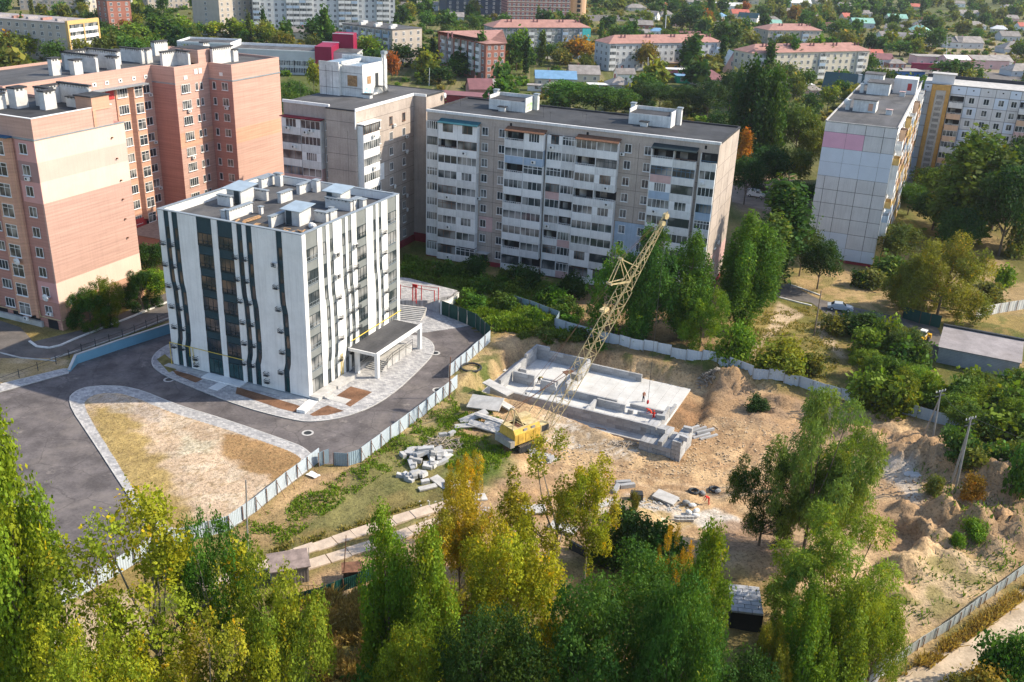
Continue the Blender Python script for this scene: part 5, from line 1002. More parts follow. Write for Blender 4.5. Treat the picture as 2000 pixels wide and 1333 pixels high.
sticks('rubble', 1290, 985, 3.5, 1.4, 90, .4, m_conc, 'broken pale pieces round the mixing place', .2, .12); sticks('rubble', 880, 1000, 5, 2.2, 120, .3, m_conc, 'scattered stones in the grass of the foreground', .1, .09); sticks('rubble', 1850, 960, 8, 5, 160, .35, M('clods', (.36, .27, .18), .95), 'earth clods on the spoil heaps', .2, .16)
# ================================================================== crawler crane
m_yel = M('crane_yellow', (.68, .45, .08), .65, .2, 1.2, .2, dirt=.5, dirtcol=(.34, .22, .12), streak=.3); m_cream = M('pale_yellow_steel', (.60, .49, .26), .65, .2, 2, .15, dirt=.6, dirtcol=(.33, .2, .11)); m_cw = M('counterweight_grey', (.36, .35, .33), .85, .2, .8, .2)
CP = ag(1022, 868); CZ = CP[2]; AZ = R(41)
cr = thing('crawler_crane', 'old yellow crawler crane with a long lattice boom reaching over the pit', 'crane', (CP[0], CP[1], CZ), AZ)
for y in (-1.35, 1.35):
    tr = MB(); pts = [(-2.1, .25), (-1.8, .02), (1.9, .02), (2.3, .3), (2.3, .65), (1.9, .92), (-1.8, .92), (-2.1, .7)]
    V = [(x, y-.32, z) for x, z in pts]+[(x, y+.32, z) for x, z in pts]; n = 8; tr.add(V, [tuple(range(n)), tuple(range(2*n-1, n-1, -1))]+[(i, n+i, n+(i+1) % n, (i+1) % n) for i in range(n)])
    o = tr.build('crawler_track', [m_metal], cr); pd = MB()
    for i in range(16): pd.box(-2.0+i*.26, -1.86+i*.26, y-.38, y+.38, .9, .97)
    tag(pd.build('track_pad', [M('track_steel', (.16, .14, .12), .7)] if 'track_steel' not in bpy.data.materials else [bpy.data.materials['track_steel']], o), kind='stuff')
    for i in range(5): MB().tube((-1.5+i*.8, y-.36, .45), (-1.5+i*.8, y+.36, .45), .3, n=10).build('roller', [m_metal], o)
MB().box(-1.2, 1.2, -1.1, 1.1, .5, 1.1).tube((0, 0, 1.1), (0, 0, 1.3), 1.0, n=16).build('undercarriage', [m_metal], cr)
b = MB(); b.box(-2.8, 1.5, -1.5, 1.5, 1.3, 2.75); b.add([(-2.8, -1.5, 2.75), (1.5, -1.5, 2.75), (1.5, -1.15, 3.35), (-2.8, -1.15, 3.35), (-2.8, 1.5, 2.75), (1.5, 1.5, 2.75), (1.5, 1.15, 3.35), (-2.8, 1.15, 3.35)], [(0, 1, 2, 3), (5, 4, 7, 6), (1, 5, 6, 2), (4, 0, 3, 7)]); b.build('engine_house', [m_yel], cr)
MB().box(-2.8, -1.9, -1.15, 1.15, 3.3, 3.38).box(-.5, 1.5, -1.15, 1.15, 3.3, 3.4).box(-1.9, -.5, -1.15, -.9, 3.3, 3.38).box(-1.9, -.5, .9, 1.15, 3.3, 3.38).build('house_roof', [m_cream], cr); MB().box(-1.9, -.5, -.9, .9, 2.8, 3.1).build('winch_opening', [m_rust], cr)
for x in (-1.3, .0): MB().box(x, x+.6, -1.42, -1.30, 2.85, 3.2).build('side_window', [m_cw], cr)
for x in (-2.2, -1.0, .3): MB().box(x, x+.95, -1.54, -1.5, 1.45, 2.6).build('side_door', [m_yel], cr)
MB().box(-3.5, -2.82, -1.55, 1.55, 1.15, 2.0).build('counterweight', [m_cw], cr); MB().box(1.52, 2.9, -1.5, -.55, 1.3, 2.9).build('cab', [m_cream], cr); MB().box(1.7, 2.92, -1.53, -1.505, 1.9, 2.75).box(2.9, 2.93, -1.4, -.65, 1.9, 2.75).build('cab_window', [m_glass], cr)
MB().box(-.6, 1.3, .2, 1.3, 3.4, 3.9).build('exhaust_box', [m_cream], cr)
ga = MB()
for y in (-.95, .95): ga.tube((-.9, y, 3.3), (-2.0, y*.45, 5.6), .08, n=5).tube((-2.75, y, 3.2), (-2.0, y*.45, 5.6), .08, n=5)
ga.tube((-2.0, -.45, 5.6), (-2.0, .45, 5.6), .1, n=5).tube((-.9, -.95, 3.35), (-.9, .95, 3.35), .06, n=4).tube((-2.75, -.95, 3.3), (-2.75, .95, 3.3), .06, n=4); ga.build('gantry', [m_cream], cr)
# boom in world terms, then parented through the crane's frame
Mi = (Matrix.Translation((CP[0], CP[1], CZ)) @ Matrix.Rotation(AZ, 4, 'Z')).inverted()
BF = Vector((4.6, 110.9, CZ+1.6)); BT = Vector((19.3, 122.1, 27.2)); bd = (BT-BF); BL = bd.length; bd.normalize(); bs = bd.cross(Vector((0, 0, 1))).normalized(); bu = bs.cross(bd).normalized()
def bp(t, s, u):                                         # t metres up the boom, s sideways, u upwards, as crane-local point
    return tuple(Mi @ (BF+bd*t+bs*s+bu*u))
def bw(t):                                               # half widths of the lattice along its length
    if t < 4.5: return (.72, .08+.60*t/4.5)
    if t > BL*.66: f = (t-BL*.66)/(BL*.34); return (.62*(1-f)+.16*f, .55*(1-f)+.14*f)
    return (.72, .68)
ch = [MB() for _ in range(4)]; ts = [0, 4.5]+[BL*.66, BL-.9]
for q, (i, j) in enumerate(((-1, -1), (1, -1), (1, 1), (-1, 1))):
    for a, c in zip(ts[:-1], ts[1:]):
        wa, ha = bw(a+.001); wc, hc = bw(c-.001 if c != ts[2] else c); ch[q].tube(bp(a, i*wa, j*ha), bp(c, i*wc, j*hc), .052, n=5)
boom = thing('boom', None, None); boom.parent = cr
for k in ('label', 'category'):
    if k in boom: del boom[k]
for c_ in ch: c_.build('chord', [m_cream], boom)
nseg = 26; lc4 = [MB() for _ in range(4)]; corners = ((-1, -1), (1, -1), (1, 1), (-1, 1))
for k in range(nseg):
    a = BL*k/nseg*.97; c = BL*(k+1)/nseg*.97; wa, ha = bw(a); wc, hc = bw(c)
    for f in range(4):
        p0 = corners[f]; p1 = corners[(f+1) % 4]
        if k % 2: p0, p1 = p1, p0
        lc4[f].tube(bp(a, p0[0]*wa, p0[1]*ha), bp(c, p1[0]*wc, p1[1]*hc), .029, n=4, cap=False)
        if k % 2 == 0: lc4[f].tube(bp(a, p0[0]*wa, p0[1]*ha), bp(a, p1[0]*wa, p1[1]*ha), .026, n=4, cap=False)
for l_ in lc4: l_.build('lacing', [m_cream], boom)
MB().tube(bp(BL-1.2, -.3, 0), bp(BL-1.2, .3, 0), .35, n=8).tube(bp(BL-.2, -.25, .1), bp(BL-.2, .25, .1), .42, n=8).tube(bp(BL-.9, 0, .5), bp(BL+.4, 0, .2), .1, n=5).build('boom_head', [m_cream], boom)
MB().box(0, 0, 0, 0, 0, 0).v
jt = BL*.72
ms = MB()                                                # luffing mast and strut at the joint
top = (jt+.2, 3.5); arm = (jt-2.6, 3.0)
for s in (-.6, .6):
    ms.tube(bp(jt-.8, s, .5), bp(top[0]+.6, s*.3, top[1]), .06, n=4).tube(bp(jt+1.2, s, .5), bp(top[0]+.6, s*.3, top[1]), .06, n=4)
    ms.tube(bp(jt-.8, s, .4), bp(arm[0], s*.5, arm[1]), .07, n=4).tube(bp(jt-1.0, s, .4), bp(arm[0], s*.8, arm[1]), .05, n=4).tube(bp(arm[0], s*.5, arm[1]), bp(top[0]+.6, s*.3, top[1]), .05, n=4)
ms.tube(bp(top[0]+.6, -.4, top[1]), bp(top[0]+.6, .4, top[1]), .18, n=6).tube(bp(arm[0], -.5, arm[1]), bp(arm[0], .5, arm[1]), .16, n=6).build('boom_mast', [m_cream], cr)
cb = MB().tube(tuple(Mi @ Vector((cr.matrix_world.translation[0], 0, 0))), tuple(Mi @ Vector((cr.matrix_world.translation[0], 0, 0.001))), .001)
cb = MB()
for y in (-.3, .3): cb.tube((-2.0, y, 5.6), bp(9, y*1.5, 1.0), .035, n=4).tube(bp(9, y*1.5, 1.0), bp(9, y, .7), .03, n=4).tube((-1.8, y*1.8, 5.5), bp(arm[0], y, arm[1]), .018, n=4).tube(bp(top[0]+.6, y*.5, top[1]), bp(BL-.4, y*.5, .3), .018, n=4)
cb.build('pendant_rope', [m_rust], cr)
ps = MB()
for s in (-.5, .5): ps.tube(bp(1.5, s*1.2-2.0, 3.0), bp(5.4, s*1.4, .7), .06, n=4)
ps = MB().tube((1.0, .8, 3.4), (4.6, 1.4, 6.2), .06, n=5).tube((1.3, -.4, 3.2), (5.2, .3, 6.0), .06, n=5); ps.build('boom_stop', [m_cream], cr)
MB().obox(bp(8.2, 0, -.2), (.9, 1.2, .8), .2).build('rope_guard_box', [m_cw], cr)
hk = at(1276, 690, 8); hp = Vector((float(BT[0])+.3, float(BT[1])+.1, 0))
hx = Vector(at(1272, 775, -.6)); rope_top = Vector(tuple(BT)); MB().tube(tuple(Mi @ rope_top), tuple(Mi @ Vector((rope_top[0], rope_top[1], .6))), .025, n=4).build('hoist_rope', [m_metal], cr)
MB().ell(tuple(Mi @ Vector((rope_top[0], rope_top[1], .3))), (.22, .14, .35)).build('hook_block', [m_redp], cr)
p = Vector(bp(BL*.55, -2.3, -1.0)); MB().obox(tuple(p), (1.3, .8, .35), .3).tube(tuple(p), (p[0], p[1], p[2]+1.0), .04, n=4).tube((p[0], p[1], p[2]+1), bp(BL*.6, -.6, .3), .02, n=4).build('spare_hook', [m_cream], cr)
# ================================================================== people
m_skin = M('skin', (.45, .27, .19), .6, .03); m_hair = M('dark_hair', (.03, .02, .015), .8)
def person(label, x, y, z, rz, shirt, legs, pose='stand', helmet=None):
    # one skinned skeleton per figure; clothing colours by height along it
    t = thing('person', label, 'person', (x, y, z), rz)
    if pose == 'stand': J = dict(pel=(0, 0, .95), chest=(.02, 0, 1.32), neck=(.03, 0, 1.5), head=(.06, 0, 1.66), ls=(.02, .19, 1.42), le=(.10, .25, 1.15), lh=(.28, .18, .98), rs=(.02, -.19, 1.42), re=(.12, -.24, 1.16), rh=(.32, -.16, 1.05), lk=(.04, .12, .5), lf=(0, .14, .05), lt=(.16, .15, .03), rk=(.02, -.12, .5), rf=(-.06, -.14, .05), rt=(.10, -.15, .03))
    elif pose == 'bend': J = dict(pel=(0, 0, .88), chest=(.34, 0, 1.06), neck=(.5, 0, 1.1), head=(.64, 0, 1.08), ls=(.42, .19, 1.06), le=(.52, .24, .8), lh=(.62, .16, .55), rs=(.42, -.19, 1.06), re=(.54, -.22, .8), rh=(.66, -.12, .58), lk=(.1, .13, .46), lf=(-.02, .15, .05), lt=(.14, .16, .03), rk=(.02, -.13, .46), rf=(-.12, -.15, .05), rt=(.04, -.16, .03))
    else: J = dict(pel=(0, 0, .38), chest=(.2, 0, .72), neck=(.3, 0, .87), head=(.36, 0, 1.02), ls=(.25, .19, .8), le=(.42, .22, .6), lh=(.6, .12, .5), rs=(.25, -.19, .8), re=(.44, -.2, .6), rh=(.62, -.08, .48), lk=(.4, .2, .5), lf=(.2, .18, .05), lt=(.36, .2, .03), rk=(.38, -.18, .42), rf=(.12, -.16, .05), rt=(.28, -.18, .03))
    rad = dict(pel=.15, chest=.165, neck=.06, head=.105, ls=.075, le=.05, lh=.04, rs=.075, re=.05, rh=.04, lk=.07, lf=.05, lt=.045, rk=.07, rf=.05, rt=.045)
    ks = list(J); E_ = [('pel', 'chest'), ('chest', 'neck'), ('neck', 'head'), ('chest', 'ls'), ('ls', 'le'), ('le', 'lh'), ('chest', 'rs'), ('rs', 're'), ('re', 'rh'), ('pel', 'lk'), ('lk', 'lf'), ('lf', 'lt'), ('pel', 'rk'), ('rk', 'rf'), ('rf', 'rt')]
    me = bpy.data.meshes.new('body'); me.from_pydata([J[k] for k in ks], [(ks.index(a), ks.index(b)) for a, b in E_], []); o = inst('body', me, t)
    sk = o.modifiers.new('s', 'SKIN'); sk.use_smooth_shade = True
    me2 = o.data; me2.skin_vertices.new() if not me2.skin_vertices else None
    for i, k in enumerate(ks): d = me2.skin_vertices[0].data[i]; d.radius = (rad[k], rad[k]); d.use_root = (k == 'pel')
    sb_ = o.modifiers.new('u', 'SUBSURF'); sb_.levels = sb_.render_levels = 1
    dg = bpy.context.evaluated_depsgraph_get(); ev = o.evaluated_get(dg); nm = bpy.data.meshes.new_from_object(ev); o.modifiers.clear(); o.data = nm
    nm.materials.clear(); ms_ = [shirt, legs, m_skin, m_hair]
    for m_ in ms_: nm.materials.append(m_)
    hz = Vector(J['head']); hands = [Vector(J['lh']), Vector(J['rh'])]; leg = [(Vector(J['pel']), Vector(J[a]), Vector(J[c])) for a, c in (('lk', 'lf'), ('rk', 'rf'))]
    def sd_(p, a, c): q = c-a; u = max(0, min(1, (p-a).dot(q)/q.length_squared)); return (p-a-q*u).length
    for pg in nm.polygons:
        c = Vector(pg.center)
        if (c-hz).length < .16: pg.material_index = 3 if c.z > hz.z+.03 or c.x < hz.x-.05 else 2
        elif min((c-h).length for h in hands) < .07: pg.material_index = 2
        elif min(min(sd_(c, a, k_), sd_(c, k_, f_)) for a, k_, f_ in leg) < min(sd_(c, Vector(J['chest']), Vector(J['pel'])*.6+Vector(J['chest'])*.4), .3): pg.material_index = 1
    for s in (-1, 1): 
        for f in range(4): MB().tube((J['rh' if s < 0 else 'lh'][0], J['rh' if s < 0 else 'lh'][1]-.03+.02*f, J['rh' if s < 0 else 'lh'][2]), (J['rh' if s < 0 else 'lh'][0]+.07, J['rh' if s < 0 else 'lh'][1]-.03+.02*f, J['rh' if s < 0 else 'lh'][2]-.05), .011, n=4).build('finger', [m_skin], t)
    if helmet: MB().ell((hz[0], hz[1], hz[2]+.06), (.14, .13, .10), 10, 5).box(hz[0]-.02, hz[0]+.2, hz[1]-.09, hz[1]+.09, hz[2]+.03, hz[2]+.05).build('helmet', [helmet], t)
    return t
m_or = M('orange_red_workwear', (.75, .07, .03), .7); m_navy = M('dark_trousers', (.03, .035, .05), .8); m_olive = M('olive_jacket', (.25, .24, .05), .8); m_redc = M('red_shirt', (.62, .03, .02), .7)
p = at(1271, 815, FS); person('worker in orange red overalls bending beside the crane hook in the pit', p[0], p[1], FS, 2.6, m_or, m_or, 'bend', m_or)
p = at(1268, 822, FS); person('second worker in red standing against the right inner foundation wall', p[0]+.5, p[1]-.3, FS, 1.8, m_redc, m_redc, 'stand', m_or)
p = at(1256, 785, FS); person('worker in brown jacket behind the low inner wall', p[0], p[1], FS, -1.0, M('brown_jacket', (.3, .13, .08), .8), m_navy, 'stand')
p = at(1052, 748, FS); person('worker in olive yellow jacket leaning over the left inner wall', p[0], p[1], FS, -.8, m_olive, m_navy, 'bend', m_yel)
p = ag(1384, 985); person('worker in a red shirt bent over a pale sack at the mixing place', p[0], p[1], p[2], 3.3, m_redc, m_redc, 'bend')
# mixing place: sacks, white cover, stacked cinder blocks, old tyres
m_sack = M('white_sack', (.66, .66, .64), .8, .1)
for i, (u, v) in enumerate(((1352, 990), (1360, 1000), (1345, 1003), (1358, 1010), (1402, 962), (1372, 966), (1340, 984))): p = ag(u, v); tag(MB().ell((0, 0, .2), (.5, .35, .26), 10, 5).build('sack', [m_sack if i < 4 else m_post], None, loc=p, rz=i), 'white sack dumped at the mixing place' if i < 4 else 'grey sack behind the red shirted worker', 'sack', 'white sacks at the mixing place' if i < 4 else 'grey sacks at the mixing place')
for i in range(10):
    p = ag(1322+i % 5*7, 1018-(i//5)*0); tag(MB().box(-.19, .19, -.1, .1, 0, .19).build('cinder_block', [m_conc], None, loc=(p[0], p[1]+(i//5)*.25, p[2]+(i//5)*.2), rz=-.3, scale=1.6), 'cinder block in the low row below the white powder heap', 'cinder block', 'row of cinder blocks by the powder heap')
def tyre(u, v, label, R_=.55):
    p = ag(u, v); b = MB(); n = 14
    for i in range(n): a, c = 2*math.pi*i/n, 2*math.pi*(i+1)/n; b.tube((R_*math.cos(a), R_*math.sin(a), .18), (R_*math.cos(c), R_*math.sin(c), .18), .17, n=6, cap=False)
    tag(b.build('tyre', [m_metal], None, loc=p), label, 'tyre')
tyre(1355, 962, 'old black tyre left of the red shirted worker'); tyre(1395, 958, 'old black tyre right of the red shirted worker'); tyre(920, 720, 'huge black tyre planter filled with weeds on the bank', 1.5)
tag(MB().box(-.7, .7, -.5, .5, 0, .9).build('water_tank', [m_metal], None, loc=ag(1243, 975)), 'dark square tank beside the sand heap', 'tank'); 
def rag(u, v, s, label, mat=None, cat='sheet'):
    p = ag(u, v); n = 9; V = []; F = []
    for i in range(n):
        for j in range(n): x = (i/(n-1)-.5)*2*s; y = (j/(n-1)-.5)*1.4*s; V.append((x*(1+.2*vnoise(i*.7, j*.7, 3)), y, .12+.5*s*.35*float(vnoise(i*.9+u, j*.9, 8))))
    for i in range(n-1):
        for j in range(n-1): F.append((i*n+j, (i+1)*n+j, (i+1)*n+j+1, i*n+j+1))
    tag(MB().add(V, F).build('plastic_sheet', [mat or m_sack], None, loc=p, rz=u), label, cat)
rag(612, 930, .7, 'crumpled white plastic sheet inside the site gate'); rag(985, 726, .35, 'small white scrap on the left footing')
tag(MB().prism([(1.1*math.cos(i*.7)*(.8+.2*(i % 3)), .8*math.sin(i*.7)) for i in range(9)], 0, .12).build('concrete_spill', [m_conc], None, loc=ag(1783, 928)), 'hardened pool of pale concrete among the spoil heaps', 'concrete spill')
tag(MB().tube((0, 0, .4), (1.2, .9, 2.8), .45, n=14).build('concrete_pipe', [m_conc], None, loc=ag(1700, 1338)), 'pale pipe end sticking up at the foot of the ribbed fence', 'pipe'); rag(1722, 1318, .4, 'white scrap beside the pale pipe')
# ================================================================== poles, sheds, vehicles
def pole(label, base, top, r=.14, arm=True, mat=None, cat='utility pole', name='utility_pole', strut=None, lamp=False):
    p = np.array(ag(*base)); h = height_at(p, top[1], p[2]); q = at(top[0], top[1], p[2]+h); t = thing(name, label, cat, tuple(p)); d = q-p
    MB().tube((0, 0, -.3), tuple(d), r, r*.65, 8).build('shaft', [mat or m_conc], t)
    if strut: s = np.array(ag(*strut))-p; MB().tube(tuple(s), (d[0]*.85, d[1]*.85, d[2]*.85), r*.9, r*.6, 8).build('strut', [mat or m_conc], t)
    if arm:
        for zf in (.97, .9): MB().box(-.9, .9, -.05, .05, -.05, .05).build('crossarm', [m_metal], t, loc=(d[0]*zf, d[1]*zf, d[2]*zf), rz=.5)
        for x in (-.8, -.3, .3, .8): MB().tube((0, 0, 0), (0, 0, .22), .05, n=6).build('insulator', [m_balcw], t, loc=(d[0]*.97+x*math.cos(.5), d[1]*.97+x*math.sin(.5), d[2]*.97+.05))
    if lamp: MB().tube((d[0], d[1], d[2]), (d[0]+1.2, d[1], d[2]+.2), .04, n=5).build('lamp_arm', [m_metal], t); MB().ell((d[0]+1.4, d[1], d[2]+.15), (.35, .14, .1)).build('lamp_head', [m_unit], t)
    return tuple(q)
P1 = pole('thin grey wooden pole standing outside the fence of the bare lot', (484, 1072), (480, 938), .1, False, m_post); P2 = pole('concrete pole leaning in two legs on the spoil heaps by the bushes', (1865, 962), (1897, 815), .17, True, m_post, strut=(1858, 945))
P3 = pole('two legged concrete pole behind the pale back fence', (1820, 868), (1838, 763), .14, True, m_post, strut=(1802, 855)); P4 = pole('wooden pole beside the silver car on the yard road', (1590, 655), (1604, 568), .13, False, M('pole_wood', (.25, .19, .15), .9)); P5 = pole('rusty pole at the fence gap above the tyre planter', (877, 778), (880, 698), .1, False, m_rust)
pole('thin dark pole beside the small rusty shed', (670, 1140), (676, 1046), .06, False, m_rust); pole('short thin pole on the slab track', (603, 1092), (603, 1070), .05, False, m_post)
pole('white street lamp pole in front of the hipped roof block', (1265, 143), (1266, 112), .16, False, m_balcw, 'street lamp', 'street_lamp'); pole('pale concrete pole at the left end of the hipped roof block', (1185, 130), (1186, 100), .15, False, m_balcw); pole('tall white chimney mast behind the hipped roof block', (1299, 64), (1301, 30), .35, False, m_balcw, 'mast', 'mast'); pole('pale pole behind the lift house of the corner block', (838, 168), (839, 133), .13, False, m_balcw)
pole('concrete pole at the shop fronts on the right', (1848, 128), (1850, 68), .14, False, m_balcw)
def wire(a, c, sag=.8, label='thin black overhead wire', n=10):
    b = MB(); P = [tuple(Vector(a).lerp(Vector(c), i/n)-Vector((0, 0, sag*4*(i/n)*(1-i/n)))) for i in range(n+1)]
    for p, q in zip(P[:-1], P[1:]): b.tube(p, q, .02, n=3, cap=False)
    tag(b.build('overhead_wire', [m_metal]), label, 'wire')
wire(P2, P3, .6, 'wire between the two legged poles at the back fence'); wire(P2, (95, 62, 9), 1, 'wire running off to the right from the leaning pole'); wire(P5, (WO[0]+32, WO[1]+2, 4.2), .5, 'wire from the rusty pole to the entrance canopy')
def hut(name, label, base, w_, d_, h, rz, wall, roof, slope=.4, ov=.2, cat='shed', z=None):
    p = ag(*base) if z is None else (*at(*base, z)[:2], z); t = thing(name, label, cat, p, rz); MB().prism([(0, 0), (w_, 0), (w_, d_), (0, d_)], -.2, [h, h, h+slope, h+slope]).build('wall', [wall], t)
    MB().prism([(-ov, -ov), (w_+ov, -ov), (w_+ov, d_+ov), (-ov, d_+ov)], [h+.02]*2+[h+slope+.02]*2, [h+.12]*2+[h+slope+.12]*2).build('roof', [roof], t); return t
m_ash = M('flat_roof_felt', (.34, .31, .31), .9, .15, .4, .15, dirt=.3)
t = hut('garage', 'long grey garage with a flat felt roof behind the right hand bushes', (1828, 708), 11.5, 8.5, 2.6, -.46, M('grey_block_wall', (.36, .39, .42), .9, .12, .4, .15, lines=(.4, .15)), m_ash, .6); MB().box(-.3, 11.8, 8.2, 8.7, 3.25, 3.6).build('gutter', [m_metal], t)
m_corr = M('corrugated_iron', (.33, .30, .28), .7, .25, .8, .2, dirt=.4, dirtcol=(.2, .12, .08)); t = hut('iron_shed', 'small corrugated iron shed with a brown roof beside the slab track', (532, 1148), 3.6, 2.4, 1.8, .35, m_corr, M('rusty_roof', (.28, .22, .20), .85, .2), .3)
for i in range(12): MB().box(.1+i*.3, .22+i*.3, -.05, 0, 0, 1.75).build('rib', [m_corr], t)
hut('iron_shed', 'tiny rusty iron box shed behind the green foreground fence', (672, 1140), 1.6, 1.2, 1.3, .2, m_rust, m_rust, .1)
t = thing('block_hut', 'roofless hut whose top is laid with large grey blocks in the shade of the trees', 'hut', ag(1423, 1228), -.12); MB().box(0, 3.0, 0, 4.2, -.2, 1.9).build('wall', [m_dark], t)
for r_ in range(7):
    x = 0.; q = 0
    while x < 2.95:
        l = min(1.3 if (r_ % 2 or x) else .65, 3.0-x); MB().box(x+.03, x+l-.03, r_*.6+.03, r_*.6+.57, 1.9, 2.1).build('block', [M('roof_block', (.42, .43, .46), .9, .12, rand=.15)] if 'roof_block' not in bpy.data.materials else [bpy.data.materials['roof_block']], t); x += l
hut('garage', 'brown roofed garage between the two brick wings', (250, 480), 9, 9, 2.5, -.38, m_b5, M('brown_felt', (.20, .16, .14), .9, .2), .3, z=0)
b = MB().box(-3, 3, -.15, .15, -.6, 1.0)
for u, v, lab_ in ((601, 846, 'round manhole ring in the drive below the corner of the white block'), (850, 690, 'round manhole in the asphalt by the plaza'), (855, 762, 'large pale ring at the fence gap'), (330, 742, 'small manhole at the left tip of the drive')):
    p = at(u, v, .04); q = thing('manhole', lab_, 'manhole', tuple(p)); MB().prism([(.5*math.cos(i*.4488), .5*math.sin(i*.4488)) for i in range(14)], 0, .012).build('cover', [m_metal], q)
    bb = MB()
    for i in range(14): a, c = i*.4488, (i+1)*.4488; bb.prism([(.52*math.cos(a), .52*math.sin(a)), (.52*math.cos(c), .52*math.sin(c)), (.78*math.cos(c), .78*math.sin(c)), (.78*math.cos(a), .78*math.sin(a))], 0, .02)
    bb.build('ring', [m_kerb], q)
tag(b.build('dark_wall', [m_metal], None, loc=ag(1155, 1095), rz=-.75), 'dark metal container wall in the gap between the foreground trees', 'wall')
# ---- vehicles
def car(label, p, rz, col, kind='sedan', s=1., cat='car', name='parked_car'):
    t = thing(name, label, cat, p, rz); t.scale = (s,)*3; m_ = M('car_paint_'+str(len(bpy.data.materials)), col, .3, .02, spec=.6)
    if kind == 'van': prof = [(-2.15, .35), (-2.2, .8), (-2.1, 1.85), (-1.0, 1.9), (.75, 1.85), (1.25, 1.2), (2.0, 1.0), (2.2, .7), (2.2, .35)]
    elif kind == 'sedan': prof = [(-2.15, .35), (-2.2, .85), (-1.55, .98), (-1.05, 1.38), (.3, 1.42), (.95, .98), (1.95, .85), (2.2, .6), (2.2, .35)]
    else: prof = [(-2.9, .5), (-3.0, 2.5), (1.2, 2.6), (1.3, 2.1), (2.3, 2.0), (2.8, 1.2), (2.9, .5)]
    n = len(prof); hw = .85 if kind != 'truck' else 1.05
    V = [(x, -hw*(1 if z < 1.05 or kind == 'truck' else .86), z) for x, z in prof]+[(x, hw*(1 if z < 1.05 or kind == 'truck' else .86), z) for x, z in prof]
    MB().add(V, [tuple(range(n)), tuple(range(2*n-1, n-1, -1))]+[(i, n+i, n+(i+1) % n, (i+1) % n) for i in range(n)]).build('body', [m_], t)
    g = MB()
    if kind == 'sedan':
        for sd_ in (-1, 1): y = sd_*(hw*.95+.005); g.add([(-1.2, y, 1.02), (.75, y, 1.02), (.25, y*.93, 1.33), (-.95, y*.93, 1.33)], [(0, 1, 2, 3)])
        g.add([(.36, -.62, 1.41), (.36, .62, 1.41), (.95, .74, 1.0), (.95, -.74, 1.0)], [(0, 3, 2, 1)]).add([(-1.1, -.62, 1.38), (-1.1, .62, 1.38), (-1.58, .74, 1.0), (-1.58, -.74, 1.0)], [(0, 1, 2, 3)])
    elif kind == 'van':
        for sd_ in (-1, 1): y = sd_*(hw*.9+.03); g.add([(.1, y, 1.2), (1.15, y, 1.2), (.8, y*.97, 1.7), (.1, y*.97, 1.7)], [(0, 1, 2, 3)])
        g.add([(.80, -.66, 1.8), (.80, .66, 1.8), (1.28, .74, 1.22), (1.28, -.74, 1.22)], [(0, 3, 2, 1)])
    else: g.add([(2.34, -.9, 1.95), (2.34, .9, 1.95), (2.8, .9, 1.25), (2.8, -.9, 1.25)], [(0, 3, 2, 1)])
    g.build('window', [m_glass], t)
    xw = 1.4 if kind != 'truck' else 1.9
    for x in (-xw, xw):
        for y in (-hw, hw): MB().tube((x, y-.1, .33), (x, y+.1, .33), .33, n=12).tube((x, y-.115, .33), (x, y+.115, .33), .17, n=8, m=1).build('wheel', [m_metal, m_unit], t)
    for y in (-.6, .6): MB().box(2.18, 2.24, y-.15, y+.15, .6, .75).build('headlight', [m_unit], t)
    return t
p = at(1640, 606, .04); car('silver saloon car parked on the yard road beside the wooden pole', tuple(p), -.28, (.42, .47, .52)); p = at(1476, 385, .04); car('white van parked under the trees right of the long block', tuple(p), -.42, (.80, .80, .80), 'van'); p = at(1484, 371, .04); car('dark car behind the white van', tuple(p), -.45, (.02, .025, .03))
p = at(1796, 158, .04); car('white bus like van in front of the blue shop', tuple(p), -.2, (.7, .75, .75), 'truck', 1.3, 'van', 'parked_van'); p = at(1831, 134, .04); car('white delivery truck by the magenta fence', tuple(p), 1.2, (.8, .8, .8), 'truck', 1.3, 'truck', 'parked_truck'); p = at(1748, 163, .04); car('white car in front of the blue shop', tuple(p), -.2, (.8, .8, .8), 'sedan', 1.2)
p = at(1800, 668, .04); ldr = thing('wheel_loader', 'small yellow loader with a white cab at the end of the yard road', 'loader', tuple(p), .9); my = M('loader_yellow', (.72, .42, .03), .5)
MB().box(-1.6, .3, -.6, .6, .5, 1.2).build('body', [my], ldr); MB().box(-.5, .6, -.5, .5, 1.2, 2.1).build('cab', [m_unit], ldr); MB().box(-.52, .62, -.52, .52, 1.45, 1.9).build('cab_window', [m_glass], ldr); MB().prism([(1.6, -.9), (2.3, -.8), (2.3, .8), (1.6, .9)], .3, 1.0).build('bucket', [my], ldr); MB().obox((1.1, 0, .9), (1.6, .3, .25), 0, ry=.2).build('lift_arm', [my], ldr)
for x in (-1.1, .8):
    for y in (-.75, .75): MB().tube((x, y-.15, .45), (x, y+.15, .45), .45, n=12).build('wheel', [m_metal], ldr)
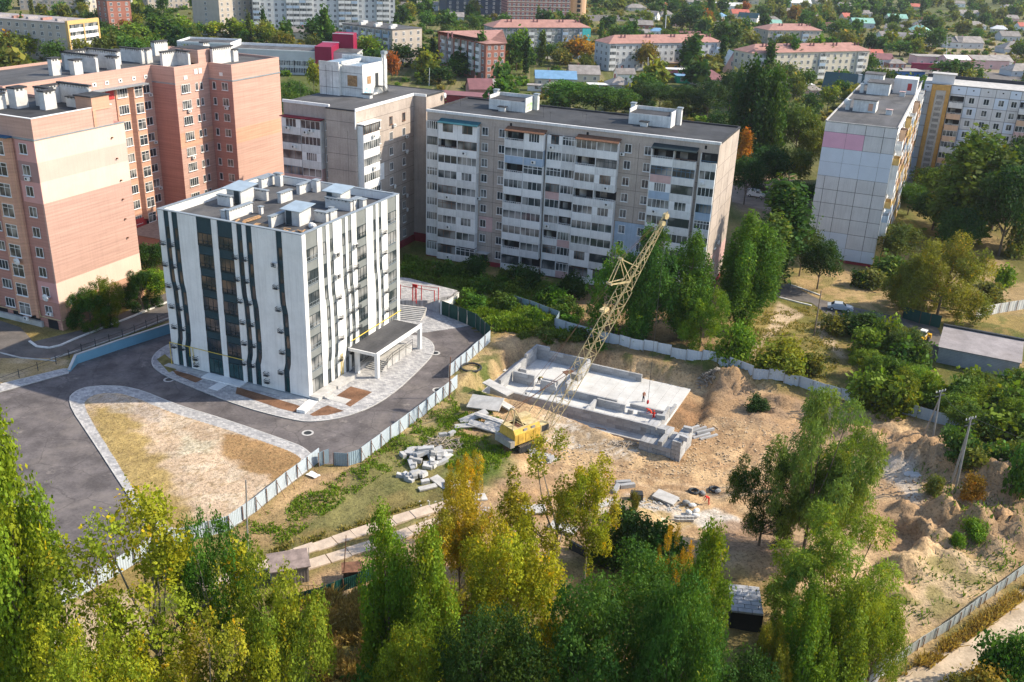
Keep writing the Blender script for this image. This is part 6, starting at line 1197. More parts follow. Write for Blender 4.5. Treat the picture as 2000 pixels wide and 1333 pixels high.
# ================================================================== the town beyond
m_bgw = [M('far_pale_wall', (.52, .53, .54), .9, .06, .3, .05), M('far_grey_wall', (.22, .25, .25), .9, .1, .3, .1), M('far_beige_wall', (.46, .40, .34), .9, .08, .3, .05), M('far_cream_wall', (.60, .54, .44), .9, .06, .3), M('far_brick_wall', (.36, .15, .11), .9, .1, .3)]
m_roofp = M('pink_roof_tiles', (.40, .215, .18), .85, .12, .4, .12, streak=.1); m_roofs = M('grey_slate_sheet', (.34, .31, .29), .85, .2, .4, .15, rand=.2); m_roofb = M('blue_roof', (.18, .34, .52), .6, .1, .5); m_roofg = M('mint_green_roof', (.25, .48, .40), .6, .1, .5); m_roofd = M('dark_green_roof', (.015, .055, .07), .6, .1, .6); m_roofr = M('red_roof', (.50, .14, .10), .7, .12, .5); m_roofw = M('white_roof', (.70, .70, .68), .7, .08, .5); m_roofm = M('maroon_roof', (.22, .10, .11), .8, .12, .5)
m_pinkw = M('pink_shop_wall', (.66, .42, .40), .85, .06, .4); m_bluef = M('blue_fascia', (.03, .14, .42), .6); m_win = glass('far_window', (.05, .06, .08), (.3, .3, .3), .5, .2)
_f = {}
def fwin(w_, h, n=2):
    k = (w_, h, n)
    if k not in _f:
        b = MB(); b.box(-w_/2-.12, w_/2+.12, -.05, .02, -.12, h+.12); b.box(-w_/2, w_/2, -.07, -.05, 0, h, 1)
        for i in range(1, n): b.box(-w_/2+w_*i/n-.06, -w_/2+w_*i/n+.06, -.1, -.07, 0, h)
        _f[k] = b.mesh('window', [m_wframe, m_win])
    return _f[k]
def ori(u, v, u2, v2, z=0.):
    a = at(u, v, z); b = at(u2, v2, z); return (a[0], a[1]), math.atan2(b[1]-a[1], b[0]-a[0]), math.hypot(b[0]-a[0], b[1]-a[1])
def block(label, org, ang, L, D, fl, wall, roof='flat', fp=2.9, cols=None, balc=(), ends=0, roofm=None, rh=3.2, cat='apartment block', name='apartment_block', endwall=None, bc=None):
    B = Bld(name, label, cat, org, ang); H_ = fl*fp+1.0; B.part('wall', MB().box(0, L, 0, D, 0, H_), [wall])
    if endwall: B.part('end_wall', MB().box(L, L+.05, 0, D, 0, H_), [endwall])
    if roof == 'flat': B.part('roof', MB().box(-.2, L+.2, -.2, D+.2, H_, H_+.3), [roofm or m_bit])
    else:
        o = .6; r = D/2; b = MB(); V = [(-o, -o, H_), (L+o, -o, H_), (L+o, D+o, H_), (-o, D+o, H_), (r, D/2, H_+rh), (L-r, D/2, H_+rh)]; b.add(V, [(0, 1, 5, 4), (1, 2, 5), (2, 3, 4, 5), (3, 0, 4), (3, 2, 1, 0)]); B.part('roof', b, [roofm or m_roofp])
        for i in range(int(L/14)+1):
            x = min(L-r, r+2+i*14); B.part('chimney', MB().box(x, x+.6, D*.3, D*.3+.6, H_+1, H_+rh*.9+.6).box(x+2, x+2.6, D*.3, D*.3+.6, H_+1, H_+rh*.9+.6), [m_roofm])
    n = cols or max(2, int(L/3.4))
    for i in range(n):
        x = L*(i+.5)/n
        for k in range(fl):
            if i in balc or (balc == 'alt' and i % 4 in (1, 2)):
                o = B.front(balc_mesh(L/n*.95, 1.1, fp, bc or (m_balc if rnd.random() < .7 else m_balcb)), 'balcony', x, 1.0+fp*k-.5, 0); inst('glazing', glaz_mesh(L/n*.95, 1.1, fp, m_wframe, None, 'glazed', 4), o)
            else: B.front(fwin(1.3, 1.5), 'window', x, 1.0+fp*k+.4, 0)
    for i in range(ends):
        for k in range(fl): B.right(fwin(1.3, 1.5), 'window', D*(i+.5)/ends, 1.4+fp*k, L); B.left(fwin(1.3, 1.5), 'window', D*(i+.5)/ends, 1.4+fp*k, 0)
    return B
# pale ten storey slab at the top
o_, a_, L_ = ori(497, 70, 772, 72); B = block('long pale ten storey block with stacked balconies at the top of the picture', o_, a_, L_, 13, 10, m_bgw[0], balc=(0, 5, 6, 7, 8, 13, 14, 15, 19, 20), cols=22, fp=2.9)
o_, a_, L_ = ori(380, 66, 432, 72); block('blind grey end wall of a tall block left of the long pale one', o_, a_, L_, 26, 10, m_bgw[2], cols=1, balc=(5,), ends=6)
o_, a_, L_ = ori(767, 128, 824, 122); B = block('grey five storey block with a cluttered flat roof behind the corner block', o_, a_, L_, 34, 5, m_bgw[2], cols=4, ends=9, fp=2.9)
for i in range(6): B.part('roof_vent', MB().box(2+(i % 2)*6, 5+(i % 2)*6, 3+i*5, 4.5+i*5, 15.8, 17), [m_white])
for y in range(2, 32, 5):
    for k in range(5): o = B.left(balc_mesh(3, 1.1, 2.9, m_balcb if rnd.random() < .4 else m_balc), 'balcony', y+1.5, .6+2.9*k, 0); inst('glazing', glaz_mesh(3, 1.1, 2.9, m_wframe, None, 'glazed', 4), o)
o_, a_, L_ = ori(137, 122, 197, 112); B = block('flat roofed block with an ochre end wall and glazed balconies at the upper left', o_, a_, L_, 95, 5, m_bgw[2], cols=2, balc=(0, 1), fp=3.0, roofm=m_ash, bc=m_balcw)
B.part('end_frame', MB().box(0, .9, -1.3, 0, 0, 17).box(L_-.9, L_, -1.3, 0, 0, 17).box(.9, L_-.9, -1.3, 0, 15.4, 17).box(L_/2-.3, L_/2+.3, -1.35, 0, 0, 15.4), [M('ochre_plaster', (.62, .40, .16), .8, .06)])
for i in range(22):
    for k in range(5): B.left(fwin(1.3, 1.5), 'window', 4+i*4.1, 1.4+3*k, 0)
for i in range(12): B.part('roof_vent', MB().box(3, 9, 6+i*7.4, 7.2+i*7.4, 16.3, 17.3), [m_roofp if i % 2 else m_ash])
for (a, c, lab_, fl, wl) in (((215, 60), (260, 58), 'brick block peeping between trees at the upper left', 5, m_bgw[4]), ((40, 20), (180, 22), 'row of pale flat roofs along the top left edge', 5, m_bgw[2]), ((290, 18), (370, 16), 'pale block behind the poplars at the top left', 6, m_bgw[2]), ((170, 30), (262, 26), 'white low block at the top left', 5, m_bgw[3])):
    o_, a_, L_ = ori(*a, *c); block(lab_, o_, a_, L_, 13, fl, wl, ends=2)
# magenta and white school
o_, a_, L_ = ori(352, 137, 618, 148); SB = Bld('school', 'low white school building with magenta corner blocks', 'school', o_, a_); SL = L_
SB.part('wall', MB().box(0, SL*.39, -1, 15, 0, 11.2).box(SL*.39, SL, 0, 15, 0, 9.5), [m_bgw[0]]); SB.part('roof', MB().box(.3, SL*.39-.3, -.7, 14.7, 11.2, 11.3).box(SL*.39+.1, SL, .3, 14.7, 9.5, 9.6), [m_bit])
SB.part('parapet', MB().box(0, SL*.39, -1.1, -.8, 11.2, 11.9).box(0, SL*.39, 14.8, 15.1, 11.2, 12).box(SL*.39-.3, SL*.39, -.8, 14.8, 11.2, 12).box(0, .3, -.8, 14.8, 11.2, 12).box(SL*.39, SL, 14.8, 15.1, 9.5, 10.6).box(SL*.39, SL, -.1, .2, 9.5, 9.9), [m_balcw])
SB.part('corner_block', MB().box(SL, SL+7, -1.5, 15.3, 0, 12.0), [m_redw]); SB.part('corner_block', MB().box(SL+4, SL+13, 17, 26, 0, 15.5), [m_redw]); SB.part('coping', MB().box(SL-.1, SL+7.1, 15, 15.4, 12, 12.3).box(SL+4, SL+13, 17, 17.3, 15.5, 15.8), [m_balcw]); SB.part('wall', MB().box(SL+7, SL+17, 3, 17, 0, 9.5), [m_bgw[0]]); SB.part('roof', MB().box(SL+7, SL+17, 3, 17, 9.5, 9.6), [m_bit])
for i in range(16):
    for k in range(3): SB.front(fwin(2.6, 1.9, 4), 'window', SL*.39+2.2+i*(SL*.61-2)/16, .9+3.1*k-(.2 if k else 0), 0) if k < 2 else None
for i in range(9): SB.front(fwin(2.6, 1.9, 4), 'window', 2+i*4, 3.5, -1)
# pink roofed L shaped block
o_, a_, L_ = ori(962, 118, 1148, 116); B = block('long teal and grey block under a pink hipped roof', o_, a_, L_, 13, 5, m_bgw[1], roof='hip', balc=(4, 6, 9, 12, 15), cols=17, ends=2, fp=2.9); B.part('teal_corner', MB().box(L_-4.5, L_+.1, -1.2, 2, 6.5, 15), [M('teal_paint', (.05, .42, .42), .7)])
o_, a_, L_ = ori(948, 160, 985, 158); B = block('short wing under a pink roof behind the rusty trees', o_, a_, L_, 42, 5, m_bgw[4], roof='hip', cols=3, ends=8, fp=2.9)
for y in range(4, 38, 6):
    for k in range(1, 5): o = B.left(balc_mesh(2.8, 1.1, 2.9, m_balcw), 'balcony', y+1.5, .6+2.9*k, 0); inst('glazing', glaz_mesh(2.8, 1.1, 2.9, m_wframe, None, 'glazed', 4), o)
o_, a_, L_ = ori(1186, 140, 1403, 134); block('four storey pale block under a long pink hipped roof', o_, a_, L_, 13, 4, m_bgw[0], roof='hip', balc=(0, 7, 12, 18), cols=19, ends=3, fp=2.9)
o_, a_, L_ = ori(1462, 160, 1690, 152); block('second pale block under a pink hipped roof behind the poplars', o_, a_, L_, 13, 4, m_bgw[3], roof='hip', balc=(1, 10, 16), cols=18, ends=3, fp=2.9); o_, a_, L_ = ori(1497, 92, 1600, 92); block('small block under a red hipped roof behind the second pale block', o_, a_, L_, 16, 3, m_bgw[2], roof='hip', balc=(1, 5), cols=8, ends=2)
o_, a_, L_ = ori(990, 42, 1112, 44); B = block('unfinished brick tower with pale floor bands at the top edge', o_, a_, L_, 18, 12, M('brick_and_bands', (.40, .18, .16), .9, .1, .3, lines=(2.9, .5)), cols=14, fp=3.0); B.part('side_wall', MB().box(L_, L_+.1, 0, 10, 0, 37), [m_bgw[3]]); B.part('round_tower', MB().tube((L_+8, 9, 0), (L_+8, 9, 38), 6.5, n=18), [M('sunlit_tone_brick', (.55, .35, .22), .9, .08)])  # round tower: sunlight is put into the paler brick colour
for k in range(12): B.part('window_opening', MB().box(L_+6, L_+8.4, 2.2, 2.8, 1+3*k, 3+3*k), [m_dark]); B.part('floor_band', MB().box(-.1, L_, -.12, 0, 3*k+.9, 3*k+1.25), [m_bgw[3]])
o_, a_, L_ = ori(872, 28, 985, 30); block('dark glass fronted building at the top edge', o_, a_, L_, 30, 8, M('dark_blue_facade', (.03, .05, .09), .4, .2, .2), cols=8)
HOUSES = []
def house(label, u, v, L, D, h, rz, wall, roof, kind='gable', rh=None, cat='house', name='house', win=3):
    p = at(u, v, 0); B = Bld(name, label, cat, (p[0], p[1]), rz); rh = rh or D*.32; o = .4
    b = MB().box(0, L, 0, D, 0, h)
    if kind == 'gable': b.add([(0, 0, h), (0, D, h), (0, D/2, h+rh), (L, 0, h), (L, D, h), (L, D/2, h+rh)], [(0, 2, 1), (3, 4, 5)])
    B.part('wall', b, [wall]); t = .14
    if kind == 'gable':
        for s in (0, 1):
            y0, y1 = (-o, D/2) if s == 0 else (D+o, D/2); z0 = h-rh*o/(D/2)
            V = [(-o, y0, z0), (L+o, y0, z0), (L+o, y1, h+rh), (-o, y1, h+rh)]; V += [(x, y, z+t) for x, y, z in V]; B.part('roof', MB().add(V, [(0, 1, 2, 3), (7, 6, 5, 4), (0, 4, 5, 1), (1, 5, 6, 2), (2, 6, 7, 3), (3, 7, 4, 0)]), [roof])
    elif kind == 'hip':
        r = min(L, D)*.45; B.part('roof', MB().add([(-o, -o, h), (L+o, -o, h), (L+o, D+o, h), (-o, D+o, h), (r, D/2, h+rh), (L-r, D/2, h+rh)], [(0, 1, 5, 4), (1, 2, 5), (2, 3, 4, 5), (3, 0, 4), (3, 2, 1, 0)]), [roof])
    else: B.part('roof', MB().box(-o, L+o, -o, D+o, h, h+.25), [roof])
    for i in range(win): B.front(fwin(1.1, 1.2), 'window', L*(i+.5)/win, 1.0, 0)
    if D > 5: B.right(fwin(1.1, 1.2), 'window', D*.5, 1.0, L)
    if kind != 'flat': B.part('chimney', MB().box(L*.3, L*.3+.6, D*.55, D*.55+.6, h, h+rh+.9), [m_bgw[4]])
    c, s = math.cos(rz), math.sin(rz); HOUSES.append((p[0]+L/2*c-D/2*s, p[1]+L/2*s+D/2*c, max(L, D)/2)); return B
house('small red brick house with a plum roof behind the lift house', 918, 193, 9, 9, 3.6, .25, m_b2, m_roofm, win=2, rh=3.2); house('narrow grey roofed annexe beside the red brick house', 960, 186, 5, 8, 3, .2, m_bgw[3], m_roofs, win=1)
house('long dark red shed roof between the corner block and the long block', 852, 203, 20, 9, 3.4, -.2, m_red, m_roofm, kind='flat', cat='shed', name='shed', win=0)
house('pale house with a bright blue sheet roof', 1046, 168, 17, 9, 3.2, .05, m_bgw[3], m_roofb, rh=2.6, win=5); house('house with a sandy slate roof right of the blue roof', 1113, 160, 13, 10, 3.4, .1, m_bgw[3], m_roofs, rh=3); house('hipped slate roofed cottage among the trees', 1192, 180, 9, 9, 2.8, .2, m_bgw[2], m_roofs, kind='hip'); house('dark red walled yard house by the slate roofs', 1150, 178, 10, 5, 2.4, .1, m_red, m_roofw, kind='flat')
house('white walled garage row in front of the blue roofed house', 1030, 178, 14, 4, 2.2, -.1, m_balcw, m_roofs, kind='flat', cat='garage', name='garage', win=2)
for i in range(2):
    p = at(1386+i*27, 142, 0); B = Bld('gabled_house', ['left one of the twin houses with steep blue glazed gables', 'right one of the twin houses with steep blue glazed gables'][i], 'house', (p[0], p[1]), .05); B.part('wall', MB().box(0, 7.5, 0, 9, 0, 2.5).add([(0, 0, 2.5), (7.5, 0, 2.5), (3.75, 0, 9.5), (0, 9, 2.5), (7.5, 9, 2.5), (3.75, 9, 9.5)], [(0, 1, 2), (4, 3, 5)]), [m_pinkw]); B.part('roof', MB().add([(-.3, -.6, 2.0), (3.75, -.6, 9.9), (3.75, 9.5, 9.9), (-.3, 9.5, 2.0)], [(0, 1, 2, 3)]).add([(7.8, -.6, 2.0), (3.75, -.6, 9.9), (3.75, 9.5, 9.9), (7.8, 9.5, 2.0)], [(0, 3, 2, 1)]), [m_tin]); B.front(fwin(1, 2), 'window', 3.75, 3.2, 0); HOUSES.append((p[0]+4, p[1]+4, 5))
house('market hall with a green and blue striped front', 1322, 163, 12, 7, 3, .05, M('green_banner', (.02, .40, .22), .6), m_roofb, kind='flat', cat='shop', name='shop'); house('stall row with pink and red awnings', 1285, 148, 20, 6, 2.8, .05, M('pink_awning', (.70, .20, .28), .7, .2, 1.5), m_roofw, kind='flat', cat='shop', name='shop'); house('orange fronted shop with a brown roof', 1272, 137, 14, 8, 3.2, .05, M('orange_front', (.70, .36, .06), .7), M('brown_flat_roof', (.36, .24, .16), .9), kind='flat', cat='shop', name='shop'); house('plum roofed house below the market hall', 1365, 170, 13, 11, 3, .3, m_bgw[2], m_roofm, kind='hip')
house('steep dark green gable roof behind the narrow slab', 1603, 190, 15, 12, 3.2, -.42, m_bgw[3], m_roofd, rh=6.5, win=2); house('white flat roofed garage behind the poplars', 1525, 178, 14, 8, 2.8, .0, m_bgw[0], m_roofw, kind='flat', cat='garage', name='garage'); house('blue framed shop front behind the narrow slab roof', 1722, 158, 21, 10, 4.5, .12, m_bluef, m_roofs, kind='flat', cat='shop', name='shop', win=5)
house('magenta fence wall with a white board between the shops', 1780, 136, 18, 1, 3.0, .1, m_redw, m_redw, kind='flat', cat='wall', name='yard_wall', win=0)
for i, (u, v, L, D, lab_) in enumerate(((1790, 128, 16, 10, 'left part of the pink shop building'), (1848, 134, 13, 10, 'pink shop with a peaked cream front'), (1900, 135, 20, 14, 'wide roofed pink shop right of the peaked front'))): house(lab_, u, v, L, D, 4.6, .12, m_pinkw, m_roofs if i != 1 else m_roofw, kind='gable' if i else 'flat', rh=1.8, cat='shop', name='shop')
# village houses: position, size, turn, wall, roof
WL = {'w': (m_balcw, 'white'), 'c': (m_bgw[3], 'cream'), 'g': (m_bgw[0], 'grey'), 'p': (m_pinkw, 'pink'), 'b': (m_bgw[4], 'brick')}
RL = {'s': (m_roofs, 'slate grey'), 'r': (m_roofr, 'red'), 'g': (m_roofg, 'mint green'), 'b': (m_roofb, 'blue'), 'w': (m_roofw, 'white'), 'd': (m_roofd, 'dark green'), 'm': (m_roofm, 'plum'), 'p': (m_roofp, 'pink')}
VH = [(1225, 22, 16, 9, .1, 'c', 's'), (1300, 20, 12, 8, .1, 'c', 'r'), (1250, 40, 12, 10, -.5, 'w', 's'), (1290, 36, 11, 9, .2, 'w', 's'), (1240, 58, 12, 8, .0, 'b', 's'), (1310, 52, 10, 8, .1, 'p', 's'), (1335, 10, 18, 9, .1, 'g', 's'), (1395, 18, 26, 8, .0, 'w', 'w'), (1395, 62, 12, 9, -.4, 'w', 's'), (1405, 40, 8, 8, .5, 'w', 'b'), (1440, 42, 15, 10, -.4, 'w', 'd'), (1430, 36, 14, 9, .1, 'c', 'r'), (1497, 48, 12, 9, .2, 'p', 's'), (1500, 55, 10, 7, .1, 'w', 'g'), (1545, 14, 20, 9, .1, 'g', 'w'), (1590, 8, 16, 9, .1, 'c', 's'),
      (1648, 42, 13, 9, .2, 'c', 'r'), (1665, 55, 17, 10, .1, 'g', 'g'), (1680, 33, 12, 8, .0, 'w', 's'), (1725, 66, 12, 10, -.5, 'w', 's'), (1735, 45, 16, 9, .1, 'c', 'g'), (1770, 66, 14, 11, -.6, 'w', 'g'), (1745, 88, 22, 13, -.45, 'c', 's'), (1720, 82, 10, 8, .2, 'w', 's'), (1815, 60, 18, 16, .9, 'w', 's'), (1808, 82, 12, 8, .1, 'w', 's'), (1830, 92, 14, 10, -.4, 'w', 's'), (1888, 58, 17, 10, .2, 'w', 's'), (1875, 34, 18, 9, .1, 'g', 's'), (1870, 95, 18, 10, .2, 'g', 's'), (1935, 64, 12, 8, -.3, 'c', 'w'), (1955, 80, 14, 9, .1, 'g', 's'), (1965, 45, 12, 8, .2, 'p', 's'), (1960, 105, 26, 13, .0, 'g', 's'), (1990, 60, 12, 8, .1, 'w', 'r'), (1940, 135, 12, 9, .3, 'w', 's'), (1975, 150, 14, 10, .2, 'g', 's'), (1690, 118, 10, 7, .1, 'c', 'r'), (1700, 130, 12, 8, .1, 'w', 'm'), (1735, 135, 9, 6, .1, 'b', 's'),
      (1205, 70, 12, 7, .0, 'g', 'd'), (1225, 76, 14, 6, .1, 'p', 's'), (1270, 70, 9, 6, .0, 'w', 'b'), (1330, 82, 13, 8, .2, 'b', 'm'), (1450, 8, 16, 8, .1, 'c', 's'), (1700, 10, 14, 8, .1, 'w', 's'), (1780, 20, 14, 8, .1, 'c', 'r'), (1860, 14, 14, 8, .1, 'w', 's'), (1960, 20, 14, 8, .1, 'w', 's'), (1640, 18, 12, 8, .1, 'w', 's'), (1520, 32, 12, 8, .2, 'c', 's'), (1580, 40, 12, 8, .0, 'w', 's'), (1610, 62, 12, 8, .1, 'w', 'm'), (1205, 162, 8, 6, .2, 'w', 's'), (1060, 186, 9, 6, .1, 'b', 's'), (860, 42, 16, 8, .1, 'g', 's'), (815, 20, 16, 8, .1, 'w', 's'), (1560, 190, 10, 6, .2, 'p', 's'), (640, 92, 14, 7, .05, 'g', 's'), (560, 76, 26, 7, .03, 'c', 's')]
for i, (u, v, L, D, rz, w_, r) in enumerate(VH):
    ref = 'near the top edge' if v < 30 else 'above the second hipped block' if 1440 < u < 1620 else 'above the first hipped block' if u < 1440 and u > 1170 else 'beyond the corner block' if u <= 1170 else 'behind the narrow slab' if u < 1790 else 'above the pink shops'
    house('%s %s house, %s %s roof, %s' % ('long' if L > 15 else 'small' if L < 11 else 'medium', WL[w_][1], RL[r][1], 'gabled' if i % 3 else 'hipped', ref), u, v, L, D, 2.8+(i % 3)*.5, rz, WL[w_][0], RL[r][0], kind='gable' if i % 3 else 'hip')
BLOCKS = [[(500, 150), (650, 152), (650, 190), (500, 185)], [(495, 75), (775, 75), (785, 55), (500, 55)], [(380, 70), (440, 72), (450, 40), (385, 40)], [(735, 105), (765, 130), (830, 122), (800, 95)], [(10, 60), (135, 125), (200, 112), (90, 55)], [(345, 140), (700, 150), (700, 120), (350, 115)], [(940, 165), (990, 160), (960, 118), (1150, 118), (1150, 95), (900, 110)], [(1180, 145), (1405, 136), (1405, 118), (1180, 120)], [(1455, 165), (1695, 155), (1690, 135), (1440, 140)], [(1490, 95), (1605, 95), (1605, 78), (1490, 78)], [(985, 48), (1170, 46), (1170, 30), (985, 30)], [(865, 32), (990, 32), (990, 15), (865, 15)],
          [(1560, 520), (1720, 525), (1860, 260), (1790, 240)], [(1730, 420), (2060, 400), (2060, 300), (1760, 290)], [(560, 600), (860, 620), (1420, 560), (1460, 470), (860, 400), (560, 400)], [(0, 640), (330, 560), (560, 400), (400, 330), (0, 400)], [(1780, 160), (1960, 170), (1960, 125), (1700, 120)], [(1700, 165), (2060, 185), (2060, 160), (1700, 140)]]
# ================================================================== trees
m_leaf = leafmat('leaves'); m_bark = M('bark', (.17, .13, .10), .95, .25, 3, .3, stretch=(1, 1, .2)); m_bark2 = M('grey_bark', (.28, .25, .21), .95, .2, 3, .3)
def blobs(kind, H, rs):
    B = []
    def add(c, r, e=1.): B.append((np.array(c), r, e))
    if kind == 'round':
        for i in range(46):
            z = rs.uniform(-.75, 1); a = rs.uniform(0, 6.283); q = math.sqrt(max(0, 1-z*z)); k = rs.uniform(.55, .86); add((q*math.cos(a)*.38*H*k, q*math.sin(a)*.38*H*k, .58*H+z*.40*H*k), rs.uniform(.07, .14)*H, rs.uniform(.8, 1.2))
        add((0, 0, .55*H), .2*H)
    elif kind == 'tall':
        for i in range(48):
            t = rs.uniform(0, 1); a = rs.uniform(0, 6.283); R_ = (.235*math.sin(math.pi*(.12+.80*t))**.8)*H*rs.uniform(.35, 1.0); add((R_*math.cos(a), R_*math.sin(a), (.16+.74*t)*H), rs.uniform(.045, .085)*H, rs.uniform(1.5, 2.4))
    elif kind == 'poplar':
        for i in range(40):
            t = rs.uniform(0, 1); a = rs.uniform(0, 6.283); R_ = (.085*math.sin(math.pi*(.15+.75*t))**.7)*H*rs.uniform(.2, 1.0); add((R_*math.cos(a), R_*math.sin(a), (.10+.80*t)*H), rs.uniform(.035, .06)*H, rs.uniform(1.8, 2.8))
    elif kind == 'sparse':
        for i in range(34):
            z = rs.uniform(-.5, 1); a = rs.uniform(0, 6.283); q = math.sqrt(max(0, 1-z*z)); k = rs.uniform(.5, 1.1); add((q*math.cos(a)*.36*H*k, q*math.sin(a)*.36*H*k, .56*H+z*.40*H*k), rs.uniform(.035, .075)*H, rs.uniform(1.3, 2.4))
    elif kind == 'willow':
        for i in range(50):
            z = rs.uniform(-.98, 1); a = rs.uniform(0, 6.283); q = math.sqrt(max(0, 1-z*z)); k = rs.uniform(.4, 1.12); add((q*math.cos(a)*.40*H*k, q*math.sin(a)*.34*H*k, .52*H+z*.44*H*k), rs.uniform(.04, .10)*H, rs.uniform(.9, 1.5))
    elif kind == 'low':
        for i in range(52):
            z = rs.uniform(-.15, 1); a = rs.uniform(0, 6.283); q = math.sqrt(max(0, 1-z*z)); k = rs.uniform(.5, 1.05); add((q*math.cos(a)*.5*H*k, q*math.sin(a)*.5*H*k, .14*H+z*.80*H*k), rs.uniform(.06, .13)*H, rs.uniform(.8, 1.4))
    else:
        for i in range(26):
            a = rs.uniform(0, 6.283); k = rs.uniform(.1, .75); z = rs.uniform(.2, .8)*(1-.4*k); add((math.cos(a)*.62*H*k, math.sin(a)*.62*H*k, z*H), rs.uniform(.14, .26)*H, rs.uniform(.8, 1.2))
    return B
def tree_geo(kind, H, seed, n, leaf, clump=7, asp=1.5):
    rs = np.random.RandomState(seed); B = blobs(kind, H, rs); w_ = np.array([b[1]**2*b[2] for b in B]); w_ = w_/w_.sum(); P = []; O = []; Cc = []
    for (c, r, e), ww in zip(B, w_):
        m = max(2, int(n*ww/clump)); d = rs.normal(size=(m, 3)); d[:, 2] += .25; d /= np.linalg.norm(d, axis=1)[:, None]; rad = r*rs.uniform(.62, 1.12, (m, 1))
        tw = c+d*rad*np.array([1, 1, e]); y = rs.uniform(0, 1)**2; br = rs.uniform(.82, 1.18)
        tcol = np.tile(np.array([br*(1+.55*y), br*(1+.16*y), br*(1-.25*y)]), (m, 1))*rs.uniform(.85, 1.15, (m, 1)); sp = rs.rand(m) < .04; tcol[sp] *= np.array([1.9, 1.25, .7])
        tw = np.repeat(tw, clump, 0); d = np.repeat(d, clump, 0); tcol = np.repeat(tcol, clump, 0); j = rs.normal(size=tw.shape)*leaf*1.05
        if kind == 'willow': j[:, 2] = -np.abs(j[:, 2])*1.3
        if kind in ('poplar', 'tall'): j[:, 2] *= 1.6
        P.append(tw+j); O.append(d); Cc.append(tcol*rs.uniform(.8, 1.22, (len(tw), 1)))
    P = np.concatenate(P); O = np.concatenate(O); Cc = np.concatenate(Cc); m = len(P)
    P[:, 2] = np.maximum(P[:, 2], .06*H if kind not in ('bush', 'low') else .02*H)
    cnr = O[::clump]*.6+rs.normal(size=(m//clump, 3))*.6; nr = np.repeat(cnr, clump, 0)+rs.normal(size=(m, 3))*.42; nr[:, 2] += .35; nr /= np.linalg.norm(nr, axis=1)[:, None]
    t1 = np.cross(nr, rs.normal(size=(m, 3))); t1 /= np.linalg.norm(t1, axis=1)[:, None]+1e-9; t2 = np.cross(nr, t1); s = leaf*(.45+1.0*rs.rand(m, 1)**1.6); a = t1*s*asp*.5; b = t2*s*.5
    if kind == 'willow':
        t1 = O*.5+rs.normal(size=(m, 3))*.4; t1[:, 2] -= .5; t1 /= np.linalg.norm(t1, axis=1)[:, None]; t2 = np.cross(nr, t1); t2 /= np.linalg.norm(t2, axis=1)[:, None]+1e-9; a = t1*s*1.1; b = t2*s*.28
    W0 = {'round': .9, 'tall': .50, 'poplar': .26, 'sparse': .80, 'willow': .92, 'bush': 1.35, 'low': 1.05}[kind]*H; zt_ = np.percentile(P[:, 2], 99.6); rr = np.percentile(np.hypot(P[:, 0], P[:, 1]), 97.); fs = np.array([W0/2/rr, W0/2/rr, H/zt_]); P = P*fs; B = [(c*fs, r, e) for c, r, e in B]
    V = np.stack([P-a, P-b*1.05+a*.1, P+a, P+b*1.05+a*.1], 1).reshape(-1, 3)
    return V, np.repeat(Cc, 4, 0), B
def trunk_mb(kind, H, B, seed, limbs=14, m=0, mb=None):
    rs = random.Random(seed); b = mb or MB(); r0 = H*(.017 if kind != 'bush' else .012); top = {'poplar': .85, 'tall': .75, 'round': .5, 'sparse': .55, 'willow': .4, 'bush': .3, 'low': .5}[kind]*H; fork = top*(.35 if kind not in ('poplar', 'tall') else .2)
    b.tube((0, 0, -.3), (0, 0, fork), r0*1.15, r0*.8, 8, m); b.tube((0, 0, fork), (r0*.6, -r0*.5, top), r0*.8, r0*.25, 7, m)
    for c, r, e in sorted(B, key=lambda q: -q[1])[:limbs]:
        z0 = fork+(min(top, c[2]*.8)-fork)*rs.uniform(.1, .8); p = Vector((0, 0, max(fork*.8, min(z0, c[2]-.1*H)))); q = Vector(tuple(c)); mid = p.lerp(q, .5)+Vector((rs.uniform(-.02, .02)*H, rs.uniform(-.02, .02)*H, -.02*H))
        b.tube(p, mid, r0*.42, r0*.28, 5, m, False).tube(mid, q, r0*.28, r0*.1, 4, m, False)
        for k in range(2):
            w_ = q+Vector((rs.uniform(-1, 1), rs.uniform(-1, 1), rs.uniform(-.2, 1)))*r*.9; b.tube(mid.lerp(q, .6), w_, r0*.14, r0*.04, 3, m, False)
    return b
_tm = {}
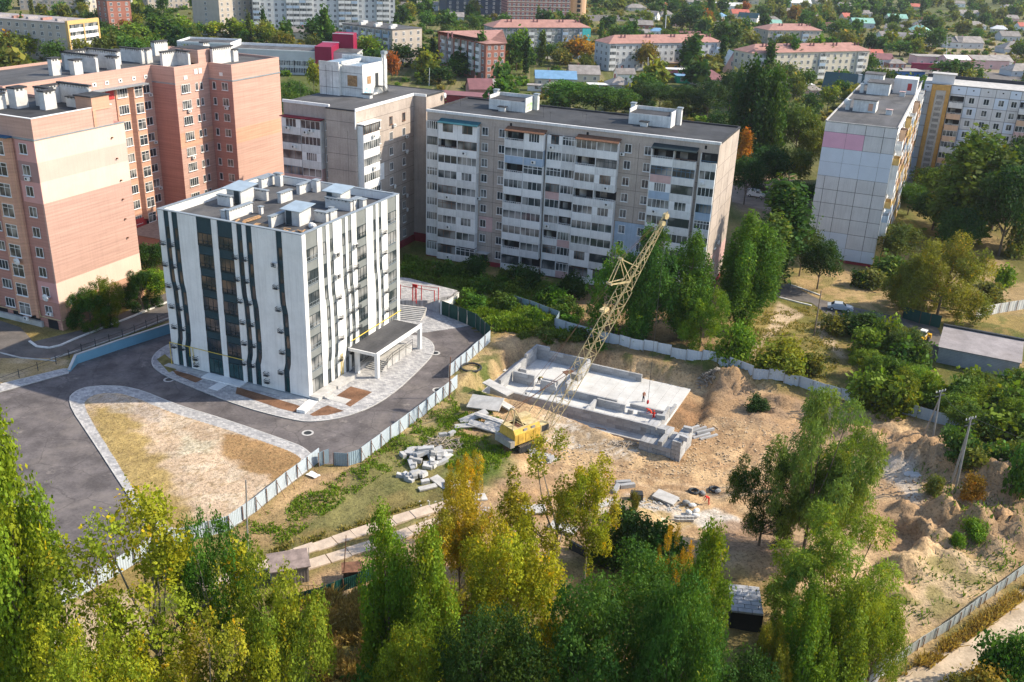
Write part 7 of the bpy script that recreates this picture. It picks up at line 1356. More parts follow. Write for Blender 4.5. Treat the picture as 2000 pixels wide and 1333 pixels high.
def crown_mesh(kind, lod, var):
    k = (kind, lod, var)
    if k in _tm: return _tm[k]
    H = 3. if kind == 'bush' else (22. if lod == 0 else 14.)
    n, leaf = {0: (34000, .27), 1: (9000, .36), 2: (1700, .85)}[lod]
    if kind == 'bush': n, leaf = {0: (5200, .17), 1: (1500, .30), 2: (500, .6)}[lod]
    if kind == 'poplar': n = int(n*.7); leaf *= .85
    if kind == 'low' and lod == 0: n = 42000; leaf = .30
    if kind == 'willow': n = int(n*1.15)
    if kind == 'sparse': n = int(n*.52); leaf *= .9
    V, Cc, B = tree_geo(kind, H, 100+var*7+len(kind)*13, n, leaf); Q = np.arange(len(V)).reshape(-1, 4)
    me = grid_mesh('crown', V, Q, m_leaf, np.clip(Cc, 0, 4)); tm = trunk_mb(kind, H, B, var).mesh('trunk', [m_bark if kind != 'sparse' else m_bark2])
    if lod == 2:                                         # far trees: crown and trunk are one mesh
        tv = np.array(tm.vertices[0].co) if 0 else None
        mb = MB().tube((0, 0, -.5), (0, 0, H*.5), H*.02, H*.01, 5); tvv = np.array(mb.v); allv = np.concatenate([V, tvv]); cc = np.concatenate([Cc, np.ones((len(tvv), 3))])
        m2 = bpy.data.meshes.new('tree'); m2.from_pydata([], [], []); loops = np.concatenate([Q.ravel()]+[np.array(f)+len(V) for f in mb.f]); tot = [4]*len(Q)+[len(f) for f in mb.f]; st = np.concatenate([[0], np.cumsum(tot)[:-1]])
        m2.vertices.add(len(allv)); m2.vertices.foreach_set('co', allv.astype(np.float32).ravel()); m2.loops.add(len(loops)); m2.loops.foreach_set('vertex_index', loops.astype(np.int32)); m2.polygons.add(len(tot)); m2.polygons.foreach_set('loop_start', st.astype(np.int32)); m2.polygons.foreach_set('loop_total', np.array(tot, dtype=np.int32))
        m2.update(calc_edges=True); a = m2.color_attributes.new('Col', 'FLOAT_COLOR', 'POINT'); a.data.foreach_set('color', np.concatenate([cc, np.ones((len(cc), 1))], 1).astype(np.float32).ravel()); m2.materials.append(m_leaf); m2.materials.append(m_bark)
        mi = np.zeros(len(tot), dtype=np.int32); mi[len(Q):] = 1; m2.polygons.foreach_set('material_index', mi); _tm[k] = (m2, None, H); return _tm[k]
    _tm[k] = (me, tm, H); return _tm[k]
DK, MD, BRT, YG, YE, ORG, RST, OLV, SLV = (.028, .075, .018), (.055, .135, .022), (.115, .22, .022), (.185, .25, .022), (.35, .32, .02), (.36, .20, .025), (.27, .11, .04), (.125, .155, .035), (.16, .24, .045)
def mixc(a, b, t): return tuple(x*(1-t)+y*t for x, y in zip(a, b))
CN = {'round': 'broadleaf_tree', 'tall': 'broadleaf_tree', 'poplar': 'poplar_tree', 'sparse': 'young_ash_tree', 'willow': 'willow_tree', 'bush': 'bush', 'low': 'broadleaf_tree'}
def tree(kind, p, h, wd, col, label, lod=1, group=None, var=None, rz=None, cat=None):
    var = rnd.randrange(3) if var is None else var; me, tm, H = crown_mesh(kind, lod, var); w0 = {'round': .9, 'tall': .50, 'poplar': .26, 'sparse': .80, 'willow': .92, 'bush': 1.35, 'low': 1.05}[kind]*H
    sz = h/H; sx = wd/w0; rz = rnd.uniform(0, 6.28) if rz is None else rz; cat = cat or ('bush' if kind == 'bush' else 'tree'); c = tuple(max(0, x*rnd.uniform(.9, 1.1)) for x in col)
    if tm is None:
        o = inst(CN[kind], me, None, loc=p, rz=rz, scale=(sx, sx, sz), color=c); return tag(o, label, cat, group)
    t = thing(CN[kind], label, cat, p, rz, group); t.scale = (sx, sx, sz); inst('crown', me, t, color=c); inst('trunk', tm, t); return t
def T(kind, ub, vb, vt, wpx, col, label, lod=1, **k):     # a tree surveyed in the photo: foot, top and crown width
    u0 = ub
    for _ in range(3):
        p = ag(ub, vb); h = height_at(p, vt, p[2]); q = np.array([p[0], p[1], p[2]+h*.62-CH]); ub += u0-(1000+CF*(q @ _r)/(q @ _fw))
    return tree(kind, p, h*1.03, wpx/ppm(p[0], p[1], h*.6), col, label, lod, **k)
# ---- foreground
T('tall', 30, 1455, 822, 185, mixc(BRT, YG, .5), 'tall yellow green poplar rising out of the lower left corner', 0, var=0)
T('tall', -70, 1400, 900, 200, BRT, 'poplar cut by the left edge of the frame in the lower left', 0, var=1)
T('sparse', 295, 1430, 1000, 375, mixc(YG, YE, .15), 'open yellowing ash tree with bare limbs showing before the bare triangular lot', 0, var=0)
T('sparse', 425, 1390, 1000, 165, MD, 'greener upright limb of ash by the thin grey pole', 0, var=2)
T('sparse', 190, 1560, 1185, 210, mixc(YG, YE, .2), 'low yellow green ash tree in front of the open ash', 0, var=1)
T('low', 545, 1480, 1120, 230, mixc(BRT, YG, .7), 'dense yellow green tree in front of the iron shed', 0, var=0); T('sparse', 390, 1580, 1230, 260, mixc(YG, YE, .1), 'yellow crowned tree at the bottom edge left of the grassy gap', 0, var=1)
T('round', 180, 1640, 1275, 260, mixc(YG, YE, .2), 'yellow tree filling the bottom edge in the lower left', 0, var=2)
T('tall', 760, 1390, 1010, 115, mixc(BRT, YG, .2), 'pointed light green poplar nearest the slab track', 0, var=1); T('tall', 838, 1410, 1050, 120, mixc(BRT, YG, .35), 'second pointed light green poplar right of the first', 0, var=0)
T('round', 800, 1500, 1235, 150, mixc(BRT, YG, .45), 'yellow green bushy tree at the foot of the two poplars', 0, var=2)
T('low', 1005, 1330, 1040, 250, mixc(YG, YE, .45), 'big round lime yellow maple in the middle of the foreground', 0, var=1)
T('low', 900, 1200, 958, 175, mixc(mixc(YE, ORG, .25), OLV, .3), 'golden olive tree left of the lime yellow maple', 0, var=0); T('sparse', 910, 1060, 888, 85, YE, 'small golden tree among the dumped slabs', 0, var=2)
T('sparse', 1090, 1140, 888, 240, mixc(YG, YE, .25), 'airy yellow green tree in front of the crane', 0, var=1); T('sparse', 1150, 1160, 925, 130, mixc(YG, YE, .5), 'thin yellow tree right of the airy tree by the crane', 0, var=0)
T('round', 1250, 1330, 1095, 230, MD, 'mid green tree below the dark wall in the foreground', 0, var=2); T('bush', 1215, 1095, 1005, 130, DK, 'dark green bush below the sand heap', 0); T('bush', 1290, 1100, 1030, 110, MD, 'second green bush right below the sand heap', 0)
T('tall', 1368, 1390, 1040, 110, mixc(BRT, YG, .3), 'upright light green tree beside the roofless block hut', 0, var=0); T('sparse', 1312, 1230, 1045, 80, mixc(ORG, YE, .5), 'small orange tree between the dark bushes and the upright tree', 0, var=1)
T('low', 1190, 1500, 1150, 300, mixc(DK, MD, .5), 'large dark green tree at the bottom edge', 0, var=0); T('round', 1325, 1540, 1165, 190, mixc(DK, MD, .7), 'dark feathery tree left of the block hut', 0, var=1)
T('round', 960, 1520, 1200, 230, mixc(DK, MD, .3), 'deep green tree between the yellow bush and the poplars', 0, var=2); T('bush', 880, 1380, 1195, 170, mixc(OLV, RST, .4), 'russet tinged bush in front of the lime maple', 0)
T('sparse', 1040, 1480, 1275, 130, mixc(YG, YE, .4), 'pale yellow green shrub top at the bottom edge', 0, var=2); T('bush', 740, 1460, 1300, 120, MD, 'green bush at the bottom beside the dry grass', 0)
T('willow', 1600, 1105, 775, 215, mixc(SLV, MD, .15), 'big willow leaning over the middle of the sandy yard', 0, var=0); T('willow', 1500, 1065, 885, 140, mixc(DK, MD, .4), 'side crown of the big willow coloured dark for shade', 0, var=1); T('willow', 1650, 1085, 840, 150, mixc(SLV, YG, .4), 'pale right hand crown of the big willow', 0, var=2)  # shade on the willow's left side is put into that crown's leaf colour
T('willow', 1635, 1260, 1030, 280, mixc(SLV, YG, .6), 'lower yellow green willow below the big one', 0, var=2); T('willow', 1560, 1290, 1140, 120, mixc(MD, SLV, .3), 'dark willow bush behind the block hut', 0, var=1)
T('tall', 1575, 1470, 1160, 110, mixc(BRT, MD, .3), 'green upright tree right of the block hut', 0, var=1); T('tall', 1640, 1440, 1160, 120, mixc(BRT, YG, .2), 'bright green poplar at the bottom right of the foreground group', 0, var=1); T('round', 1710, 1400, 1180, 120, mixc(BRT, YG, .5), 'yellow green tree touching the ribbed fence', 0, var=0)
T('low', 1500, 1480, 1235, 110, mixc(OLV, YE, .4), 'olive yellow tree in front of the block hut', 0, var=2); T('round', 1420, 1520, 1280, 190, mixc(DK, MD, .4), 'dark tree at the bottom edge under the block hut', 0, var=0)
T('bush', 1975, 1350, 1238, 120, MD, 'round green bush beyond the dirt road in the lower right corner', 0); T('bush', 1930, 1390, 1310, 100, mixc(OLV, ORG, .4), 'dry reddish bush in the lower right corner', 0); T('bush', 1870, 1400, 1320, 90, OLV, 'low olive bush at the lower right edge of the dirt road', 0)
# dead tree in front of the willow: bare limbs only
dt = thing('dead_tree', 'leafless grey tree in front of the left side of the big willow', 'tree', ag(1525, 960)); rs = random.Random(5); b = MB()
def limb(p, d, L, r, n, mb):
    q = p+d*L; mb.tube(p, q, r, r*.6, 5, cap=False)
    if n:
        for k in range(3): limb(p.lerp(q, rs.uniform(.4, 1)), (d+Vector((rs.uniform(-.7, .7), rs.uniform(-.7, .7), rs.uniform(-.1, .5)))).normalized(), L*rs.uniform(.5, .75), r*.5, n-1, mb)
for k in range(5): limb(Vector((0, 0, 0)), Vector((rs.uniform(-.5, .35), rs.uniform(-.3, .3), 1)).normalized(), rs.uniform(3.2, 4.6), .11, 3, b)
b.build('trunk', [m_bark], dt)
# ---- in front of and beside the long block
T('low', 1205, 655, 492, 120, mixc(MD, BRT, .4), 'green tree left of the crane boom against the long block', 1, var=0); T('tall', 1265, 672, 452, 105, MD, 'tall dark green tree right of the crane boom', 0, var=0); T('tall', 1345, 665, 470, 110, mixc(MD, BRT, .25), 'second tall green tree beside the end of the long block', 0, var=1)
T('low', 1375, 680, 560, 110, BRT, 'light green tree leaning towards the back fence', 0, var=1); T('round', 1260, 640, 545, 90, YG, 'small yellow green tree under the tall dark tree', 1); T('tall', 1465, 645, 428, 118, mixc(MD, BRT, .3), 'tall green tree at the bend of the yard road', 0, var=1)
T('poplar', 1530, 560, 358, 95, mixc(DK, MD, .5), 'high grey green poplar beyond the yard road', 1, var=0); T('poplar', 1505, 590, 425, 70, mixc(MD, OLV, .3), 'second grey green poplar in front of the high one', 1, var=1); T('round', 1605, 565, 475, 85, DK, 'round dark tree standing by the end wall of the narrow slab', 1); T('round', 1570, 540, 445, 75, mixc(DK, OLV, .4), 'greyish tree behind the round dark tree', 1)
T('bush', 1435, 712, 635, 80, BRT, 'light green bush behind the back fence', 0); T('bush', 1530, 730, 668, 110, mixc(YG, OLV, .3), 'yellow green bush behind the back fence in the dry grass', 0); T('bush', 1590, 730, 690, 50, OLV, 'small olive bush by the dry grass', 1); T('bush', 1690, 655, 612, 95, DK, 'dark bush on the edge of the yard road', 0); T('bush', 1635, 650, 615, 60, OLV, 'low bush in front of the silver car', 1)
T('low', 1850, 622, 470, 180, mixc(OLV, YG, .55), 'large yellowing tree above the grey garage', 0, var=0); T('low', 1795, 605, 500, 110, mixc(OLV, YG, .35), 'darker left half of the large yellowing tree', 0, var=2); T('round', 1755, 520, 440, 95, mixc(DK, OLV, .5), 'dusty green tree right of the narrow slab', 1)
for i, (u, v, vt, w_, c) in enumerate(((1740, 545, 500, 70, MD), (1700, 560, 528, 60, OLV), (1680, 560, 530, 40, DK), (1770, 560, 520, 60, mixc(MD, YG, .4)), (1965, 560, 520, 45, BRT), (1935, 590, 555, 60, OLV), (1990, 500, 440, 60, OLV), (1880, 470, 400, 60, MD))):
    T('bush', u, v, vt, w_, c, ['green shrub by the foot of the narrow slab', 'dusty shrub at the trodden path', 'small dark shrub at the trodden path', 'mixed green shrub left of the large yellowing tree', 'bright green lone bush on the dry field', 'olive bush below the bright green lone bush', 'olive bush at the right edge of the dry field', 'green shrub under the big dark trees on the right'][i], 1)
for i, (u, v, vt, w_, c, k) in enumerate(((1900, 470, 268, 150, mixc(MD, OLV, .3), 'tall'), (1960, 450, 285, 150, DK, 'round'), (1830, 450, 380, 110, DK, 'round'), (1830, 400, 330, 100, mixc(MD, OLV, .4), 'round'), (1975, 500, 330, 130, DK, 'round'), (2040, 480, 300, 160, DK, 'round'), (1900, 400, 300, 110, DK, 'round'), (1780, 420, 360, 60, MD, 'round'), (2010, 400, 265, 110, OLV, 'round'), (1880, 500, 410, 90, DK, 'round'))):
    T(k, u, v, vt, w_, c, ['tall pointed dusty green tree before the pale block', 'big dark tree at the upper right edge', 'dark tree beside the balconies of the narrow slab', 'olive green tree below the ochre stair column', 'dark round tree over the dry field', 'dark tree cut by the right edge', 'dark tree behind the tall pointed one', 'green tree touching the narrow slab balconies', 'olive tree top at the right edge before the pale block', 'shaded dark tree above the dry field'][i], 1)
# ---- hedge of young trees right of the back fence
hl = {0: 'bushes behind the long back fence on the right'}
nH = 0
for i in range(64):
    u = rnd.uniform(1690, 2060); v0 = 760+(u-1660)*.30; v = v0+rnd.uniform(-95, 25)
    if 1820 < u < 1985 and 610 < v < 745: continue
    if v < 690 and u < 1720: continue
    if 1790 < u < 1990 and v < 775: continue
    T('bush' if rnd.random() < .55 else 'round', u, v, v-rnd.uniform(38, 72), rnd.uniform(55, 95), mixc(mixc(DK, BRT, rnd.random()), OLV if rnd.random() < .5 else YG, rnd.random()*.5), 'dense green young growth behind the back fence on the right', 1, group='young trees and bushes behind the right back fence')
for i in range(16):
    u = rnd.uniform(1860, 2040); T('bush', u, 905+(u-1860)*.25+rnd.uniform(-25, 15), 850+(u-1860)*.25+rnd.uniform(-20, 15), rnd.uniform(50, 80), mixc(MD, OLV, rnd.random()), 'bushy green growth between the spoil heaps and the back fence', 1, group='bushes between the spoil heaps and the fence')
for i in range(34):                                     # weeds and shrubs between plaza, low fence and long block
    u = rnd.uniform(800, 1130); v = 560+(u-800)*.17+rnd.uniform(-45, 28)
    if u < 905 and v > 545: continue
    T('bush', u, v, v-rnd.uniform(14, 30), rnd.uniform(28, 55), mixc(MD, BRT if rnd.random() < .5 else OLV, rnd.random()*.7), 'low green shrub on the weedy strip before the long block', 1, group='shrubs on the weedy strip before the long block')
for i in range(16):
    u = rnd.uniform(990, 1200); v = 655+(u-990)*.12+rnd.uniform(-25, 12)
    T('bush', u, v, v-rnd.uniform(8, 18), rnd.uniform(22, 45), mixc(MD, OLV, rnd.random()), 'small green shrub on the rim of the pit', 1, group='shrubs on the rim of the pit')
for i, (u, v, vt, w_, c, l) in enumerate(((930, 540, 500, 60, DK, 'dark round bush at the entrance of the long block'), (890, 505, 480, 30, MD, 'small green bush under the first balconies'), (1025, 560, 520, 70, DK, 'dark bush below the long block balconies'), (1120, 580, 535, 60, DK, 'dark bush below the end of the balconies left of the boom'), (1240, 1000, 960, 20, OLV, 'tiny bush on the sand heap'), (1480, 800, 775, 50, DK, 'dark bush on the far side of the sandy yard'), (1830, 968, 930, 40, OLV, 'olive bush at the foot of the leaning pole'), (1900, 975, 930, 50, mixc(ORG, OLV, .5), 'reddish bush right of the leaning pole'), (1905, 1055, 1015, 50, BRT, 'fresh green bush on the spoil heaps'), (1870, 1070, 1040, 30, BRT, 'small fresh green bush beside the spoil pit'))):
    T('bush', u, v, vt, w_, c, l, 0)
# by the brick wings
T('low', 172, 640, 562, 85, mixc(DK, MD, .4), 'round dark tree with a whitewashed trunk by the brick end wall', 0, var=0); T('low', 210, 630, 550, 70, mixc(MD, YG, .4), 'yellow tipped round tree beside the brick end wall', 0, var=1); T('low', 272, 604, 532, 80, DK, 'second dark round tree near the brick end wall', 0, var=2); T('round', 300, 590, 530, 70, BRT, 'light green tree half hidden by the new white block', 1); T('round', 295, 540, 480, 70, DK, 'dark tree before the brown garage', 1)
# ---- middle distance behind the long block
mid = [('tall', 1470, 330, 125, 75, DK), ('tall', 1510, 330, 140, 60, mixc(DK, MD, .5)), ('round', 1420, 300, 220, 80, DK), ('round', 1560, 320, 205, 90, mixc(OLV, MD, .5)), ('round', 1590, 330, 250, 70, OLV), ('round', 1500, 380, 290, 90, DK), ('round', 1545, 370, 290, 90, mixc(OLV, YG, .3)), ('round', 1460, 400, 310, 70, DK), ('poplar', 1455, 340, 255, 30, ORG), ('round', 1570, 430, 360, 60, DK), ('tall', 1545, 480, 358, 62, MD),
       ('round', 1110, 215, 160, 100, mixc(MD, BRT, .3)), ('round', 1165, 225, 170, 90, MD), ('round', 1205, 230, 175, 90, MD), ('round', 1255, 225, 160, 60, DK), ('round', 1290, 215, 165, 60, mixc(DK, MD, .5)), ('round', 1340, 225, 170, 70, DK), ('round', 1385, 235, 160, 80, DK), ('round', 1430, 225, 140, 60, DK), ('round', 1320, 230, 195, 60, OLV),
       ('low', 575, 195, 158, 60, MD), ('round', 612, 180, 118, 36, mixc(YG, MD, .4)), ('low', 560, 215, 175, 60, MD), ('round', 765, 160, 102, 34, RST), ('round', 720, 130, 70, 60, mixc(MD, YG, .4)), ('round', 690, 125, 75, 45, mixc(ORG, OLV, .5)), ('round', 660, 115, 60, 50, DK), ('poplar', 635, 110, 15, 30, MD), ('round', 620, 90, 35, 70, DK),
       ('poplar', 941, 155, 62, 28, mixc(DK, MD, .6)), ('poplar', 958, 150, 90, 22, RST), ('round', 840, 130, 90, 70, DK), ('round', 870, 125, 75, 60, mixc(MD, OLV, .5)), ('round', 895, 150, 110, 60, MD), ('round', 860, 165, 130, 60, DK), ('round', 985, 130, 80, 50, mixc(RST, OLV, .3)), ('round', 1010, 140, 70, 50, MD), ('tall', 1020, 125, 60, 40, BRT), ('round', 1070, 120, 85, 50, MD), ('round', 1137, 125, 72, 64, mixc(ORG, OLV, .35)), ('round', 1095, 130, 95, 40, OLV),
       ('poplar', 1357, 155, 64, 40, mixc(DK, MD, .6)), ('poplar', 1342, 140, 75, 30, DK), ('round', 1235, 135, 85, 60, DK), ('round', 1265, 140, 85, 45, mixc(OLV, ORG, .3)), ('round', 1310, 130, 90, 60, MD), ('poplar', 1505, 160, 75, 24, mixc(DK, MD, .7)), ('poplar', 1550, 155, 72, 24, mixc(DK, MD, .7)), ('poplar', 1577, 150, 88, 24, MD), ('poplar', 1598, 150, 70, 30, mixc(BRT, MD, .3)), ('round', 1620, 150, 92, 50, mixc(MD, OLV, .3)), ('round', 1700, 145, 105, 40, mixc(DK, MD, .5)), ('round', 1870, 165, 118, 95, mixc(DK, MD, .4)),
       ('round', 1830, 100, 55, 60, mixc(DK, MD, .5)), ('round', 1760, 110, 80, 60, MD), ('round', 1650, 110, 60, 60, OLV), ('round', 1420, 110, 45, 60, DK), ('round', 1450, 90, 58, 40, OLV), ('poplar', 1570, 65, 25, 24, MD), ('round', 1640, 80, 40, 60, MD), ('round', 1350, 60, 10, 60, DK), ('round', 1380, 60, 20, 30, RST),
       ('poplar', 395, 62, 30, 26, MD), ('round', 260, 90, 45, 60, BRT), ('tall', 300, 85, 30, 40, MD), ('tall', 330, 85, 38, 40, MD), ('tall', 355, 80, 35, 40, mixc(BRT, YG, .3)), ('round', 385, 75, 45, 40, MD), ('round', 420, 75, 42, 50, YG), ('round', 480, 80, 42, 60, mixc(YG, MD, .3)), ('round', 520, 85, 60, 50, MD), ('round', 220, 95, 50, 60, MD), ('tall', 172, 95, 60, 36, DK), ('round', 80, 95, 40, 70, OLV), ('round', 110, 100, 50, 60, mixc(OLV, YG, .3)), ('round', 30, 110, 50, 70, ORG), ('round', 55, 115, 65, 70, YG), ('round', 8, 95, 35, 50, OLV), ('round', 138, 110, 80, 40, RST), ('round', 250, 110, 70, 60, MD), ('round', 290, 110, 75, 60, mixc(MD, BRT, .4)), ('round', 0, 125, 85, 60, RST)]
nk = {'low': 'bushy tree', 'tall': 'upright tree', 'round': 'broad tree', 'poplar': 'slender poplar'}; where = lambda u, v: ('left of the magenta school' if u < 340 else 'around the magenta and white school' if u < 780 else 'by the pink roofed L shaped block' if u < 1160 else 'by the hipped roof blocks' if u < 1420 else 'between the long block and the narrow slab' if v > 200 else 'among the village houses on the right')
cn = lambda c: 'rusty red' if c[0] > 1.8*c[1] else 'orange' if c[0] > c[1]*1.3 else 'yellow green' if c[0] > .15 else 'olive' if c[0] > c[1]*.7 else 'dark green' if c[1] < .1 else 'fresh green'
for k, u, v, vt, w_, c in mid: T(k, u, v, vt, w_, c, '%s %s %s' % (cn(c), nk[k], where(u, v)), 1 if v > 180 else 2, group='%s %ss %s' % (cn(c), nk[k], where(u, v)))
# ---- scattered trees among the houses; beyond them the wood is one mass
occ = [(b_[0], b_[1], b_[2]) for b_ in HOUSES]
def free(x, y, r=6.): return all((x-a)**2+(y-b_)**2 > (rr+r)**2 for a, b_, rr in occ)
BLK = [pxpoly(p) for p in BLOCKS]
placed = 0; tries = 0
while placed < 205 and tries < 4000:
    tries += 1; u = rnd.uniform(-40, 2040); v = rnd.uniform(26, 150) if u < 1420 else rnd.uniform(26, 240)
    if 1180 < u < 1260 and 22 < v < 62: continue
    p = at(u, v, 0); x, y = float(p[0]), float(p[1])
    if not free(x, y, 2.5) or any(sdf(q_, np.array([x]), np.array([y]))[0] > -5 for q_ in BLK): continue
    c = rnd.choice([DK, DK, MD, MD, OLV, mixc(MD, OLV, .5), mixc(YG, OLV, .5), mixc(DK, OLV, .5), RST if rnd.random() < .15 else MD]); k = 'round' if rnd.random() < .86 else 'poplar'; h = rnd.uniform(6.5, 12) if k == 'round' else rnd.uniform(13, 18)
    tree(k, (x, y, 0), h, h*rnd.uniform(.75, 1.1) if k == 'round' else h*.22, c, '%s %s far off %s' % (cn(c), nk[k], where(u, v)), 2, group='far %s %ss %s' % (cn(c), nk[k], where(u, v))); placed += 1; occ.append((x, y, 1.2))
Vs = []; Cs = []; rs_ = np.random.RandomState(4); tv, tc_, _ = tree_geo('round', 1., 77, 190, .155, 5); tv2, tc2, _ = tree_geo('round', 1., 78, 190, .155, 5)
nf = 0
for i in range(14000):
    x = rs_.uniform(-700, 1500); y = rs_.uniform(330, 1900)
    dpt = (np.array([x, y, -CH]) @ _fw); uu = 1000+CF*(np.array([x, y, -CH]) @ _r)/dpt; vv = 666.5-CF*(np.array([x, y, -CH]) @ _u)/dpt
    if uu < -200 or uu > 2200 or vv < -110 or vv > (228 if uu > 950 else 165): continue
    if not free(x, y, 3) or any(sdf(q_, np.array([x]), np.array([y]))[0] > -6 for q_ in BLK): continue
    if 1180 < uu < 1270 and 22 < vv < 62: continue
    if vv > 60 and vv < 120 and rs_.rand() < .3: continue
    h = rs_.uniform(7, 13); wq = h*rs_.uniform(.8, 1.2); V_, C_ = (tv, tc_) if rs_.rand() < .5 else (tv2, tc2); base = np.array([DK, MD, OLV, mixc(MD, OLV, .5), mixc(YG, OLV, .6), mixc(RST, OLV, .5)][rs_.choice(6, p=[.22, .34, .18, .15, .1, .01])]); a = rs_.uniform(0, 6.28); cA, sA = math.cos(a), math.sin(a)
    Vs.append(np.stack([x+(V_[:, 0]*cA-V_[:, 1]*sA)*wq, y+(V_[:, 0]*sA+V_[:, 1]*cA)*wq, V_[:, 2]*h], 1)); Cs.append(C_*base[None, :]); nf += 1
    if nf > 2000: break
V = np.concatenate(Vs); fo = inst('far_woods', grid_mesh('far_woods', V, np.arange(len(V)).reshape(-1, 4), m_leaf, np.concatenate(Cs)), None, color=(1, 1, 1)); tag(fo, 'far wood and garden trees merging into one mass at the top of the picture', 'wood', None, 'stuff')
Vs = []; Cs = []; sv, sc_, _ = tree_geo('bush', 1., 79, 46, .30, 4); nf = 0
for i in range(9000):
    x = rs_.uniform(-300, 700); y = rs_.uniform(280, 1000); dpt = (np.array([x, y, -CH]) @ _fw); uu = 1000+CF*(np.array([x, y, -CH]) @ _r)/dpt; vv = 666.5-CF*(np.array([x, y, -CH]) @ _u)/dpt
    if uu < -50 or uu > 2050 or vv < 0 or vv > 250 or not free(x, y, 1): continue
    if any(sdf(q_, np.array([x]), np.array([y]))[0] > -2 for q_ in BLK): continue
    h = rs_.uniform(1.2, 3.6); cA, sA = math.cos(i), math.sin(i); base = np.array([MD, BRT, OLV, mixc(MD, OLV, .5), (.2, .2, .06)][rs_.randint(5)])
    Vs.append(np.stack([x+(sv[:, 0]*cA-sv[:, 1]*sA)*h*1.3, y+(sv[:, 0]*sA+sv[:, 1]*cA)*h*1.3, sv[:, 2]*h], 1)); Cs.append(sc_*base[None, :]); nf += 1
    if nf > 3200: break
V = np.concatenate(Vs); fo = inst('garden_shrubbery', grid_mesh('garden_shrubbery', V, np.arange(len(V)).reshape(-1, 4), m_leaf, np.concatenate(Cs)), None, color=(1, 1, 1)); tag(fo, 'low green garden growth between the far houses', 'shrubbery', None, 'stuff')
# ---- grass and weeds: geometry on the ground near the camera
def grass(name, pts, n, h, colr, label, wd=.05, z=0.):
    pl = pxpoly(pts); rs = np.random.RandomState(len(name)+n); px_ = np.array(pl); lo, hi = px_.min(0), px_.max(0); P = rs.uniform(lo, hi, (n*3, 2)); s = sdf(pl, P[:, 0], P[:, 1]); nz = fbm(P[:, 0]*.6, P[:, 1]*.6, 41, 3); P = P[(s > 0) & ((nz-.36)*4 > rs.rand(len(P)))][:n]
    zz = zt(P[:, 0], P[:, 1]); m = len(P); a = rs.uniform(0, 6.28, m); hh = h*rs.uniform(.4, 1.3, m)*(.6+fbm(P[:, 0]*.4, P[:, 1]*.4, 43, 2)); w_ = wd*rs.uniform(.7, 1.6, m); dx = np.cos(a)*w_; dy = np.sin(a)*w_; lx_ = rs.normal(size=m)*hh*.45; ly_ = rs.normal(size=m)*hh*.45
    V = np.stack([np.stack([P[:, 0]-dx, P[:, 1]-dy, zz-.02], 1), np.stack([P[:, 0]+dx, P[:, 1]+dy, zz-.02], 1), np.stack([P[:, 0]+dx*.6+lx_, P[:, 1]+dy*.6+ly_, zz+hh], 1), np.stack([P[:, 0]-dx*.6+lx_, P[:, 1]-dy*.6+ly_, zz+hh*.96], 1)], 1).reshape(-1, 3)
    cc = np.array([mixc(colr[0], colr[1], t) for t in rs.rand(m)])*rs.uniform(.7, 1.3, (m, 1)); o = inst(name, grid_mesh(name, V, np.arange(len(V)).reshape(-1, 4), m_leaf, np.repeat(cc, 4, 0)), None, color=(1, 1, 1)); return tag(o, label, 'grass', None, 'stuff')
DG, DY = (.30, .19, .06), (.36, .28, .09)
grass('weeds', [(450, 1035), (700, 908), (880, 770), (900, 800), (800, 900), (700, 960), (560, 1060), (470, 1080)], 16000, .2, (BRT, YG), 'green weeds along the site side of the curved fence', .07)
grass('weeds', [(870, 820), (960, 790), (1010, 870), (960, 930), (870, 920)], 7000, .2, (BRT, YG), 'green weeds behind and under the crane', .07)
grass('weeds', [(890, 590), (1000, 585), (1090, 628), (1110, 665), (1000, 650), (960, 650)], 20000, .6, (BRT, YG), 'tall green weeds on the rim of the pit', .1); grass('weeds', [(790, 500), (860, 520), (1090, 580), (1080, 610), (880, 560), (780, 545)], 16000, .6, (BRT, OLV), 'weeds on the strip below the long block', .1)
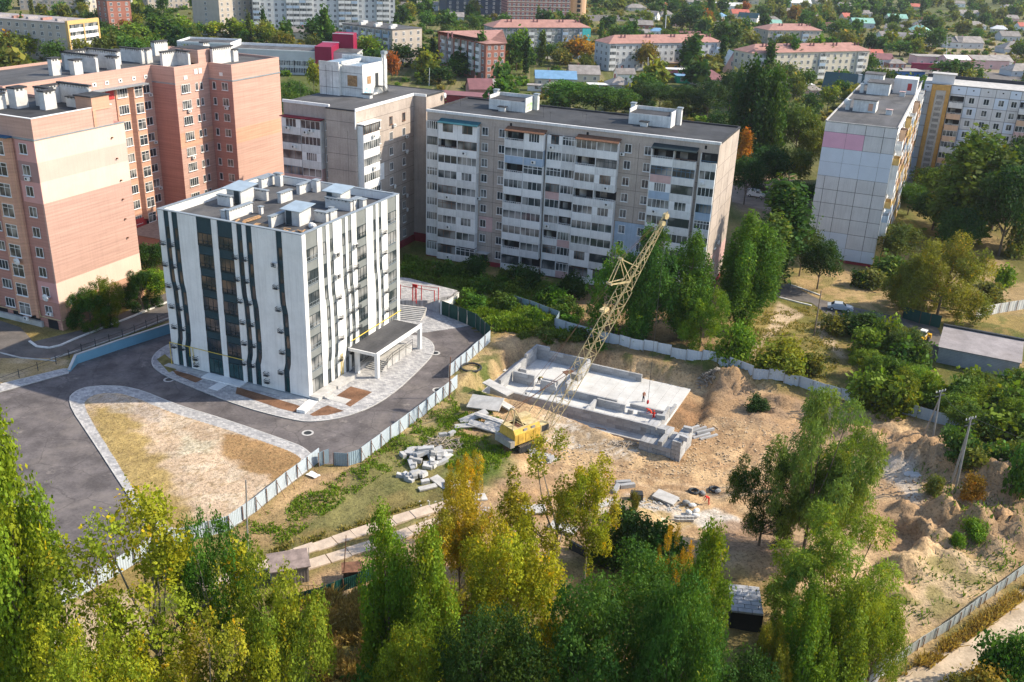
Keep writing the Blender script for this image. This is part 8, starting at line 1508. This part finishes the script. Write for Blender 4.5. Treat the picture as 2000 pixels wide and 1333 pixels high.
grass('dry_grass', [(600, 1180), (760, 1150), (800, 1333), (620, 1345)], 26000, .9, (DG, DY), 'tall rusty dry grass behind the green foreground fence', .06); grass('dry_grass', [(470, 1090), (900, 960), (860, 975), (700, 1030), (480, 1105)], 8000, .3, (OLV, DY), 'short dry grass round the slab track', .06)
grass('dry_grass', [(1755, 1320), (2010, 1140), (2010, 1165), (1800, 1320)], 15000, .5, (DG, DY), 'dry grass verge between the ribbed fence and the dirt road', .06); grass('dry_grass', [(1450, 600), (1600, 600), (1650, 700), (1600, 760), (1420, 700)], 5000, .22, (DY, OLV), 'dry meadow beside the wooden pole', .08); grass('dry_grass', [(1780, 900), (2010, 1000), (2010, 1100), (1800, 1230), (1730, 1180), (1820, 1080)], 1600, .35, (BRT, OLV), 'sparse weeds on the spoil heaps', .07)

# labels that still coincide are told apart by their order in the scene
def side_by_side():
    inv = co.matrix_world.inverted(); by = {}
    for o in sc.objects:
        if o.parent is None and o.get('label') and o.get('category'): by.setdefault(o['label'], []).append(o)
    words = ['first', 'second', 'third', 'fourth', 'fifth', 'sixth', 'seventh', 'eighth', 'ninth']
    for lab_, L in by.items():
        if 1 < len(L) <= 9 and len(lab_.split()) <= 13:
            L.sort(key=lambda o: (lambda q: q.x/max(1., -q.z))(inv @ Vector((o.location.x, o.location.y, o.location.z))))
            for i, o in enumerate(L): o['label'] = ((['left of two: ', 'right of two: '][i]) if len(L) == 2 else words[i]+' from left: ')+lab_
side_by_side()
# ---- thin late-summer air over the whole place
hz_ = MB().box(-3800, 3800, -3800, 3800, -6, 66).build('haze', [m_metal]); hz_['kind'] = 'stuff'
hm = bpy.data.materials.new('haze'); hm.use_nodes = True; ht = hm.node_tree; ht.nodes.remove(ht.nodes['Principled BSDF']); hv = ht.nodes.new('ShaderNodeVolumePrincipled'); hv.inputs['Color'].default_value = (.80, .88, 1, 1); hv.inputs['Density'].default_value = .00006; hv.inputs['Anisotropy'].default_value = .3
ht.links.new(hv.outputs[0], ht.nodes['Material Output'].inputs['Volume']); hz_.data.materials[0] = hm
